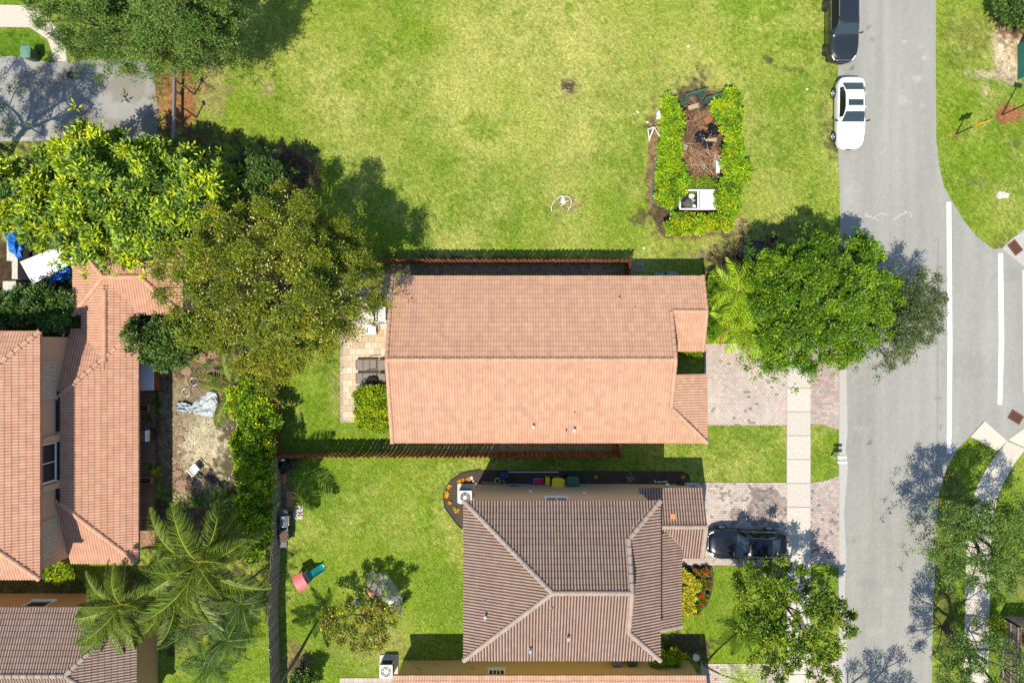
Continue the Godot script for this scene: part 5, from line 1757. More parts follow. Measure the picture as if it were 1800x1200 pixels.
func bare_branches() -> void:
	var rg := RandomNumberGenerator.new()
	rg.seed = 12
	var m := MB.new()
	for e in [[970, 371, 972, 358], [972, 358, 980, 349], [980, 349, 988, 344], [988, 344, 998, 345], [988, 344, 993, 356], [993, 356, 985, 362], [998, 345, 1004, 350], [1004, 350, 1003, 363], [993, 356, 1000, 352], [990, 350, 984, 356], [1003, 363, 998, 372]]:
		var a := at(e[0], e[1], rg.randf_range(0.05, 0.3)); var b := at(e[2], e[3], rg.randf_range(0.05, 0.3))
		m.tube([a, a.lerp(b, 0.5) + Vector3(rg.randf_range(-0.05, 0.05), 0.05, rg.randf_range(-0.05, 0.05)), b], [0.03, 0.024, 0.02], 6)
	m.blob(at(990, 352, 0.12), Vector3(0.14, 0.08, 0.22), 3, 0.4, 8)
	solo("bleached_branch", "bleached white branch lying on the open lawn", "branch", m, M.bone)

func car_sedan_stations(L: float, W: float) -> Array:
	var k := L / 4.5
	var w := W / 0.9
	return [[-2.25 * k, 0.36 * w, 0.36, 0.60, 0.62, 0.26], [-2.19 * k, 0.56 * w, 0.27, 0.67, 0.70, 0.42], [-2.04 * k, 0.74 * w, 0.22, 0.73, 0.78, 0.55], [-1.78 * k, 0.845 * w, 0.2, 0.77, 0.84, 0.64], [-1.3 * k, 0.895 * w, 0.2, 0.83, 0.91, 0.7], [-0.85 * k, 0.90 * w, 0.2, 0.88, 0.965, 0.72],
		[-0.72 * k, 0.90 * w, 0.2, 0.89, 1.0, 0.72], [-0.4 * k, 0.90 * w, 0.2, 0.91, 1.2, 0.66], [-0.05 * k, 0.90 * w, 0.2, 0.925, 1.375, 0.585], [0.2 * k, 0.90 * w, 0.2, 0.93, 1.425, 0.57], [0.75 * k, 0.90 * w, 0.2, 0.94, 1.43, 0.565], [1.1 * k, 0.895 * w, 0.2, 0.945, 1.385, 0.56], [1.45 * k, 0.885 * w, 0.21, 0.95, 1.23, 0.6], [1.75 * k, 0.865 * w, 0.22, 0.945, 1.06, 0.66], [1.88 * k, 0.835 * w, 0.23, 0.94, 1.02, 0.64], [2.08 * k, 0.76 * w, 0.26, 0.92, 0.99, 0.58], [2.2 * k, 0.62 * w, 0.3, 0.86, 0.92, 0.44], [2.25 * k, 0.42 * w, 0.4, 0.72, 0.75, 0.3]]

func suv_stations(L: float, W: float) -> Array:
	var k := L / 4.6
	var w := W / 0.92
	return [[-2.3 * k, 0.36 * w, 0.45, 0.72, 0.75, 0.26], [-2.23 * k, 0.57 * w, 0.35, 0.84, 0.87, 0.42], [-2.04 * k, 0.75 * w, 0.28, 0.92, 0.98, 0.56], [-1.76 * k, 0.865 * w, 0.26, 0.97, 1.05, 0.7], [-1.3 * k, 0.92 * w, 0.26, 1.02, 1.11, 0.74], [-0.95 * k, 0.92 * w, 0.26, 1.05, 1.15, 0.75],
		[-0.82 * k, 0.92 * w, 0.26, 1.06, 1.19, 0.75], [-0.5 * k, 0.92 * w, 0.26, 1.08, 1.42, 0.69], [-0.22 * k, 0.92 * w, 0.26, 1.09, 1.6, 0.63], [0.0, 0.92 * w, 0.26, 1.1, 1.65, 0.62], [0.8 * k, 0.92 * w, 0.26, 1.1, 1.67, 0.62], [1.5 * k, 0.915 * w, 0.27, 1.1, 1.63, 0.61], [1.85 * k, 0.9 * w, 0.28, 1.1, 1.55, 0.6], [2.05 * k, 0.88 * w, 0.3, 1.08, 1.3, 0.64], [2.15 * k, 0.86 * w, 0.32, 1.05, 1.12, 0.64], [2.22 * k, 0.82 * w, 0.34, 0.98, 1.02, 0.62], [2.28 * k, 0.74 * w, 0.38, 0.85, 0.88, 0.5], [2.3 * k, 0.6 * w, 0.45, 0.7, 0.72, 0.42]]

func car_glass(front: Array, back: Array, side: Array) -> Dictionary:
	return {"windshield": [front[0], front[1], 7.15, 12.85, 0.0, 0.12, M.car_glass], "rear_window": [back[0], back[1], 7.3, 12.7, 0.1, 0.0, M.car_glass],
		"side_window": [side[0], side[1], 5.25, 6.85, 0.0, 0.0, M.car_glass_dark], "side_window1": [side[0], side[1], 13.15, 14.75, 0.0, 0.0, M.car_glass_dark]}

func materials() -> void:
	var grain := noise_tex(3, 0.02, 0.78, 1.0)
	var fine := noise_tex(5, 0.12, 0.72, 1.0)
	var gt := grass_tex(1536, 8, 150000, [Color(0.95, 0.96, 0.85), Color(1.0, 0.97, 0.86), Color(0.84, 0.92, 0.74), Color(1.0, 0.99, 0.92), Color(0.70, 0.84, 0.58), Color(0.55, 0.62, 0.44), Color(0.96, 0.88, 0.74), Color(1.0, 0.94, 0.82), Color(0.62, 0.80, 0.46), Color(0.46, 0.52, 0.34)])
	M.grass = mat(1, 1, 1, 0.95, gt, 0.05)
	M.grass.albedo_color = Color(1, 1, 1)
	M.grass.metallic_specular = 0.15
	var sp := speckle_tex(1024, 21, Color(0.87, 0.87, 0.87), 90000, [Color(1, 1, 1), Color(0.75, 0.75, 0.75), Color(0.93, 0.93, 0.91), Color(0.82, 0.82, 0.83), Color(0.68, 0.67, 0.66)], 3)
	M.asphalt = mat(1, 1, 1, 0.92, sp, 0.16)
	M.concrete = mat(1, 1, 1, 0.9, noise_tex(9, 0.03, 0.9, 1.0), 0.3)
	M.concrete_pale = mat(0.6, 0.57, 0.5, 0.9, grain, 0.6)
	M.joint = mat(0.2, 0.18, 0.15, 0.95)
	M.stone = mat(1, 1, 1, 0.88, fine, 0.8)
	M.paint_white = mat(0.84, 0.84, 0.82, 0.7, noise_tex(31, 0.05, 0.88, 1.0), 0.8)
	M.chalk = mat(0.62, 0.62, 0.58, 0.95, noise_tex(32, 0.2, 0.6, 1.0), 2.0)
	var streak := noise_tex(41, 0.012, 0.88, 1.0, 512, 5)
	M.tile_salmon = mat(0.525, 0.315, 0.207, 0.88, streak, 0.22)
	M.tile_peach = mat(0.62, 0.40, 0.28, 0.88, streak, 0.22)
	M.tile_pink = mat(0.55, 0.315, 0.21, 0.88, streak, 0.22)
	M.tile_brown = mat(0.39, 0.265, 0.205, 0.9, streak, 0.25)
	M.cap_brown = mat(0.38, 0.295, 0.24, 0.9, streak, 0.25)
	M.tile_orange = mat(0.62, 0.25, 0.10, 0.85)
	M.roof_edge = mat(0.42, 0.24, 0.17, 0.9)
	M.stucco_tan = mat(0.66, 0.48, 0.34, 0.92, fine, 0.7)
	M.stucco_sand = mat(0.80, 0.63, 0.37, 0.92, fine, 0.7)
	M.stucco_ochre = mat(0.80, 0.57, 0.24, 0.92, fine, 0.7)
	M.stucco_orange = mat(0.66, 0.40, 0.19, 0.92, fine, 0.7)
	M.frame = mat(0.72, 0.72, 0.68, 0.6)
	M.shutter = mat(0.50, 0.49, 0.40, 0.55, grain, 0.5)
	M.tar = mat(0.05, 0.05, 0.055, 0.8, noise_tex(45, 0.1, 0.4, 1.0), 2.0)
	M.window_glass = mat(0.03, 0.035, 0.04, 0.06)
	M.galvanised = mat(0.62, 0.62, 0.62, 0.35, null, 1.0, 0.8)
	M.ac_metal = mat(0.50, 0.55, 0.56, 0.45)
	M.dark_metal = mat(0.035, 0.037, 0.04, 0.5)
	M.grey_metal = mat(0.22, 0.23, 0.25, 0.45, null, 1.0, 0.4)
	M.steel = mat(0.55, 0.55, 0.55, 0.3, null, 1.0, 0.9)
	M.rust = mat(0.22, 0.09, 0.05, 0.9, fine, 2.0)
	M.black_plastic = mat(0.02, 0.02, 0.022, 0.55)
	M.rubber = mat(0.025, 0.025, 0.026, 0.8)
	M.wood_red = mat(0.40, 0.13, 0.065, 0.85, noise_tex(51, 0.06, 0.6, 1.0), 0.8)
	M.wood_grey = mat(0.48, 0.42, 0.35, 0.9, noise_tex(52, 0.06, 0.6, 1.0), 0.8)
	M.wood_pale = mat(0.52, 0.40, 0.27, 0.85, noise_tex(53, 0.06, 0.65, 1.0), 0.8)
	M.wood_orange = mat(0.42, 0.19, 0.07, 0.85, noise_tex(54, 0.06, 0.6, 1.0), 0.8)
	M.bark = mat(0.17, 0.13, 0.10, 0.95, noise_tex(55, 0.08, 0.5, 1.0), 1.2)
	M.palm_bark = mat(0.34, 0.31, 0.26, 0.95, noise_tex(56, 0.08, 0.6, 1.0), 1.2)
	M.litter = mat(0.20, 0.12, 0.075, 0.95, noise_tex(57, 0.15, 0.35, 1.0, 512, 4), 1.2)
	M.mulch = mat(0.15, 0.115, 0.085, 0.95, noise_tex(58, 0.15, 0.35, 1.0, 512, 4), 1.2)
	M.mulch.heightmap_enabled = false
	M.soil_fill = mat(0.22, 0.2, 0.16, 0.95, noise_tex(59, 0.12, 0.25, 1.0, 512, 4), 1.5)
	M.vertex_rough = mat(1, 1, 1, 0.9)
	M.bag_black = mat(0.012, 0.013, 0.016, 0.28)
	M.bone = mat(0.72, 0.66, 0.55, 0.85)
	M.taupe = mat(0.10, 0.085, 0.07, 0.7)
	M.taupe_light = mat(0.22, 0.195, 0.165, 0.75)
	M.cloth_white = mat(0.8, 0.8, 0.78, 0.8)
	M.grey_cloth = mat(0.3, 0.31, 0.33, 0.85)
	M.blue_dark = mat(0.02, 0.05, 0.16, 0.6)
	M.blue_tarp = mat(0.012, 0.14, 0.50, 0.4)
	M.rope = mat(0.60, 0.58, 0.5, 0.9)
	M.teal_paint = mat(0.015, 0.16, 0.13, 0.5)
	M.dark_green_paint = mat(0.012, 0.03, 0.022, 0.5)
	M.trailer_white = mat(0.72, 0.74, 0.76, 0.35)
	M.bin_green = mat(0.045, 0.11, 0.055, 0.55)
	M.bin_teal = mat(0.11, 0.22, 0.16, 0.55)
	M.bin_grey = mat(0.2, 0.2, 0.21, 0.55)
	M.bin_yellow = mat(0.72, 0.56, 0.012, 0.45)
	M.toy_red = mat(0.50, 0.10, 0.11, 0.5)
	M.toy_teal = mat(0.01, 0.22, 0.2, 0.3)
	M.toy_tan = mat(0.50, 0.44, 0.34, 0.7)
	M.toy_bright_red = mat(0.6, 0.02, 0.03, 0.4)
	M.toy_blue = mat(0.01, 0.13, 0.5, 0.4)
	M.brick_dull = mat(0.34, 0.215, 0.15, 0.9, fine, 1.5)
	M.wood_brown = mat(0.27, 0.18, 0.11, 0.85, noise_tex(60, 0.06, 0.6, 1.0), 0.8)
	M.seed = mat(0.62, 0.56, 0.26, 0.8)
	M.plastic_pale = mat(0.56, 0.63, 0.65, 0.4, noise_tex(61, 0.08, 0.6, 1.0), 0.9)
	M.rag = mat(0.13, 0.125, 0.12, 0.9, noise_tex(62, 0.1, 0.35, 1.0), 1.5)
	M.shelf_grey = mat(0.10, 0.11, 0.13, 0.6)
	M.terracotta = mat(0.42, 0.19, 0.11, 0.85)
	M.yellow_sign = mat(0.85, 0.42, 0.01, 0.5)
	M.hose = mat(0.55, 0.62, 0.05, 0.5)
	M.car_white = mat(0.80, 0.81, 0.80, 0.3)
	M.car_white.clearcoat_enabled = true
	M.car_white.clearcoat = 0.6
	M.car_black = mat(0.012, 0.015, 0.019, 0.32)
	M.car_black.clearcoat_enabled = true
	M.car_black.clearcoat = 0.8
	M.car_black.clearcoat_roughness = 0.08
	M.car_navy = mat(0.005, 0.008, 0.014, 0.16)
	M.car_navy.clearcoat_enabled = true
	M.car_navy.clearcoat = 0.5
	M.car_navy.clearcoat_roughness = 0.04
	M.car_glass = mat(0.025, 0.04, 0.045, 0.05)
	M.car_glass.metallic_specular = 0.9
	M.car_glass_dark = mat(0.008, 0.01, 0.01, 0.06)
	M.rim = mat(0.55, 0.56, 0.57, 0.3, null, 1.0, 0.7)
	M.rim_dark = mat(0.09, 0.085, 0.085, 0.4, null, 1.0, 0.5)
	M.lamp_glass = mat(0.7, 0.72, 0.74, 0.12)
	M.tail_red = mat(0.45, 0.01, 0.015, 0.2)
	M.chrome = mat(0.75, 0.76, 0.78, 0.15, null, 1.0, 1.0)
	M.leaf = leaf_mat(0.5, 0.22)
	M.leaf_gloss = leaf_mat(0.38, 0.2)
	M.palm_leaf = leaf_mat(0.42, 0.2)
	M.palm_leaf.metallic_specular = 0.3
	M.dry_leaf = leaf_mat(0.85, 0.1)
	M.flower = leaf_mat(0.7, 0.3)

func leaf_mat(rough: float, back: float) -> StandardMaterial3D:
	var m := StandardMaterial3D.new()
	m.albedo_color = Color(1, 1, 1)
	m.vertex_color_use_as_albedo = true
	m.roughness = rough
	m.metallic_specular = 0.35
	m.cull_mode = BaseMaterial3D.CULL_DISABLED
	m.backlight_enabled = true
	m.backlight = Color(back, back, back * 0.5)
	return m

func trees() -> void:
	var oak := leaf_cluster(1, 30, 0.26, 0.11, 0.045, 0.1)
	var broad := leaf_cluster(2, 18, 0.24, 0.20, 0.085, 0.4)
	var whorl := leaf_cluster(3, 16, 0.26, 0.26, 0.10, 0.9)
	var ficus := leaf_cluster(4, 22, 0.2, 0.13, 0.075, 0.4)
	var hedge := leaf_cluster(5, 20, 0.15, 0.12, 0.065, 0.5)
	var g_oak := [Color(0.095, 0.18, 0.03), Color(0.13, 0.225, 0.04), Color(0.06, 0.12, 0.022), Color(0.18, 0.27, 0.055)]
	var g_bright := [Color(0.18, 0.31, 0.045), Color(0.40, 0.53, 0.03), Color(0.26, 0.42, 0.05), Color(0.50, 0.58, 0.02), Color(0.10, 0.19, 0.045)]
	var g_olive := [Color(0.155, 0.20, 0.016), Color(0.235, 0.265, 0.02), Color(0.085, 0.125, 0.012), Color(0.31, 0.31, 0.028), Color(0.16, 0.23, 0.016)]
	var g_front := [Color(0.085, 0.185, 0.010), Color(0.13, 0.25, 0.013), Color(0.055, 0.125, 0.009), Color(0.19, 0.31, 0.016)]
	var g_dark := [Color(0.05, 0.10, 0.022), Color(0.08, 0.15, 0.03), Color(0.12, 0.20, 0.04)]
	var g_hedge := [Color(0.18, 0.36, 0.018), Color(0.28, 0.45, 0.018), Color(0.10, 0.20, 0.012), Color(0.36, 0.46, 0.014)]
	var g_lime := [Color(0.20, 0.36, 0.014), Color(0.32, 0.46, 0.014), Color(0.42, 0.48, 0.014), Color(0.10, 0.20, 0.012)]
	tree("broad_tree", "large fine leaved dark tree in the top left corner over the apron", at(270, 60), [20, -130, 25, 0, 48, 26, 72, 48, 92, 68, 108, 98, 150, 104, 196, 108, 228, 130, 262, 138, 300, 112, 330, 122, 352, 112, 372, 84, 402, 74, 415, 40, 424, 0, 430, -60, 400, -130], 4.2, 8.6, 0.86, Vector2(0.46, 0.8), 23.0, g_oak, oak, M.leaf, 0.32, 2.8, 11)
	tree("edge_tree", "tree beyond the left edge whose trunk foot and shadow reach the apron", at(16, 266), [-10, 165, -60, 118, -140, 108, -220, 145, -240, 210, -190, 262, -110, 280, -40, 258, -14, 225], 5.5, 8.0, 0.9, Vector2(0.45, 0.8), 15.0, g_oak, oak, M.leaf, 0.22, 3.0, 10)
	tree("bright_tree", "bright yellow green tree on the left above the salmon roofs", at(190, 350), [-60, 290, -20, 268, 30, 284, 62, 268, 96, 244, 130, 214, 165, 222, 205, 232, 228, 224, 262, 250, 300, 244, 330, 262, 362, 274, 396, 290, 416, 330, 402, 370, 380, 402, 332, 424, 290, 442, 262, 464, 232, 470, 182, 456, 140, 464, 110, 452, 76, 438, 50, 432, 28, 408, 0, 402, -40, 410, -70, 350], 3.4, 6.9, 0.80, Vector2(0.38, 0.64), 20.0, g_bright, whorl, M.leaf, 0.28, 2.2, 12)
	var olive := tree("olive_green_tree", "big olive brown tree between the lawn and the left yard", at(500, 520), [266, 480, 276, 442, 300, 432, 322, 402, 360, 372, 386, 346, 412, 366, 440, 342, 480, 332, 510, 312, 546, 340, 562, 382, 602, 386, 632, 412, 646, 446, 672, 470, 660, 498, 682, 520, 656, 556, 626, 562, 606, 602, 566, 626, 532, 642, 502, 662, 470, 690, 442, 662, 410, 646, 390, 612, 350, 612, 312, 602, 316, 572, 292, 542, 276, 520], 5.2, 9.4, 1.0, Vector2(0.5, 0.85), 22.0, g_olive, oak, M.leaf, 0.36, 3.2, 13, "tree", Vector2(0.9, 1.35))
	var pods := MB.new()
	var pr := RandomNumberGenerator.new()
	pr.seed = 31
	var okp := PackedVector2Array([Vector2(290, 470), Vector2(330, 410), Vector2(400, 370), Vector2(510, 330), Vector2(560, 395), Vector2(640, 450), Vector2(640, 530), Vector2(590, 600), Vector2(480, 660), Vector2(400, 620), Vector2(320, 580)])
	for i in 1100:
		var p := Vector2(pr.randf_range(280, 660), pr.randf_range(320, 680))
		if not Geometry2D.is_point_in_polygon(p, okp): continue
		var e: float = clamp(edge_dist(p, okp) / 130.0, 0.0, 1.0)
		pods.blob(at(p.x, p.y, lerpf(6.3, 9.25, sqrt(1.0 - (1.0 - e) * (1.0 - e)))), Vector3(0.034, 0.028, 0.034) * pr.randf_range(0.6, 1.5), i, 0.3, 3)
	part("seed_pods", pods, M.seed, olive)
	tree("small_tree", "small dark green tree tucked between the bright tree and the lawn", at(470, 330), [410, 300, 425, 272, 455, 268, 490, 290, 505, 318, 480, 345, 440, 352, 414, 335], 2.0, 4.2, 0.6, Vector2(0.4, 0.65), 18.0, g_dark, broad, M.leaf, 0.12, 1.2, 14)
	shrub("dead_bush", "brown half dead bush at the edge of the lawn", [478, 270, 505, 256, 535, 275, 560, 300, 562, 330, 545, 345, 515, 330, 490, 305], 0.5, 1.4, 0.45, Vector2(0.25, 0.45), 18.0, [Color(0.16, 0.10, 0.08), Color(0.22, 0.14, 0.11), Color(0.10, 0.08, 0.05)], oak, M.dry_leaf, 15)
	tree("garden_tree", "dark leafy tree beside the white panel at the left edge", at(90, 555), [-30, 528, 0, 516, 40, 512, 74, 500, 112, 506, 132, 545, 126, 582, 70, 584, 0, 578, -30, 575], 1.8, 3.6, 0.6, Vector2(0.4, 0.65), 19.0, g_dark, broad, M.leaf, 0.12, 1.2, 16)
	tree("fruit_tree", "dark glossy fruit tree in the corner of the left yard", at(290, 600), [206, 578, 235, 553, 282, 555, 312, 575, 336, 612, 322, 642, 286, 652, 256, 636, 224, 622, 206, 600], 1.8, 3.6, 0.6, Vector2(0.4, 0.65), 20.0, g_dark + [Color(0.10, 0.16, 0.03)], broad, M.leaf_gloss, 0.12, 1.2, 17)
	tree("round_tree", "dense round bright green tree in front of the salmon house", at(1372, 545), [1310, 500, 1326, 452, 1360, 430, 1396, 440, 1430, 408, 1455, 412, 1480, 426, 1520, 411, 1546, 436, 1560, 460, 1580, 486, 1592, 522, 1582, 560, 1568, 592, 1530, 622, 1490, 640, 1455, 640, 1432, 664, 1402, 657, 1386, 645, 1346, 652, 1330, 626, 1340, 602, 1320, 576, 1306, 540], 3.1, 6.1, 0.68, Vector2(0.38, 0.58), 26.0, g_front, ficus, M.leaf_gloss, 0.24, 2.2, 18)
	tree("overhanging_tree", "airy grey green tree overhanging the street beside the round tree", at(1457, 575), [1540, 645, 1560, 600, 1572, 500, 1588, 470, 1605, 480, 1620, 466, 1636, 478, 1650, 462, 1655, 492, 1664, 530, 1658, 572, 1646, 602, 1620, 612, 1592, 642, 1560, 650], 3.0, 4.8, 0.68, Vector2(0.4, 0.7), 14.0, [Color(0.07, 0.11, 0.03), Color(0.10, 0.14, 0.045), Color(0.13, 0.16, 0.06)], oak, M.leaf, 0.14, 2.2, 19)
	tree("airy_tree", "thin leaved young tree over the lower driveway and sidewalk", at(1365, 1040), [1285, 1022, 1300, 995, 1340, 990, 1375, 974, 1386, 995, 1420, 988, 1428, 1030, 1470, 1038, 1492, 1060, 1518, 1094, 1506, 1126, 1476, 1150, 1474, 1192, 1440, 1204, 1400, 1172, 1370, 1200, 1340, 1182, 1308, 1152, 1298, 1102, 1288, 1060], 2.8, 4.8, 0.72, Vector2(0.33, 0.56), 11.5, [Color(0.10, 0.18, 0.012), Color(0.15, 0.23, 0.015), Color(0.07, 0.13, 0.012), Color(0.22, 0.29, 0.02)], broad, M.leaf, 0.13, 2.0, 20)
	tree("roadside_tree", "spreading fine leaved tree above the curved path on the right", at(1664, 915), [1620, 968, 1648, 930, 1645, 890, 1682, 870, 1720, 880, 1770, 888, 1830, 890, 1880, 960, 1830, 1030, 1750, 1044, 1700, 1040, 1660, 1022, 1640, 992], 4.2, 6.0, 0.8, Vector2(0.4, 0.75), 15.0, g_oak, oak, M.leaf, 0.22, 2.6, 21)
	tree("corner_tree", "sparse fine leaved tree in the bottom right corner over the straight path", at(1663, 1105), [1640, 1215, 1655, 1150, 1680, 1108, 1710, 1086, 1742, 1100, 1772, 1130, 1800, 1140, 1850, 1180, 1860, 1280, 1650, 1280], 3.8, 5.4, 0.8, Vector2(0.4, 0.7), 11.5, g_oak, oak, M.leaf, 0.2, 2.4, 22)
	tree("street_tree", "tree below the bottom edge whose leafy shadow lies on the street", at(1452, 1265), [1520, 1330, 1560, 1290, 1620, 1280, 1660, 1320, 1660, 1380, 1600, 1420, 1540, 1400], 4.0, 5.8, 0.85, Vector2(0.45, 0.8), 9.0, g_oak, oak, M.leaf, 0.18, 2.4, 23)
	var cit := tree("citrus_tree", "sparse citrus tree dotted with yellow fruit on the back lawn", at(645, 1075), [553, 1086, 570, 1065, 600, 1060, 622, 1045, 652, 1048, 682, 1064, 706, 1076, 692, 1110, 672, 1140, 632, 1152, 600, 1142, 574, 1122], 1.9, 3.4, 0.5, Vector2(0.26, 0.42), 11.9, [Color(0.17, 0.21, 0.02), Color(0.25, 0.27, 0.025), Color(0.12, 0.17, 0.02), Color(0.30, 0.26, 0.03)], hedge, M.leaf, 0.1, 1.1, 24)
	var rg := RandomNumberGenerator.new()
	rg.seed = 9
	var fr := MB.new()
	fr.blob(Vector3.ZERO, Vector3(0.055, 0.055, 0.055), 2, 0.05, 5)
	var frm := fr.mesh()
	M.fruit = mat(0.70, 0.62, 0.02, 0.5)
	for i in 34: part("fruit", frm, M.fruit, cit, Transform3D(Basis.IDENTITY, at(rg.randf_range(558, 690), rg.randf_range(1062, 1146), rg.randf_range(2.6, 3.3))))
	shrub("boundary_hedge", "tall ragged hedge along the fence of the left yard", [402, 690, 440, 664, 474, 686, 488, 730, 482, 790, 480, 860, 477, 930, 472, 965, 440, 985, 426, 940, 412, 872, 416, 822, 402, 782, 424, 742, 402, 722], 1.2, 2.5, 0.5, Vector2(0.35, 0.55), 22.0, [Color(0.17, 0.32, 0.015), Color(0.27, 0.42, 0.015), Color(0.11, 0.21, 0.012), Color(0.40, 0.46, 0.015)], broad, M.leaf, 25, "hedge")
	shrub("clipped_hedge", "square clipped bright hedge beside the patio and loungers", [624, 686, 640, 680, 682, 680, 684, 756, 664, 758, 650, 757, 626, 748], 0.9, 1.2, 0.34, Vector2(0.24, 0.34), 40.0, g_lime, hedge, M.leaf_gloss, 26, "hedge")
	shrub("pen_hedge", "left hedge of the debris pen", [1168, 172, 1178, 162, 1190, 175, 1200, 200, 1198, 240, 1196, 280, 1212, 305, 1208, 330, 1196, 345, 1190, 362, 1168, 368, 1156, 350, 1158, 290, 1162, 230], 0.9, 1.35, 0.34, Vector2(0.24, 0.36), 34.0, g_hedge, hedge, M.leaf_gloss, 27, "hedge", Vector2(0.9, 1.3), "hedges round the debris pen")
	shrub("pen_hedge", "right hedge of the debris pen", [1250, 182, 1268, 172, 1284, 154, 1300, 165, 1306, 195, 1302, 240, 1308, 280, 1322, 295, 1318, 315, 1302, 330, 1300, 372, 1288, 390, 1262, 380, 1260, 340, 1272, 310, 1270, 270, 1276, 245, 1262, 215], 0.9, 1.35, 0.34, Vector2(0.24, 0.36), 34.0, g_hedge, hedge, M.leaf_gloss, 28, "hedge", Vector2(0.9, 1.3), "hedges round the debris pen")
	shrub("pen_hedge", "lower hedge of the debris pen below the trailer", [1172, 390, 1184, 380, 1205, 374, 1232, 380, 1262, 374, 1282, 384, 1292, 398, 1272, 404, 1220, 408, 1182, 412, 1170, 406], 0.7, 1.1, 0.32, Vector2(0.22, 0.34), 34.0, g_lime, hedge, M.leaf_gloss, 29, "hedge", Vector2(0.9, 1.3), "hedges round the debris pen")
	shrub("weed_patch", "low green weeds between the brush pile and the trailer", [1182, 300, 1210, 312, 1262, 314, 1262, 334, 1220, 336, 1196, 338, 1182, 330], 0.25, 0.5, 0.28, Vector2(0.15, 0.25), 30.0, [Color(0.16, 0.27, 0.02), Color(0.22, 0.31, 0.02)], hedge, M.leaf, 30, "weeds")
	shrub("front_shrub", "leafy shrub along the front wall of the salmon house", [1242, 490, 1256, 478, 1268, 505, 1266, 545, 1264, 590, 1248, 600, 1242, 560], 0.6, 1.0, 0.32, Vector2(0.22, 0.34), 30.0, g_front, hedge, M.leaf, 31)
	shrub("porch_shrub", "small bright shrub in the notch beside the porch roof", [1194, 614, 1236, 614, 1232, 624, 1214, 632, 1200, 626], 0.5, 0.9, 0.26, Vector2(0.18, 0.28), 34.0, g_lime, hedge, M.leaf, 32)
	shrub("red_shrub", "low red leaved shrub under the front palms", [1252, 562, 1280, 556, 1286, 580, 1270, 602, 1250, 596], 0.3, 0.6, 0.3, Vector2(0.15, 0.25), 24.0, [Color(0.35, 0.05, 0.04), Color(0.40, 0.16, 0.05), Color(0.12, 0.14, 0.03), Color(0.28, 0.07, 0.06)], hedge, M.leaf, 33)
	shrub("under_tree_shrub", "green shrubs growing below the round street tree", [1290, 520, 1330, 500, 1345, 560, 1320, 610, 1282, 600, 1288, 560], 0.4, 1.0, 0.4, Vector2(0.2, 0.35), 22.0, g_dark, broad, M.leaf, 34)
	shrub("corner_shrub", "dark shrub at the top right edge", [1742, 8, 1758, -15, 1800, -20, 1840, 10, 1820, 52, 1788, 46, 1766, 40], 0.8, 1.6, 0.45, Vector2(0.3, 0.5), 24.0, g_dark, broad, M.leaf, 35)
	shrub("fence_shrub", "round bush at the bottom by the grey fence and palm", [505, 1210, 520, 1182, 545, 1180, 556, 1205, 540, 1230], 0.7, 1.4, 0.4, Vector2(0.25, 0.4), 24.0, g_dark + [Color(0.10, 0.18, 0.02)], broad, M.leaf, 36)
	shrub("side_shrub", "bright shrub between the two left houses", [74, 1000, 95, 988, 125, 992, 130, 1012, 110, 1026, 80, 1022], 0.5, 1.2, 0.35, Vector2(0.22, 0.34), 26.0, g_lime, hedge, M.leaf, 37)
	shrub("potted_shrub", "leafy shrub by the entrance of the bottom house", [1142, 1165, 1160, 1145, 1185, 1142, 1204, 1150, 1200, 1166, 1170, 1176, 1148, 1176], 0.6, 1.1, 0.3, Vector2(0.2, 0.3), 28.0, g_lime, hedge, M.leaf, 38)
	shrub("path_shrub", "yellow green shrub beside the grey slatted enclosure", [1741, 1090, 1752, 1078, 1766, 1090, 1768, 1115, 1752, 1120, 1742, 1108], 0.5, 1.1, 0.32, Vector2(0.2, 0.32), 26.0, [Color(0.22, 0.31, 0.015), Color(0.13, 0.22, 0.015), Color(0.30, 0.33, 0.02)], hedge, M.leaf, 39)
	# palms
	var cg := Color(0.088, 0.13, 0.014); var ag := Color(0.045, 0.10, 0.022); var yg := Color(0.25, 0.38, 0.015)
	var coco := []; var areca := []; var xmas := []
	for i in 4: coco.append(frond_mesh(60 + i, 3.5, 0.95, 0.28, 0.62, 66, 0.05, cg, Color(0.34, 0.33, 0.05), 0.8))
	for i in 3: areca.append(frond_mesh(70 + i, 2.0, 0.46, 0.35, 0.8, 38, 0.024, ag, Color(0.26, 0.30, 0.06), 0.25))
	for i in 3: xmas.append(frond_mesh(80 + i, 2.0, 0.62, 0.35, 0.6, 30, 0.032, yg, Color(0.35, 0.38, 0.06), 0.2))
	palm("coconut_palm", "tallest coconut palm with its crown beside the salmon eave", at(452, 915), at(350, 988, 8.0), coco, 24, M.palm_leaf, 0.15, 1, Vector2(-40, 60), Vector2(0.95, 1.2), "coconut palms")
	palm("coconut_palm", "coconut palm whose crown overlaps the brown roof at the lower left", at(330, 975), at(212, 1062, 7.0), coco, 19, M.palm_leaf, 0.14, 2, Vector2(-30, 58), Vector2(0.7, 0.9), "coconut palms")
	palm("coconut_palm", "middle coconut palm between the two taller crowns", at(390, 985), at(305, 1040, 5.8), coco, 19, M.palm_leaf, 0.13, 3, Vector2(-30, 58), Vector2(0.7, 0.95), "coconut palms")
	palm("coconut_palm", "short palm crown lowest over the brown tiles", at(290, 1030), at(190, 1092, 5.0), coco, 14, M.palm_leaf, 0.12, 4, Vector2(-30, 58), Vector2(0.5, 0.7), "coconut palms")
	palm("coconut_palm", "slender palm leaning out of the bottom edge by the grey fence", at(521, 1156), at(455, 1262, 6.4), coco, 13, M.palm_leaf, 0.085, 5, Vector2(-30, 55), Vector2(0.45, 0.6), "coconut palms")
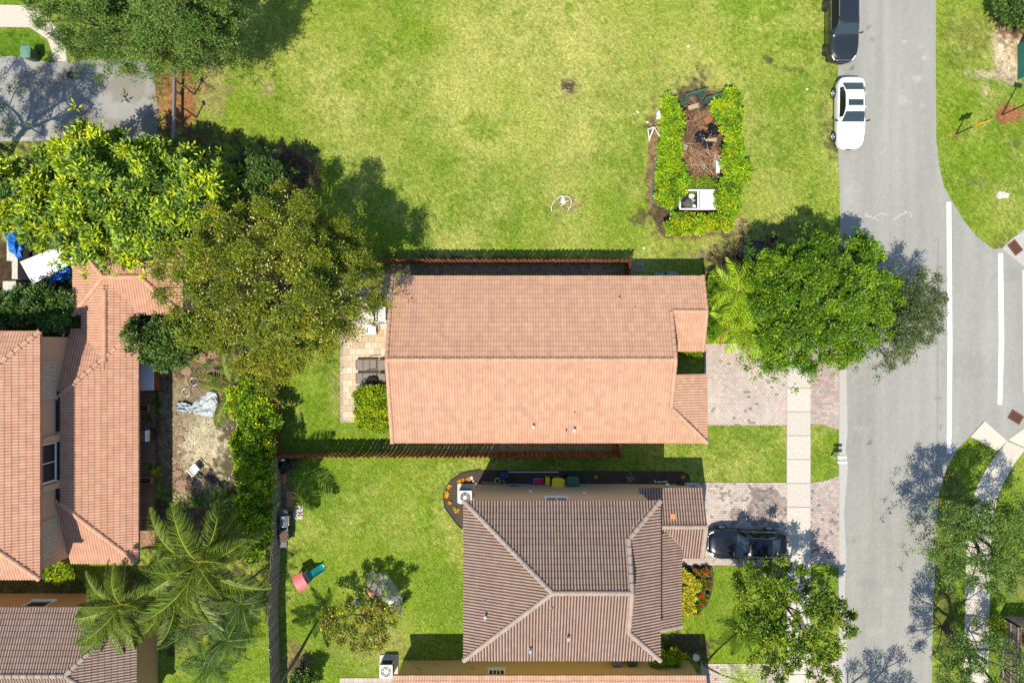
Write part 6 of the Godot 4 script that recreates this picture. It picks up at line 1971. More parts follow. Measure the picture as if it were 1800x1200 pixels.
	palm("coconut_sapling", "young palm spreading over the white plastic in the left yard", at(420, 674), at(412, 680, 1.4), coco, 8, M.palm_leaf, 0.12, 6, Vector2(0, 50), Vector2(0.55, 0.85))
	for q in [[330, 1100, 340, 1085, 2.6, "areca palm next to the tan wall end"], [400, 1125, 395, 1105, 3.0, "areca palm hanging over the side lawn"], [425, 1060, 415, 1042, 3.0, "areca palm behind the grey fence"], [370, 1165, 372, 1140, 2.2, "lowest areca palm on the side lawn"]]:
		palm("areca_palm", q[5], at(q[2], q[3]), at(q[0], q[1], q[4]), areca, 26, M.palm_leaf, 0.06, int(q[0]), Vector2(-25, 60), Vector2(0.8, 1.05), "areca palms")
	for q in [[1296, 513, 1259, 520, 4.0, "upper feathery palm between the salmon house and the round tree"], [1306, 578, 1272, 580, 3.6, "lower feathery palm hanging over the paved drive"], [1322, 540, 1290, 545, 3.2, "feathery palm half hidden by the round tree"]]:
		palm("feather_palm", q[5], at(q[2], q[3]), at(q[0], q[1], q[4]), xmas, 15, M.palm_leaf, 0.07, int(q[0]), Vector2(-20, 50), Vector2(0.95, 1.2), "feathery palms in front of the house")
	palm("leaning_palm", "leaning palm at the bottom beside the paved drive", at(1238, 1168), at(1310, 1198, 3.4), xmas, 14, M.palm_leaf, 0.06, 44, Vector2(-20, 55), Vector2(0.7, 0.95))

func yard_things() -> void:
	var rg := RandomNumberGenerator.new()
	rg.seed = 99
	# beds
	struct("mulch_bed", sheet(P2([845, 826, 812, 832, 792, 846, 780, 868, 782, 890, 800, 915, 812, 928, 835, 930, 845, 880, 900, 855, 1214, 852, 1212, 834, 1200, 828]), 0.03, 0.3, func(x, z):
		var k := 1.0 + 0.5 * noise_c.get_noise_2d(x * 1.6, z * 1.6)
		return Color(k, k, k), 0.04), M.mulch)
	struct("flower_bed", sheet(P2([1196, 992, 1252, 992, 1255, 1010, 1252, 1040, 1244, 1062, 1228, 1078, 1196, 1084]), 0.03, 0.3, func(x, z):
		var k := 1.0 + 0.5 * noise_c.get_noise_2d(x * 1.6, z * 1.6)
		return Color(k * 1.2, k * 1.15, k * 1.15), 0.04), M.mulch)
	var edge := MB.new()
	var ep := [845, 825, 812, 831, 791, 845, 779, 868, 781, 891, 799, 916, 811, 930]
	var pts := []
	var rr := []
	for i in range(0, ep.size(), 2):
		pts.append(at(ep[i], ep[i + 1], 0.05)); rr.append(0.035)
	edge.tube(pts, rr, 6)
	solo("bed_edging", "black plastic edging curving round the orange flower bed", "edging", edge, M.black_plastic)
	var fl := [Color(0.75, 0.38, 0.01), Color(0.7, 0.16, 0.01), Color(0.75, 0.55, 0.02), Color(0.14, 0.16, 0.02)]
	var spots := [[789, 855, "croton at the bend, second from the top of the bed"], [807, 846, "croton nearest the top edge left of the air conditioner"], [813, 843, "croton right beside the topmost one"], [823, 842, "croton closest to the pale stones"], [785, 866, "small croton against the outer edging"], [784, 871, "croton just below the smallest one"], [791, 884, "croton with mostly green leaves near the bend"], [799, 893, "croton in the lower part of the curved bed"], [804, 898, "lowest croton of the curved bed"], [1047, 838, "croton alone in the dark strip right of the green bin"], [1201, 838, "croton at the far right end of the dark strip"]]
	for i in spots.size(): rosette("croton", "orange " + spots[i][2], at(spots[i][0], spots[i][1], 0.04), 12, 0.22, 0.07, fl, M.flower, 300 + i, "plant", "orange crotons in the mulch bed")
	rosette("spiky_plant", "green strap leaved plant in the dark strip beside the tan wall", at(1108, 840, 0.04), 16, 0.5, 0.05, [Color(0.14, 0.2, 0.04), Color(0.3, 0.3, 0.12)], M.leaf, 320)
	var yl := [Color(0.55, 0.52, 0.03), Color(0.45, 0.46, 0.03), Color(0.62, 0.56, 0.06)]
	var small := leaf_cluster(77, 18, 0.13, 0.10, 0.06, 0.5)
	var yb := [[1207, 1012, "topmost yellow shrub of the front flower bed"], [1208, 1040, "middle yellow shrub of the front flower bed"], [1214, 1048, "yellow shrub in the middle that reaches furthest right"], [1210, 1070, "lowest yellow shrub of the front flower bed"], [1220, 1030, "small yellow shrub between the larger ones"]]
	for i in yb.size():
		var c: Array = yb[i]
		shrub("yellow_shrub", c[2], [c[0] - 12, c[1] - 9, c[0] + 10, c[1] - 10, c[0] + 12, c[1] + 8, c[0] - 10, c[1] + 10], 0.35, 0.6, 0.22, Vector2(0.14, 0.24), 44.0, yl, small, M.leaf, 330 + i, "shrub", Vector2(0.9, 1.2), "yellow shrubs in the front flower bed")
	var rb := [[1240, 1005, "highest red flowered plant at the bed's right edge"], [1232, 1020, "red flowered plant next to the yellow shrubs"], [1242, 1028, "red flowered plant below the highest one"], [1238, 1048, "red flowered plant at mid height of the bed"], [1234, 1060, "red flowered plant near the rounded corner"], [1226, 1072, "lowest red flowered plant in the bed"], [1228, 1006, "green plant with few blooms near the drive"]]
	for i in rb.size():
		var c: Array = rb[i]
		shrub("flowering_plant", c[2], [c[0] - 8, c[1] - 7, c[0] + 7, c[1] - 8, c[0] + 8, c[1] + 6, c[0] - 7, c[1] + 7], 0.2, 0.35, 0.18, Vector2(0.1, 0.16), 50.0, [Color(0.09, 0.18, 0.02), Color(0.16, 0.25, 0.02), Color(0.09, 0.18, 0.02), Color(0.6, 0.08, 0.02)], small, M.leaf, 350 + i, "plant", Vector2(0.7, 1.0), "red flowered plants in the front flower bed")
	# strip along the brown house
	wheelie_bin("yellow lidded wheelie bin between the red toy wagon and green bin", at(979, 844), PI / 2, M.bin_yellow, M.bin_yellow)
	wheelie_bin("green wheelie bin right of the yellow one by the tan wall", at(1005, 841), -PI / 2, M.bin_green, M.bin_green)
	wheelie_bin("pale green lidded bin at the edge of the top left apron", at(62.5, 101.5), PI, M.bin_green, M.bin_teal)
	wheelie_bin("green bin half under the salmon eave on the north side", at(1154, 492), PI, M.bin_teal, M.bin_teal)
	wheelie_bin("grey bin half under the salmon eave near the house corner", at(1176, 491), PI, M.bin_grey, M.bin_grey)
	wheelie_bin("grey bin against the ochre wall of the bottom house", at(1081, 1148), 0.0, M.bin_grey, M.bin_grey)
	wheelie_bin("green bin against the ochre wall right of the grey one", at(1107, 1147), 0.0, M.bin_green, M.bin_green)
	var w := thing("toy_wagon", "red and blue toy wagon beside the yellow bin", "toy", at(946, 844), 0.0)
	var b1 := MB.new()
	b1.box(Vector3(0, 0.28, 0), Vector3(0.72, 0.24, 0.46), Basis.IDENTITY, 0.05)
	part("tub", b1, M.toy_blue, w)
	var b2 := MB.new()
	b2.box(Vector3(0.02, 0.39, 0), Vector3(0.58, 0.08, 0.34), Basis.IDENTITY, 0.03)
	for i in 2: b2.box(Vector3(-0.15 + i * 0.3, 0.46, 0), Vector3(0.12, 0.14, 0.3), Basis(Vector3.BACK, 0.3), 0.03)
	part("seats", b2, M.toy_bright_red, w)
	for x in [-0.25, 0.25]:
		for z in [-0.22, 0.22]:
			var wh := MB.new()
			wh.lathe(Vector3(x, 0.11, z), [Vector2(0, 0.04), Vector2(0.11, 0.03), Vector2(0.11, -0.03), Vector2(0, -0.04)], 14, Vector3.BACK)
			part("wheel", wh, M.black_plastic, w)
	var hd := MB.new()
	hd.tube([Vector3(-0.36, 0.25, 0), Vector3(-0.55, 0.3, 0.03), Vector3(-0.62, 0.32, 0.0)], [0.02, 0.02, 0.02], 6)
	part("handle", hd, M.toy_blue, w)
	var tt := MB.new()
	tt.box(Vector3(0, 0.3, 0), Vector3(0.3, 0.6, 0.5), Basis.IDENTITY, 0.04)
	tt.box(Vector3(0, 0.62, 0.0), Vector3(0.22, 0.06, 0.4), Basis.IDENTITY, 0.02)
	solo("toy_chair", "narrow yellow toy chair between the wagon and the yellow bin", "toy", tt, M.bin_yellow, at(962, 843))
	var ub := MB.new()
	ub.blob(Vector3(0, 0.28, 0), Vector3(0.28, 0.3, 0.26), 5, 0.25, 12)
	solo("blue_sack", "dark blue bag at the left end of the shaded strip", "bag", ub, M.blue_dark, at(887, 833))
	var hs := MB.new()
	for k in 3:
		var hp := []
		var hr := []
		for i in 21:
			hp.append(Vector3(cos(TAU * i / 20.0) * (0.17 - k * 0.012), 0.04 + k * 0.035, sin(TAU * i / 20.0) * (0.17 - k * 0.012))); hr.append(0.018)
		hs.tube(hp, hr, 6, false)
	solo("garden_hose", "coiled yellow green hose beside the blue bag", "hose", hs, M.hose, at(874.5, 844))
	for q in [[892, 829.5, 982, 829.5, 0.03, "long white pipe lying along the shaded strip"], [846, 847.5, 874, 848.5, 0.06, "grey pipe against the tan wall beside the hose"]]:
		var m := MB.new()
		m.rod(at(q[0], q[1], 0.1), at(q[2], q[3], 0.1), q[4], 8)
		solo("pipe", q[5], "pipe", m, M.paint_white if q[4] < 0.05 else M.grey_metal, Vector3.ZERO, 0.0, "pipes by the tan wall")
	var lad := MB.new()
	for s in [-0.12, 0.12]: lad.box(Vector3(s, 0.05, 0), Vector3(0.035, 0.05, 0.62), Basis.IDENTITY, 0.006)
	for i in 3: lad.box(Vector3(0, 0.06, -0.2 + i * 0.2), Vector3(0.22, 0.03, 0.05))
	solo("step_stool", "small grey step ladder lying across the hose", "ladder", lad, M.grey_metal, at(882, 845, 0.12), 0.5)
	var bkt := MB.new()
	bkt.lathe(Vector3.ZERO, [Vector2(0.0, 0.01), Vector2(0.11, 0.01), Vector2(0.14, 0.3), Vector2(0.13, 0.3), Vector2(0.1, 0.05), Vector2(0.0, 0.05)], 16)
	solo("bucket", "dark bucket in the shaded strip left of the toy wagon", "bucket", bkt, M.taupe, at(904, 843))
	var mat2 := MB.new()
	mat2.box(Vector3(0, 0.45, 0), Vector3(0.75, 0.9, 0.05), Basis(Vector3.RIGHT, -0.2), 0.01)
	solo("leaning_board", "pale grey panel leaning on the tan wall", "panel", mat2, M.grey_cloth, at(905, 849))
	var wf := MB.new()
	for e in [[1150, 844, 0.1, 1153, 848, 0.3], [1155, 847, 0.2, 1163, 847, 0.2], [1165, 847, 0.2, 1173, 846, 0.2]]: wf.rod(at(e[0], e[1], e[2]), at(e[3], e[4], e[5]), 0.035)
	solo("white_stand", "white tube stand on the mulch near the garage corner", "stand", wf, M.paint_white)
	var st := MB.new()
	st.blob(Vector3.ZERO, Vector3(0.14, 0.1, 0.1), 4, 0.2, 8)
	solo("security_lamp", "white lamp fixed to the garage side wall", "lamp", st, M.paint_white, at(1173, 852, 0.9))
	var hg := MB.new()
	hg.blob(Vector3.ZERO, Vector3(0.26, 0.22, 0.16), 6, 0.2, 10)
	solo("hose_reel", "black hose reel at the garage corner by the drive", "hose reel", hg, M.black_plastic, at(1197, 850, 0.25))
	for q in [[829, 840, 0.10], [832, 846, 0.08], [835, 850, 0.09], [834, 858, 0.08], [833, 865, 0.09], [831, 872, 0.07]]:
		var m := MB.new()
		m.blob(Vector3.ZERO, Vector3(q[2], q[2] * 0.6, q[2]), int(q[1]), 0.3, 7)
		solo("stone", ["topmost", "second from top", "third from top", "fourth from top", "second lowest", "lowest"][int((q[1] - 834) / 6.5)] + " pale stone in the row beside the tan wall corner", "stone", m, M.bone, at(q[0], q[1], 0.06), 0.0, "pale stones by the wall corner")
	ac_unit("air conditioner beside the clipped hedge of the salmon house", at(677, 738.5))
	ac_unit("air conditioner in the mulch bed with orange flowers", at(819.5, 868))
	ac_unit("air conditioner beside the ochre wall at the bottom edge", at(683, 1168))
	# patio
	lounger("upper brown sun lounger on the patio", at(653.5, 640.5))
	lounger("lower brown sun lounger next to the clipped hedge", at(653.5, 664))
	var cu := MB.new()
	cu.blob(Vector3(0, 0.13, 0), Vector3(0.42, 0.14, 0.26), 31, 0.2, 12)  # flattened black rounded shape, not tied to any particular object
	solo("black_mound", "black rounded mound lying on the lower lounger", "mound", cu, M.black_plastic, at(656, 669, 0.34))
	chair_white("patio_chair", "white patio chair nearest the salmon roof edge", at(672, 561), 0.0, M.cloth_white, "white chairs on the patio")
	chair_white("patio_chair", "white patio chair further from the roof beside a small plant", at(655, 581), PI, M.cloth_white, "white chairs on the patio")
	chair_white("patio_chair", "white patio chair highest up, half under the olive tree", at(672, 548), PI, M.cloth_white, "white chairs on the patio")
	var tb := thing("patio_table", "pale round table under the olive tree's edge", "table", at(645, 560))
	var tm := MB.new()
	tm.lathe(Vector3.ZERO, [Vector2(0.0, 0.69), Vector2(0.55, 0.69), Vector2(0.57, 0.71), Vector2(0.55, 0.73), Vector2(0.0, 0.73)], 28)
	part("table_top", tm, M.bone, tb)
	var tl := MB.new()
	tl.lathe(Vector3.ZERO, [Vector2(0.28, 0.0), Vector2(0.26, 0.04), Vector2(0.05, 0.06), Vector2(0.05, 0.69)], 16)
	part("pedestal", tl, M.bone, tb)
	# back lawn of the brown house
	hammock()
	play_slide()
	grill("stainless gas grill against the grey fence", at(507, 909), -PI / 2, M.steel)
	grill("old open gas grill with rusty grates below the stainless one", at(505, 935), -PI / 2, M.steel, true)
	planter_box("terracotta coloured cooler box at the top of the grey fence", at(497, 840), 0.36, 0.56, 0.4, 0.0, M.terracotta, M.terracotta, "boxes by the fence")
	var ps := MB.new()
	ps.box(Vector3(0, 0.03, 0), Vector3(0.6, 0.07, 0.85), Basis.IDENTITY, 0.012)
	var slab2 := solo("paving_slab", "stone slab with gravel on it beside the stainless grill", "slab", ps, M.concrete_pale, at(524, 900))
	var gv := MB.new()
	for i in 26: gv.blob(Vector3(rg.randf_range(-0.26, 0.26), 0.07, rg.randf_range(-0.36, 0.36)), Vector3.ONE * rg.randf_range(0.03, 0.07), i, 0.4, 5)
	part("pebbles", gv, M.brick_dull, slab2)
	var ps2 := MB.new()
	ps2.box(Vector3(0, 0.03, 0), Vector3(0.42, 0.06, 1.0), Basis.IDENTITY, 0.012)
	solo("paving_slab", "brownish slab under the bicycle wheel by the grey fence", "slab", ps2, M.terracotta, at(508, 877))
	var ring := MB.new()
	var rp := []
	var rr2 := []
	for i in 21:
		rp.append(Vector3(cos(TAU * i / 20.0) * 0.28, 0.14 + sin(TAU * i / 20.0) * 0.1, sin(TAU * i / 20.0) * 0.28)); rr2.append(0.022)
	ring.tube(rp, rr2, 6, false)
	for i in 8: ring.rod(Vector3(0, 0.14, 0), rp[i * 5 / 2], 0.006, 4)
	solo("loose_bicycle_tyre", "loose bicycle wheel beside the brownish slab", "wheel", ring, M.grey_metal, at(499, 880))
	var mo := MB.new()
	mo.blob(Vector3(0, 0.3, 0), Vector3(0.32, 0.3, 0.42), 41, 0.3, 12)
	solo("covered_mower", "dark mower shape in the shaded fence corner", "mower", mo, M.black_plastic, at(503, 816))
	var wt := MB.new()
	wt.blob(Vector3.ZERO, Vector3(0.14, 0.08, 0.09), 43, 0.3, 8)
	solo("white_jug", "white jug on the dark mower in the fence corner", "jug", wt, M.cloth_white, at(496, 808, 0.55))
	var ball := MB.new()
	ball.blob(Vector3.ZERO, Vector3(0.12, 0.1, 0.14), 44, 0.35, 8)
	solo("blue_toy", "small blue toy caught at the top of the citrus tree", "toy", ball, M.toy_blue, at(627, 1058, 0.12))
	var mh := MB.new()
	mh.box(Vector3(0, 0.03, 0), Vector3(0.55, 0.08, 0.35), Basis.IDENTITY, 0.02)
	mh.box(Vector3(0.32, 0.03, 0.22), Vector3(0.3, 0.07, 0.3), Basis(Vector3.UP, 0.3), 0.02)
	solo("brick_pair", "reddish stepping stones under the hammock edge", "stones", mh, M.terracotta, at(655, 1042), 0.4)
	# left yard
	var pl := MB.new()
	var gg := []
	var pn := FastNoiseLite.new()
	pn.seed = 6
	pn.frequency = 2.6
	for i in 25:
		var row := []
		for j in 17:
			var u := i / 24.0; var v := j / 16.0
			var x := lerpf(310, 386, u); var half := 5.0 + 14.0 * smoothstep(0.25, 0.6, u) + 4.0 * sin(u * 9.0)
			if u > 0.9: half *= (1.0 - u) * 8.0 + 0.2
			var y := 713.0 + 4.0 * sin(u * 5.0) + (v - 0.5) * 2.0 * half
			var p := at(x, y)
			row.append(p + Vector3(pn.get_noise_2d(y, x) * 0.1, 0.1 + 0.42 * abs(pn.get_noise_2d(p.x * 1.6, p.z * 1.6)) + 0.05 * sin(v * 17.0 + u * 9.0), pn.get_noise_2d(x, y) * 0.1))
		gg.append(row)
	pl.surf(gg, true)
	solo("plastic_sheet", "crumpled white plastic sheet on the dirt of the left yard", "plastic sheet", pl, M.plastic_pale)
	var bc := thing("bicycle", "pale bicycle lying half under the young palm's fronds", "bicycle", at(334, 678))
	for q in [[0.28, -0.28], [-0.22, 0.42]]:
		var m := MB.new()
		var cp := []
		var cr := []
		for i in 21:
			cp.append(Vector3(q[0] + cos(TAU * i / 20.0) * 0.25, 0.12, q[1] + sin(TAU * i / 20.0) * 0.25)); cr.append(0.016)
		m.tube(cp, cr, 6, false)
		part("wheel", m, M.galvanised, bc)
	var bf := MB.new()
	for e in [[Vector3(0.28, 0.14, -0.28), Vector3(0.1, 0.2, 0.05)], [Vector3(0.1, 0.2, 0.05), Vector3(-0.22, 0.14, 0.42)], [Vector3(0.28, 0.14, -0.28), Vector3(0.75, 0.2, -0.1)], [Vector3(0.1, 0.2, 0.05), Vector3(0.45, 0.22, 0.2)]]: bf.rod(e[0], e[1], 0.022)
	part("bicycle_frame", bf, M.grey_metal, bc)
	chair_white("garden_chair", "white slatted garden chair on the sandy patch casting a clear shadow", at(346, 822), 0.7, M.cloth_white)
	var sb := thing("patio_cover", "flat pale grey cover over a brown frame beside the salmon eave", "cover", at(262, 660))
	var sbm := MB.new()
	sbm.box(Vector3(0, 0.95, 0), Vector3(1.5, 0.06, 1.75), Basis(Vector3.BACK, -0.06), 0.01)
	part("cover_top", sbm, M.trailer_white, sb)
	for x in [-0.6, 0.7]:
		for z in [-0.8, 0.8]:
			var pm := MB.new()
			pm.box(Vector3(x, 0.46, z), Vector3(0.09, 0.92, 0.09), Basis.IDENTITY, 0.01)
			part("post", pm, M.wood_red, sb)
	var sd := MB.new()
	sd.box(Vector3(0.72, 0.5, 0), Vector3(0.04, 0.8, 1.5), Basis.IDENTITY, 0.008)
	part("side_panel", sd, M.wood_red, sb)
	grill("gas grill standing under the long salmon eave", at(268, 762), -PI / 2, M.steel)
	var pb := [[252, 716, 0.9, 0.4, "terracotta planter wall end under the salmon eave"], [258, 843, 0.8, 0.35, "lower terracotta planter under the salmon eave"]]
	for q in pb: planter_box(q[4], at(q[0], q[1]), q[2], q[3], 0.4, 0.0, M.soil_fill, M.terracotta, "terracotta planters by the eave")
	var yr := [[268, 700, 16, 0.55, "upper spiky green plant beside the terracotta planter"], [270, 712, 16, 0.6, "spiky green plant just below the upper one"], [255, 735, 14, 0.5, "spiky plant half under the eave above the grill"], [258, 820, 12, 0.5, "dull spiky plant above the yellow one"]]
	for i in yr.size(): rosette("spiky_plant", yr[i][4], at(yr[i][0] + 6, yr[i][1]), yr[i][2], yr[i][3], 0.09, [Color(0.10, 0.2, 0.02), Color(0.07, 0.14, 0.02)], M.leaf, 400 + i, "plant", "spiky plants under the eave")
	rosette("yellow_agave", "bright yellow leaved rosette plant beside the salmon eave", at(276, 830), 22, 0.5, 0.1, [Color(0.45, 0.46, 0.01), Color(0.55, 0.50, 0.02), Color(0.2, 0.28, 0.01)], M.leaf, 420)
	rosette("grey_agave", "large grey green agave near the lower hedge end", at(398, 885), 26, 0.7, 0.09, [Color(0.12, 0.2, 0.06), Color(0.18, 0.26, 0.09)], M.leaf, 421)
	rosette("fern", "fern like plant between the sand patch and the coconut palms", at(345, 880), 24, 0.7, 0.08, [Color(0.10, 0.2, 0.02), Color(0.15, 0.25, 0.03)], M.leaf, 422)
	for q in [[352, 628, 0.4, "flat terracotta stone near the fruit tree"], [328, 652, 0.34, "smaller flat terracotta stone"], [372, 624, 0.3, "terracotta stone under the olive tree's edge"], [312, 832, 0.3, "terracotta paver left of the garden chair"], [316, 848, 0.3, "terracotta paver below the first one"], [330, 846, 0.26, "terracotta paver nearest the dark cloth"], [318, 858, 0.32, "lowest terracotta paver by the eave shadow"], [317, 772, 0.22, "pinkish stone on the rim of the sandy patch"], [322, 757, 0.22, "upper pinkish stone on the rim of the sandy patch"]]:
		var m := MB.new()
		m.blob(Vector3.ZERO, Vector3(q[2], 0.04, q[2] * 0.8), int(q[0] + q[1]), 0.4, 8)
		solo("flat_stone", q[3], "stone", m, M.brick_dull, at(q[0], q[1], 0.03), 0.0, "flat stones in the left yard")
	var gravel := MB.new()
	for i in 300:
		var a := rg.randf() * TAU
		var c := at(372 + cos(a) * rg.randf_range(44, 62), 795 + sin(a) * rg.randf_range(48, 70), 0.02) if rg.randf() < 0.55 else at(rg.randf_range(300, 350), rg.randf_range(740, 880), 0.02)
		var k := rg.randf_range(0.35, 0.75)
		mb_col(gravel, Color(k, k * 0.9, k * 0.78))
		gravel.box(c, Vector3(rg.randf_range(0.04, 0.13), 0.05, rg.randf_range(0.04, 0.11)), Basis(Vector3(rg.randf() - 0.5, 1, rg.randf() - 0.5).normalized(), rg.randf() * 6.0), 0.012)
	var go := solo("rubble", "loose pale stones scattered round the sandy patch", "rubble", gravel, M.stone)
	go.set_meta("kind", "stuff")
	var dc := MB.new()
	var dg := []
	for i in 15:
		var row := []
		for j in 7:
			var u := i / 14.0; var v := j / 6.0
			row.append(at(lerpf(338, 388, u), lerpf(828, 852, u) + (v - 0.5) * (8.0 + 3.0 * sin(u * 11.0)) + 2.0 * sin(u * 7.0), 0.04 + 0.3 * abs(pn.get_noise_2d(u * 9.0, v * 4.0 + 20.0))))
		dg.append(row)
	dc.surf(dg, true)
	solo("grey_tarp", "dark grey rag strewn below the garden chair", "tarp", dc, M.rag)
	# upper left corner yard
	var wp := thing("propped_sheeting", "large white sheet of four panels propped above the blue tarp", "panel")
	var c4 := [at(34, 460, 1.3), at(120, 425, 1.3), at(131, 460, 1.15), at(56, 500, 1.15)]
	for i in 2:
		for j in 2:
			var q := []
			for e in [[i, j], [i + 1, j], [i + 1, j + 1], [i, j + 1]]:
				var fu: float = e[0] / 2.0 + (0.004 if e[0] == i else -0.004); var fv: float = e[1] / 2.0 + (0.006 if e[1] == j else -0.006)
				q.append(c4[0].lerp(c4[1], fu).lerp(c4[3].lerp(c4[2], fu), fv))
			var m := MB.new()
			var dn := Vector3(0, -0.03, 0)
			var o: Vector3 = (q[0] + q[1] + q[2] + q[3]) / 4.0 + dn * 0.5
			m.fq(q[0], q[1], q[2], q[3], o); m.fq(q[0] + dn, q[1] + dn, q[2] + dn, q[3] + dn, o)
			for k in 4: m.fq(q[k], q[(k + 1) % 4], q[(k + 1) % 4] + dn, q[k] + dn, o)
			part("panel", m, M.cloth_white, wp)
	for p in c4:
		var m := MB.new()
		m.rod(Vector3(p.x, 0, p.z), p - Vector3(0, 0.03, 0), 0.035)
		part("leg", m, M.wood_grey, wp)
	for q in [[108, 485, 0.75, 0.3, 0.35, "blue tarp bundle under the white panel"], [25, 425, 0.32, 0.35, 0.8, "blue tarp hung over the white wall at the left edge"]]:
		var m := MB.new()
		m.blob(Vector3.ZERO, Vector3(q[2], q[3], q[4]), int(q[0]), 0.45, 16)
		solo("blue_tarp", q[5], "tarp", m, M.blue_tarp, at(q[0], q[1], 0.6 if q[0] > 50 else 1.1), 0.3, "blue tarps")
	var ww := thing("garden_wall", "weathered white garden wall along the left edge", "wall")
	for q in [[11, 408, 30, 458], [20, 458, 30, 490], [4, 494, 27, 523]]:
		var m := MB.new()
		m.prism(P2([q[0], q[1], q[2], q[1], q[2], q[3], q[0], q[3]], 1.0), -0.05, 1.0)
		part("wall_section", m, M.concrete_pale, ww)
	var gp := MB.new()
	gp.box(Vector3.ZERO, Vector3(0.42, 0.03, 0.16), Basis(Vector3.UP, -0.6), 0.01)
	solo("green_lid", "small green plastic lid on the white garden wall", "lid", gp, M.toy_teal, at(20, 442, 1.03))
	var ant := MB.new()
	for e in [[88, 577, 97, 582], [95, 583, 101, 578], [103, 582, 111, 590], [112, 586, 110, 593]]: ant.rod(at(e[0], e[1], 3.2), at(e[2], e[3], 3.2), 0.02, 5)
	ant.rod(at(100, 581, 3.2), at(100, 581, 3.2) * Vector3(1, 0.0, 1), 0.025, 6)
	solo("tv_antenna", "thin metal antenna above the dark tree by the left house", "antenna", ant, M.galvanised)

func street_things() -> void:
	# cars
	var sg := car_glass([6.15, 7.85], [11.45, 13.3], [7.1, 12.2])
	sg["sunroof"] = [9.05, 9.75, 8.2, 11.8, 0.0, 0.0, M.car_glass]
	sg["headlight"] = [1.2, 2.5, 4.6, 5.9, 0.0, 0.1, M.lamp_glass]; sg["headlight1"] = [1.2, 2.5, 14.1, 15.4, 0.0, 0.1, M.lamp_glass]
	sg["tail_light"] = [14.9, 16.2, 4.4, 5.6, 0.1, 0.0, M.tail_red]; sg["tail_light1"] = [14.9, 16.2, 14.4, 15.6, 0.1, 0.0, M.tail_red]
	var seams := [[5.4, 5.6, 5.4, 14.4], [14.6, 6.2, 14.6, 13.8], [7.4, 2.2, 7.6, 5.1], [9.6, 2.0, 9.6, 5.1], [11.6, 2.2, 11.4, 5.1], [7.4, 17.8, 7.6, 14.9], [9.6, 18.0, 9.6, 14.9], [11.6, 17.8, 11.4, 14.9], [2.2, 6.6, 5.3, 6.2], [2.2, 13.4, 5.3, 13.8]]
	car("white_sedan", "white sedan with sunroof parked at the left side of the street", car_sedan_stations(4.45, 0.87), M.car_white, sg, [[-1.38, 0.82], [1.36, 0.82]], 0.31, Vector3(21.22, 0.02, -14.32), PI, {"rim": M.rim, "mirror": Vector3(0.9, 0.95, -0.55), "mirror_mat": M.black_plastic, "handles": [9.2, 11.2], "seams": seams})
	var ug := car_glass([6.15, 7.9], [12.15, 13.8], [7.2, 12.6])
	ug["headlight"] = [1.1, 2.3, 4.5, 5.9, 0.0, 0.1, M.lamp_glass]; ug["headlight1"] = [1.1, 2.3, 14.1, 15.5, 0.0, 0.1, M.lamp_glass]
	ug["tail_light"] = [13.6, 14.9, 4.4, 5.6, 0.1, 0.0, M.tail_red]; ug["tail_light1"] = [13.6, 14.9, 14.4, 15.6, 0.1, 0.0, M.tail_red]
	car("black_suv", "black sport utility car at the top parked half on the grass", suv_stations(4.65, 0.91), M.car_black, ug, [[-1.4, 0.86], [1.42, 0.86]], 0.35, Vector3(20.7, 0.02, -19.8), PI, {"rim": M.rim_dark, "mirror": Vector3(0.93, 1.1, -0.62), "handles": [9.3, 10.6], "trim": M.chrome, "seams": seams, "strips": [[7.1, 5.1, 12.6, 5.1, 0.016], [7.1, 14.9, 12.6, 14.9, 0.016], [1.05, 6.5, 1.05, 13.5, 0.024], [9.2, 7.4, 11.8, 7.4, 0.02], [9.2, 12.6, 11.8, 12.6, 0.02]]})
	var ng := car_glass([6.15, 7.85], [11.45, 13.3], [7.1, 12.2])
	ng["headlight"] = [1.2, 2.5, 4.6, 5.9, 0.0, 0.1, M.lamp_glass]; ng["headlight1"] = [1.2, 2.5, 14.1, 15.4, 0.0, 0.1, M.lamp_glass]
	ng["tail_light"] = [14.9, 16.4, 4.2, 5.6, 0.1, 0.0, M.tail_red]; ng["tail_light1"] = [14.9, 16.4, 14.4, 15.8, 0.1, 0.0, M.tail_red]
	car("dark_sedan", "glossy dark blue sedan nosed up to the garage on the drive", car_sedan_stations(4.95, 0.92), M.car_navy, ng, [[-1.5, 0.86], [1.5, 0.86]], 0.33, Vector3(14.72, 0.035, 12.72), PI / 2 - 0.03, {"rim": M.rim, "mirror": Vector3(0.94, 0.97, -0.6), "handles": [9.2, 11.2], "trim": M.chrome, "seams": seams, "strips": [[7.0, 5.1, 12.3, 5.1, 0.009], [7.0, 14.9, 12.3, 14.9, 0.009], [7.6, 6.95, 12.2, 6.95, 0.008], [7.6, 13.05, 12.2, 13.05, 0.008], [0.9, 6.6, 0.9, 13.4, 0.03]]})
	# signs and posts
	sign_post("street_sign", "dark green post with an orange sign panel in the small red mulch ring", at(1681, 236), 2.9, Vector3(0.75, 0.75, 0.03), 0.27, M.yellow_sign, "", -0.1)
	sign_post("street_sign", "tall dark sign post in the larger red mulch ring", at(1762, 202), 4.3, Vector3(0.5, 0.5, 0.03), -0.2, M.yellow_sign)
	for q in [[342, 166, "upper dark green marker post by the barrier"], [345, 206, "lower dark green marker post by the barrier"], [341, 128, "dark green marker post nearest the large dark tree"]]:
		sign_post("marker_post", q[2], at(q[0], q[1]), 2.1, Vector3(0.3, 0.3, 0.03), -0.9, M.dark_green_paint, "marker posts by the barrier")
	var bar := thing("road_barrier", "galvanised beam barrier closing off the apron", "barrier")
	var bm := MB.new()
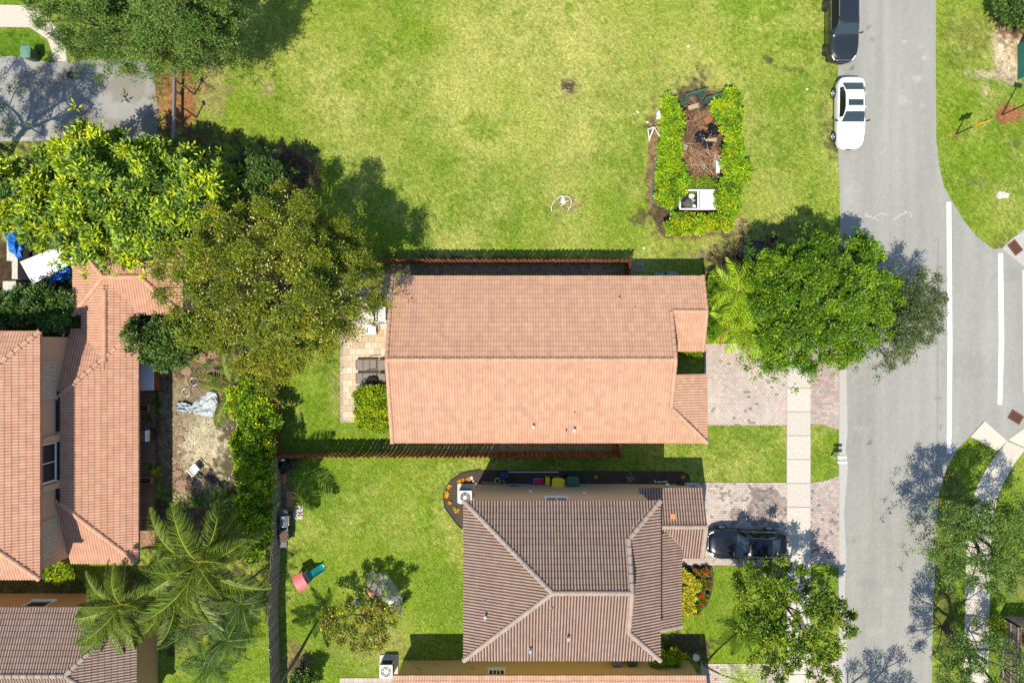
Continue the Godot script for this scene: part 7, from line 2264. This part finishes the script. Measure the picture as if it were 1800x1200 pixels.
	bm.box(at(306, 171, 0.72), Vector3(0.13, 0.3, 5.2), Basis(Vector3.UP, -0.02), 0.03)
	part("beam", bm, M.grey_metal, bar)
	for y in [118, 166, 214, 236]:
		var pm := MB.new()
		var p := at(316, y)
		pm.box(p + Vector3(0, 0.42, 0), Vector3(0.12, 0.84, 0.14), Basis.IDENTITY, 0.01)
		part("post", pm, M.wood_grey, bar)
	var mhole := MB.new()
	mhole.lathe(at(122.5, 131.5, 0.02), [Vector2(0.24, 0.0), Vector2(0.23, 0.012), Vector2(0.0, 0.012)], 24)
	solo("manhole_cover", "small round dark cover set in the apron", "manhole cover", mhole, M.dark_metal)
	for q in [[1785, 435, 0.35, "upper rusty drain grate by the grass corner"], [1786, 733, -0.55, "lower rusty drain grate near the curved walk"]]:
		var t := thing("drain_grate", q[3], "drain grate", at(q[0], q[1], 0.03), q[2] if q[2] < 0 else -0.9, "rusty drain grates")
		var fr := MB.new()
		for s in [-1.0, 1.0]:
			fr.box(Vector3(s * 0.4, 0.02, 0), Vector3(0.06, 0.06, 0.56), Basis.IDENTITY, 0.01)
			fr.box(Vector3(0, 0.02, s * 0.28), Vector3(0.86, 0.06, 0.06), Basis.IDENTITY, 0.01)
		part("grate_frame", fr, M.rust, t)
		var pit := MB.new()
		pit.box(Vector3(0, 0.004, 0), Vector3(0.78, 0.008, 0.52))
		part("pit", pit, M.black_plastic, t)
		for i in 4:
			var b := MB.new()
			b.box(Vector3(0, 0.025, -0.18 + i * 0.12), Vector3(0.76, 0.04, 0.045), Basis.IDENTITY, 0.006)
			part("grate_bar", b, M.rust, t)
	var mb := thing("double_mailbox", "pair of white mailboxes on one white post at the street edge", "mailbox", at(1461, 802))
	var po := MB.new()
	po.box(Vector3(0, 0.55, 0), Vector3(0.1, 1.1, 0.1), Basis.IDENTITY, 0.015)
	part("post", po, M.paint_white, mb)
	var cr := MB.new()
	cr.box(Vector3(0.12, 1.06, 0), Vector3(0.12, 0.08, 0.5), Basis.IDENTITY, 0.015)
	part("crossbar", cr, M.paint_white, mb)
	for s in [-0.17, 0.17]:
		var bx := MB.new()
		var g := []
		for i in 9:
			var a := PI * i / 8.0
			g.append([Vector3(-0.12, 1.2 + sin(a) * 0.09, s - cos(a) * 0.085), Vector3(0.4, 1.2 + sin(a) * 0.09, s - cos(a) * 0.085)])
		bx.surf(g)
		bx.box(Vector3(0.14, 1.15, s), Vector3(0.52, 0.1, 0.17))
		part("mailbox", bx, M.paint_white, mb)
	var rock := MB.new()
	rock.blob(Vector3(0, 0.03, 0), Vector3(0.4, 0.07, 0.22), 8, 0.5, 10)
	solo("concrete_lid", "pale concrete utility lid in the right hand grass", "utility cover", rock, M.concrete_pale, at(1762, 343))
	planter_box("large weathered wooden planter with stones in the tree's shadow", at(1320, 438.5), 1.5, 1.05, 0.4, -0.05, M.soil_fill, M.wood_brown, "wooden planters on the verge")
	planter_box("small wooden planter with two dark pots in it", at(1357, 421), 0.6, 0.62, 0.35, 0.05, M.black_plastic, M.wood_orange, "wooden planters on the verge")
	bare_branches()
	for q in [[1121, 197, 0.16, 0.03, "white scrap of paper lying on the open lawn"], [1210, 82, 0.08, 0.05, "tiny white scrap near the top of the lawn"], [1419, 157, 0.08, 0.05, "white scrap in the grass left of the white sedan"], [1138, 215, 0.09, 0.05, "white scrap just left of the debris pen"], [1132, 436, 0.09, 0.06, "white scrap on the lawn above the wooden fence"]]:
		var m := MB.new()
		m.box(Vector3(0, 0.03, 0), Vector3(q[2] * 1.4, 0.02, q[3] * 2.0), Basis(Vector3.RIGHT, 0.2), 0.005)
		solo("paper_scrap", q[4], "litter", m, M.cloth_white, at(q[0], q[1]), -0.5, "white scraps on the lawn")
	var wd := MB.new()
	for i in 30: wd.tube([at(998 + rg_f(i) * 9.0, 151 + rg_f(i + 40) * 6.0, 0.0), at(998 + rg_f(i + 80) * 14.0, 151 + rg_f(i + 120) * 10.0, 0.18)], [0.02, 0.006], 4, false)
	solo("dry_weed_clump", "dark dry weed clump alone on the open lawn", "weeds", wd, M.bark)
	# grey slatted enclosure at the right edge
	var A := at(1758, 1082); var B := at(1830, 1082); var C := at(1758, 1190)
	fence("slatted_enclosure", "grey slatted timber enclosure at the lower right edge", [[A, B], [C, A]], 1.85, 0.115, 0.1, M.wood_grey, [Color(1, 1, 1), Color(0.8, 0.78, 0.76), Color(0.6, 0.58, 0.56)], 71, false)
	var ut := MB.new()
	ut.box(Vector3(0, 0.5, 0), Vector3(1.4, 1.0, 1.6), Basis.IDENTITY, 0.03)
	solo("enclosed_box", "pinkish box inside the grey slatted enclosure", "box", ut, M.terracotta, at(1802, 1105))
	var pt := MB.new()
	pt.box(Vector3(0, 0.9, 0), Vector3(0.05, 1.8, 2.2), Basis.IDENTITY, 0.01)
	solo("teal_post", "teal painted panel cut by the right edge above the mulch", "panel", pt, M.teal_paint, at(1790, 110))
	# entrance of the bottom house
	chair_white("porch_chair", "grey slatted chair by the entrance of the bottom house", at(1186, 1150), 0.0, M.grey_cloth)
	var pot := MB.new()
	pot.lathe(Vector3.ZERO, [Vector2(0.0, 0.0), Vector2(0.15, 0.0), Vector2(0.22, 0.32), Vector2(0.19, 0.32), Vector2(0.17, 0.26), Vector2(0.0, 0.26)], 18)
	solo("plant_pot", "round pale pot on the dark bed beside the porch shadow", "pot", pot, M.bone, at(1222, 1152))

func rg_f(i: int) -> float:
	return fposmod(sin(i * 12.9898) * 43758.5453, 1.0) * 2.0 - 1.0

func _ready() -> void:
	var cam := Camera3D.new()
	cam.position = Vector3(0, EYE, 0)
	cam.rotation_degrees = Vector3(-90, 0, 0)
	cam.fov = rad_to_deg(2.0 * atan(600.0 / (GRID * EYE)))
	cam.near = 0.5
	cam.far = 900.0
	add_child(cam)
	cam.current = true
	var env := Environment.new()
	env.background_mode = Environment.BG_SKY
	var sky := Sky.new()
	var sm := ProceduralSkyMaterial.new()
	sm.sky_top_color = Color(0.46, 0.58, 0.75)
	sm.sky_horizon_color = Color(0.82, 0.86, 0.90)
	sm.sky_curve = 0.18
	sm.ground_bottom_color = Color(0.25, 0.25, 0.2)
	sm.ground_horizon_color = Color(0.6, 0.62, 0.6)
	sm.energy_multiplier = 1.02
	sky.sky_material = sm
	env.sky = sky
	env.tonemap_mode = Environment.TONE_MAPPER_LINEAR
	env.tonemap_exposure = 1.36
	env.sdfgi_enabled = true
	env.ssao_enabled = true
	env.ssil_enabled = true
	var we := WorldEnvironment.new()
	we.environment = env
	add_child(we)
	var sun := DirectionalLight3D.new()
	sun.light_energy = 1.6
	sun.light_angular_distance = 0.5
	sun.light_color = Color(1.0, 0.96, 0.89)
	sun.shadow_enabled = true
	sun.directional_shadow_max_distance = 120.0
	add_child(sun)
	sun.look_at_from_position(Vector3.ZERO, SUNV, Vector3.FORWARD)

	materials()
	build_ground()
	build_roads()
	var pink := [Color(0.62, 0.53, 0.47), Color(0.60, 0.47, 0.41), Color(0.55, 0.51, 0.47), Color(0.65, 0.57, 0.51), Color(0.61, 0.50, 0.43)]
	paving("driveway", P2([1238, 604, 1383, 604, 1383, 747, 1238, 747]), 0.21, 0.15, pink, 1, 0.035, 0.06)
	paving("drive_apron", P2([1425, 600, 1475, 600, 1475, 755, 1462, 752, 1450, 747, 1425, 745]), 0.21, 0.15, [Color(0.52, 0.36, 0.31), Color(0.45, 0.42, 0.40), Color(0.58, 0.48, 0.42)], 2, 0.03)
	paving("lower_driveway", P2([1190, 848, 1383, 848, 1383, 995, 1190, 992]), 0.21, 0.15, pink + [Color(0.48, 0.4, 0.36)], 3, 0.035, 0.12, [[1345, 890, 36, 34], [1290, 900, 12, 14]])
	paving("lower_apron", P2([1425, 848, 1450, 845, 1475, 836, 1475, 997, 1450, 990, 1425, 991]), 0.21, 0.15, [Color(0.52, 0.38, 0.33), Color(0.45, 0.42, 0.40), Color(0.58, 0.48, 0.42)], 4, 0.03, 0.2)
	paving("bottom_driveway", P2([1232, 1166, 1383, 1166, 1383, 1260, 1232, 1260]), 0.21, 0.15, pink, 5, 0.035, 0.1)
	paving("bottom_apron", P2([1425, 1172, 1475, 1160, 1475, 1260, 1425, 1260]), 0.21, 0.15, pink, 6, 0.03, 0.2)
	paving("bottom_patio", P2([597, 1191, 690, 1191, 690, 1250, 597, 1250]), 0.3, 0.3, [Color(0.6, 0.48, 0.42), Color(0.64, 0.52, 0.46)], 7, 0.035)
	paving("patio", P2([603, 480, 700, 480, 700, 690, 640, 742, 603, 738]), 0.4, 0.4, [Color(0.66, 0.52, 0.36), Color(0.70, 0.58, 0.42), Color(0.62, 0.47, 0.32), Color(0.72, 0.62, 0.48)], 8, 0.035)
	paving("patio_border", P2([598, 480, 603, 480, 603, 738, 640, 738, 640, 742, 598, 742]), 0.18, 0.24, [Color(0.52, 0.40, 0.33), Color(0.56, 0.45, 0.38)], 9, 0.04)
	paving("eave_walk", P2([238, 690, 272, 690, 272, 960, 238, 960]), 0.3, 0.3, [Color(0.36, 0.2, 0.12), Color(0.42, 0.24, 0.15)], 10, 0.03)
	house_main()
	house_brown()
	house_south()
	house_west()
	house_southwest()
	var red := [Color(1, 1, 1), Color(0.8, 0.76, 0.74), Color(1.15, 1.1, 1.05), Color(0.62, 0.58, 0.56)]
	fence("wooden_fence", "reddish picket fence on the sunny north side of the salmon house", [[at(640, 462), at(1101, 462)], [at(1101, 462), at(1099, 492)]], 1.75, 0.13, 0.16, M.wood_red, red, 61)
	fence("wooden_fence", "reddish shadowed picket fence between the two middle houses", [[at(492, 795), at(1083, 795)], [at(1083, 795), at(1083, 768)]], 1.8, 0.138, 0.15, M.wood_red, red, 62)
	fence("wooden_fence", "dark reddish fence at the left end of the salmon house's lawn", [[at(491, 672), at(491, 795)]], 1.8, 0.15, 0.14, M.wood_red, red, 63, false)
	fence("grey_fence", "weathered grey picket fence along the left of the back lawn", [[at(494, 800), at(494, 960)], [at(494, 960), at(489, 1060)], [at(489, 1060), at(494, 1240)]], 1.85, 0.15, 0.14, M.wood_grey, [Color(1, 1, 1), Color(0.85, 0.83, 0.8), Color(0.7, 0.68, 0.65)], 64, false)
	trees()
	yard_things()
	street_things()
	debris_pen()
	print("leaf clusters: ", count_leaves, " leaf triangles: ", count_tris)
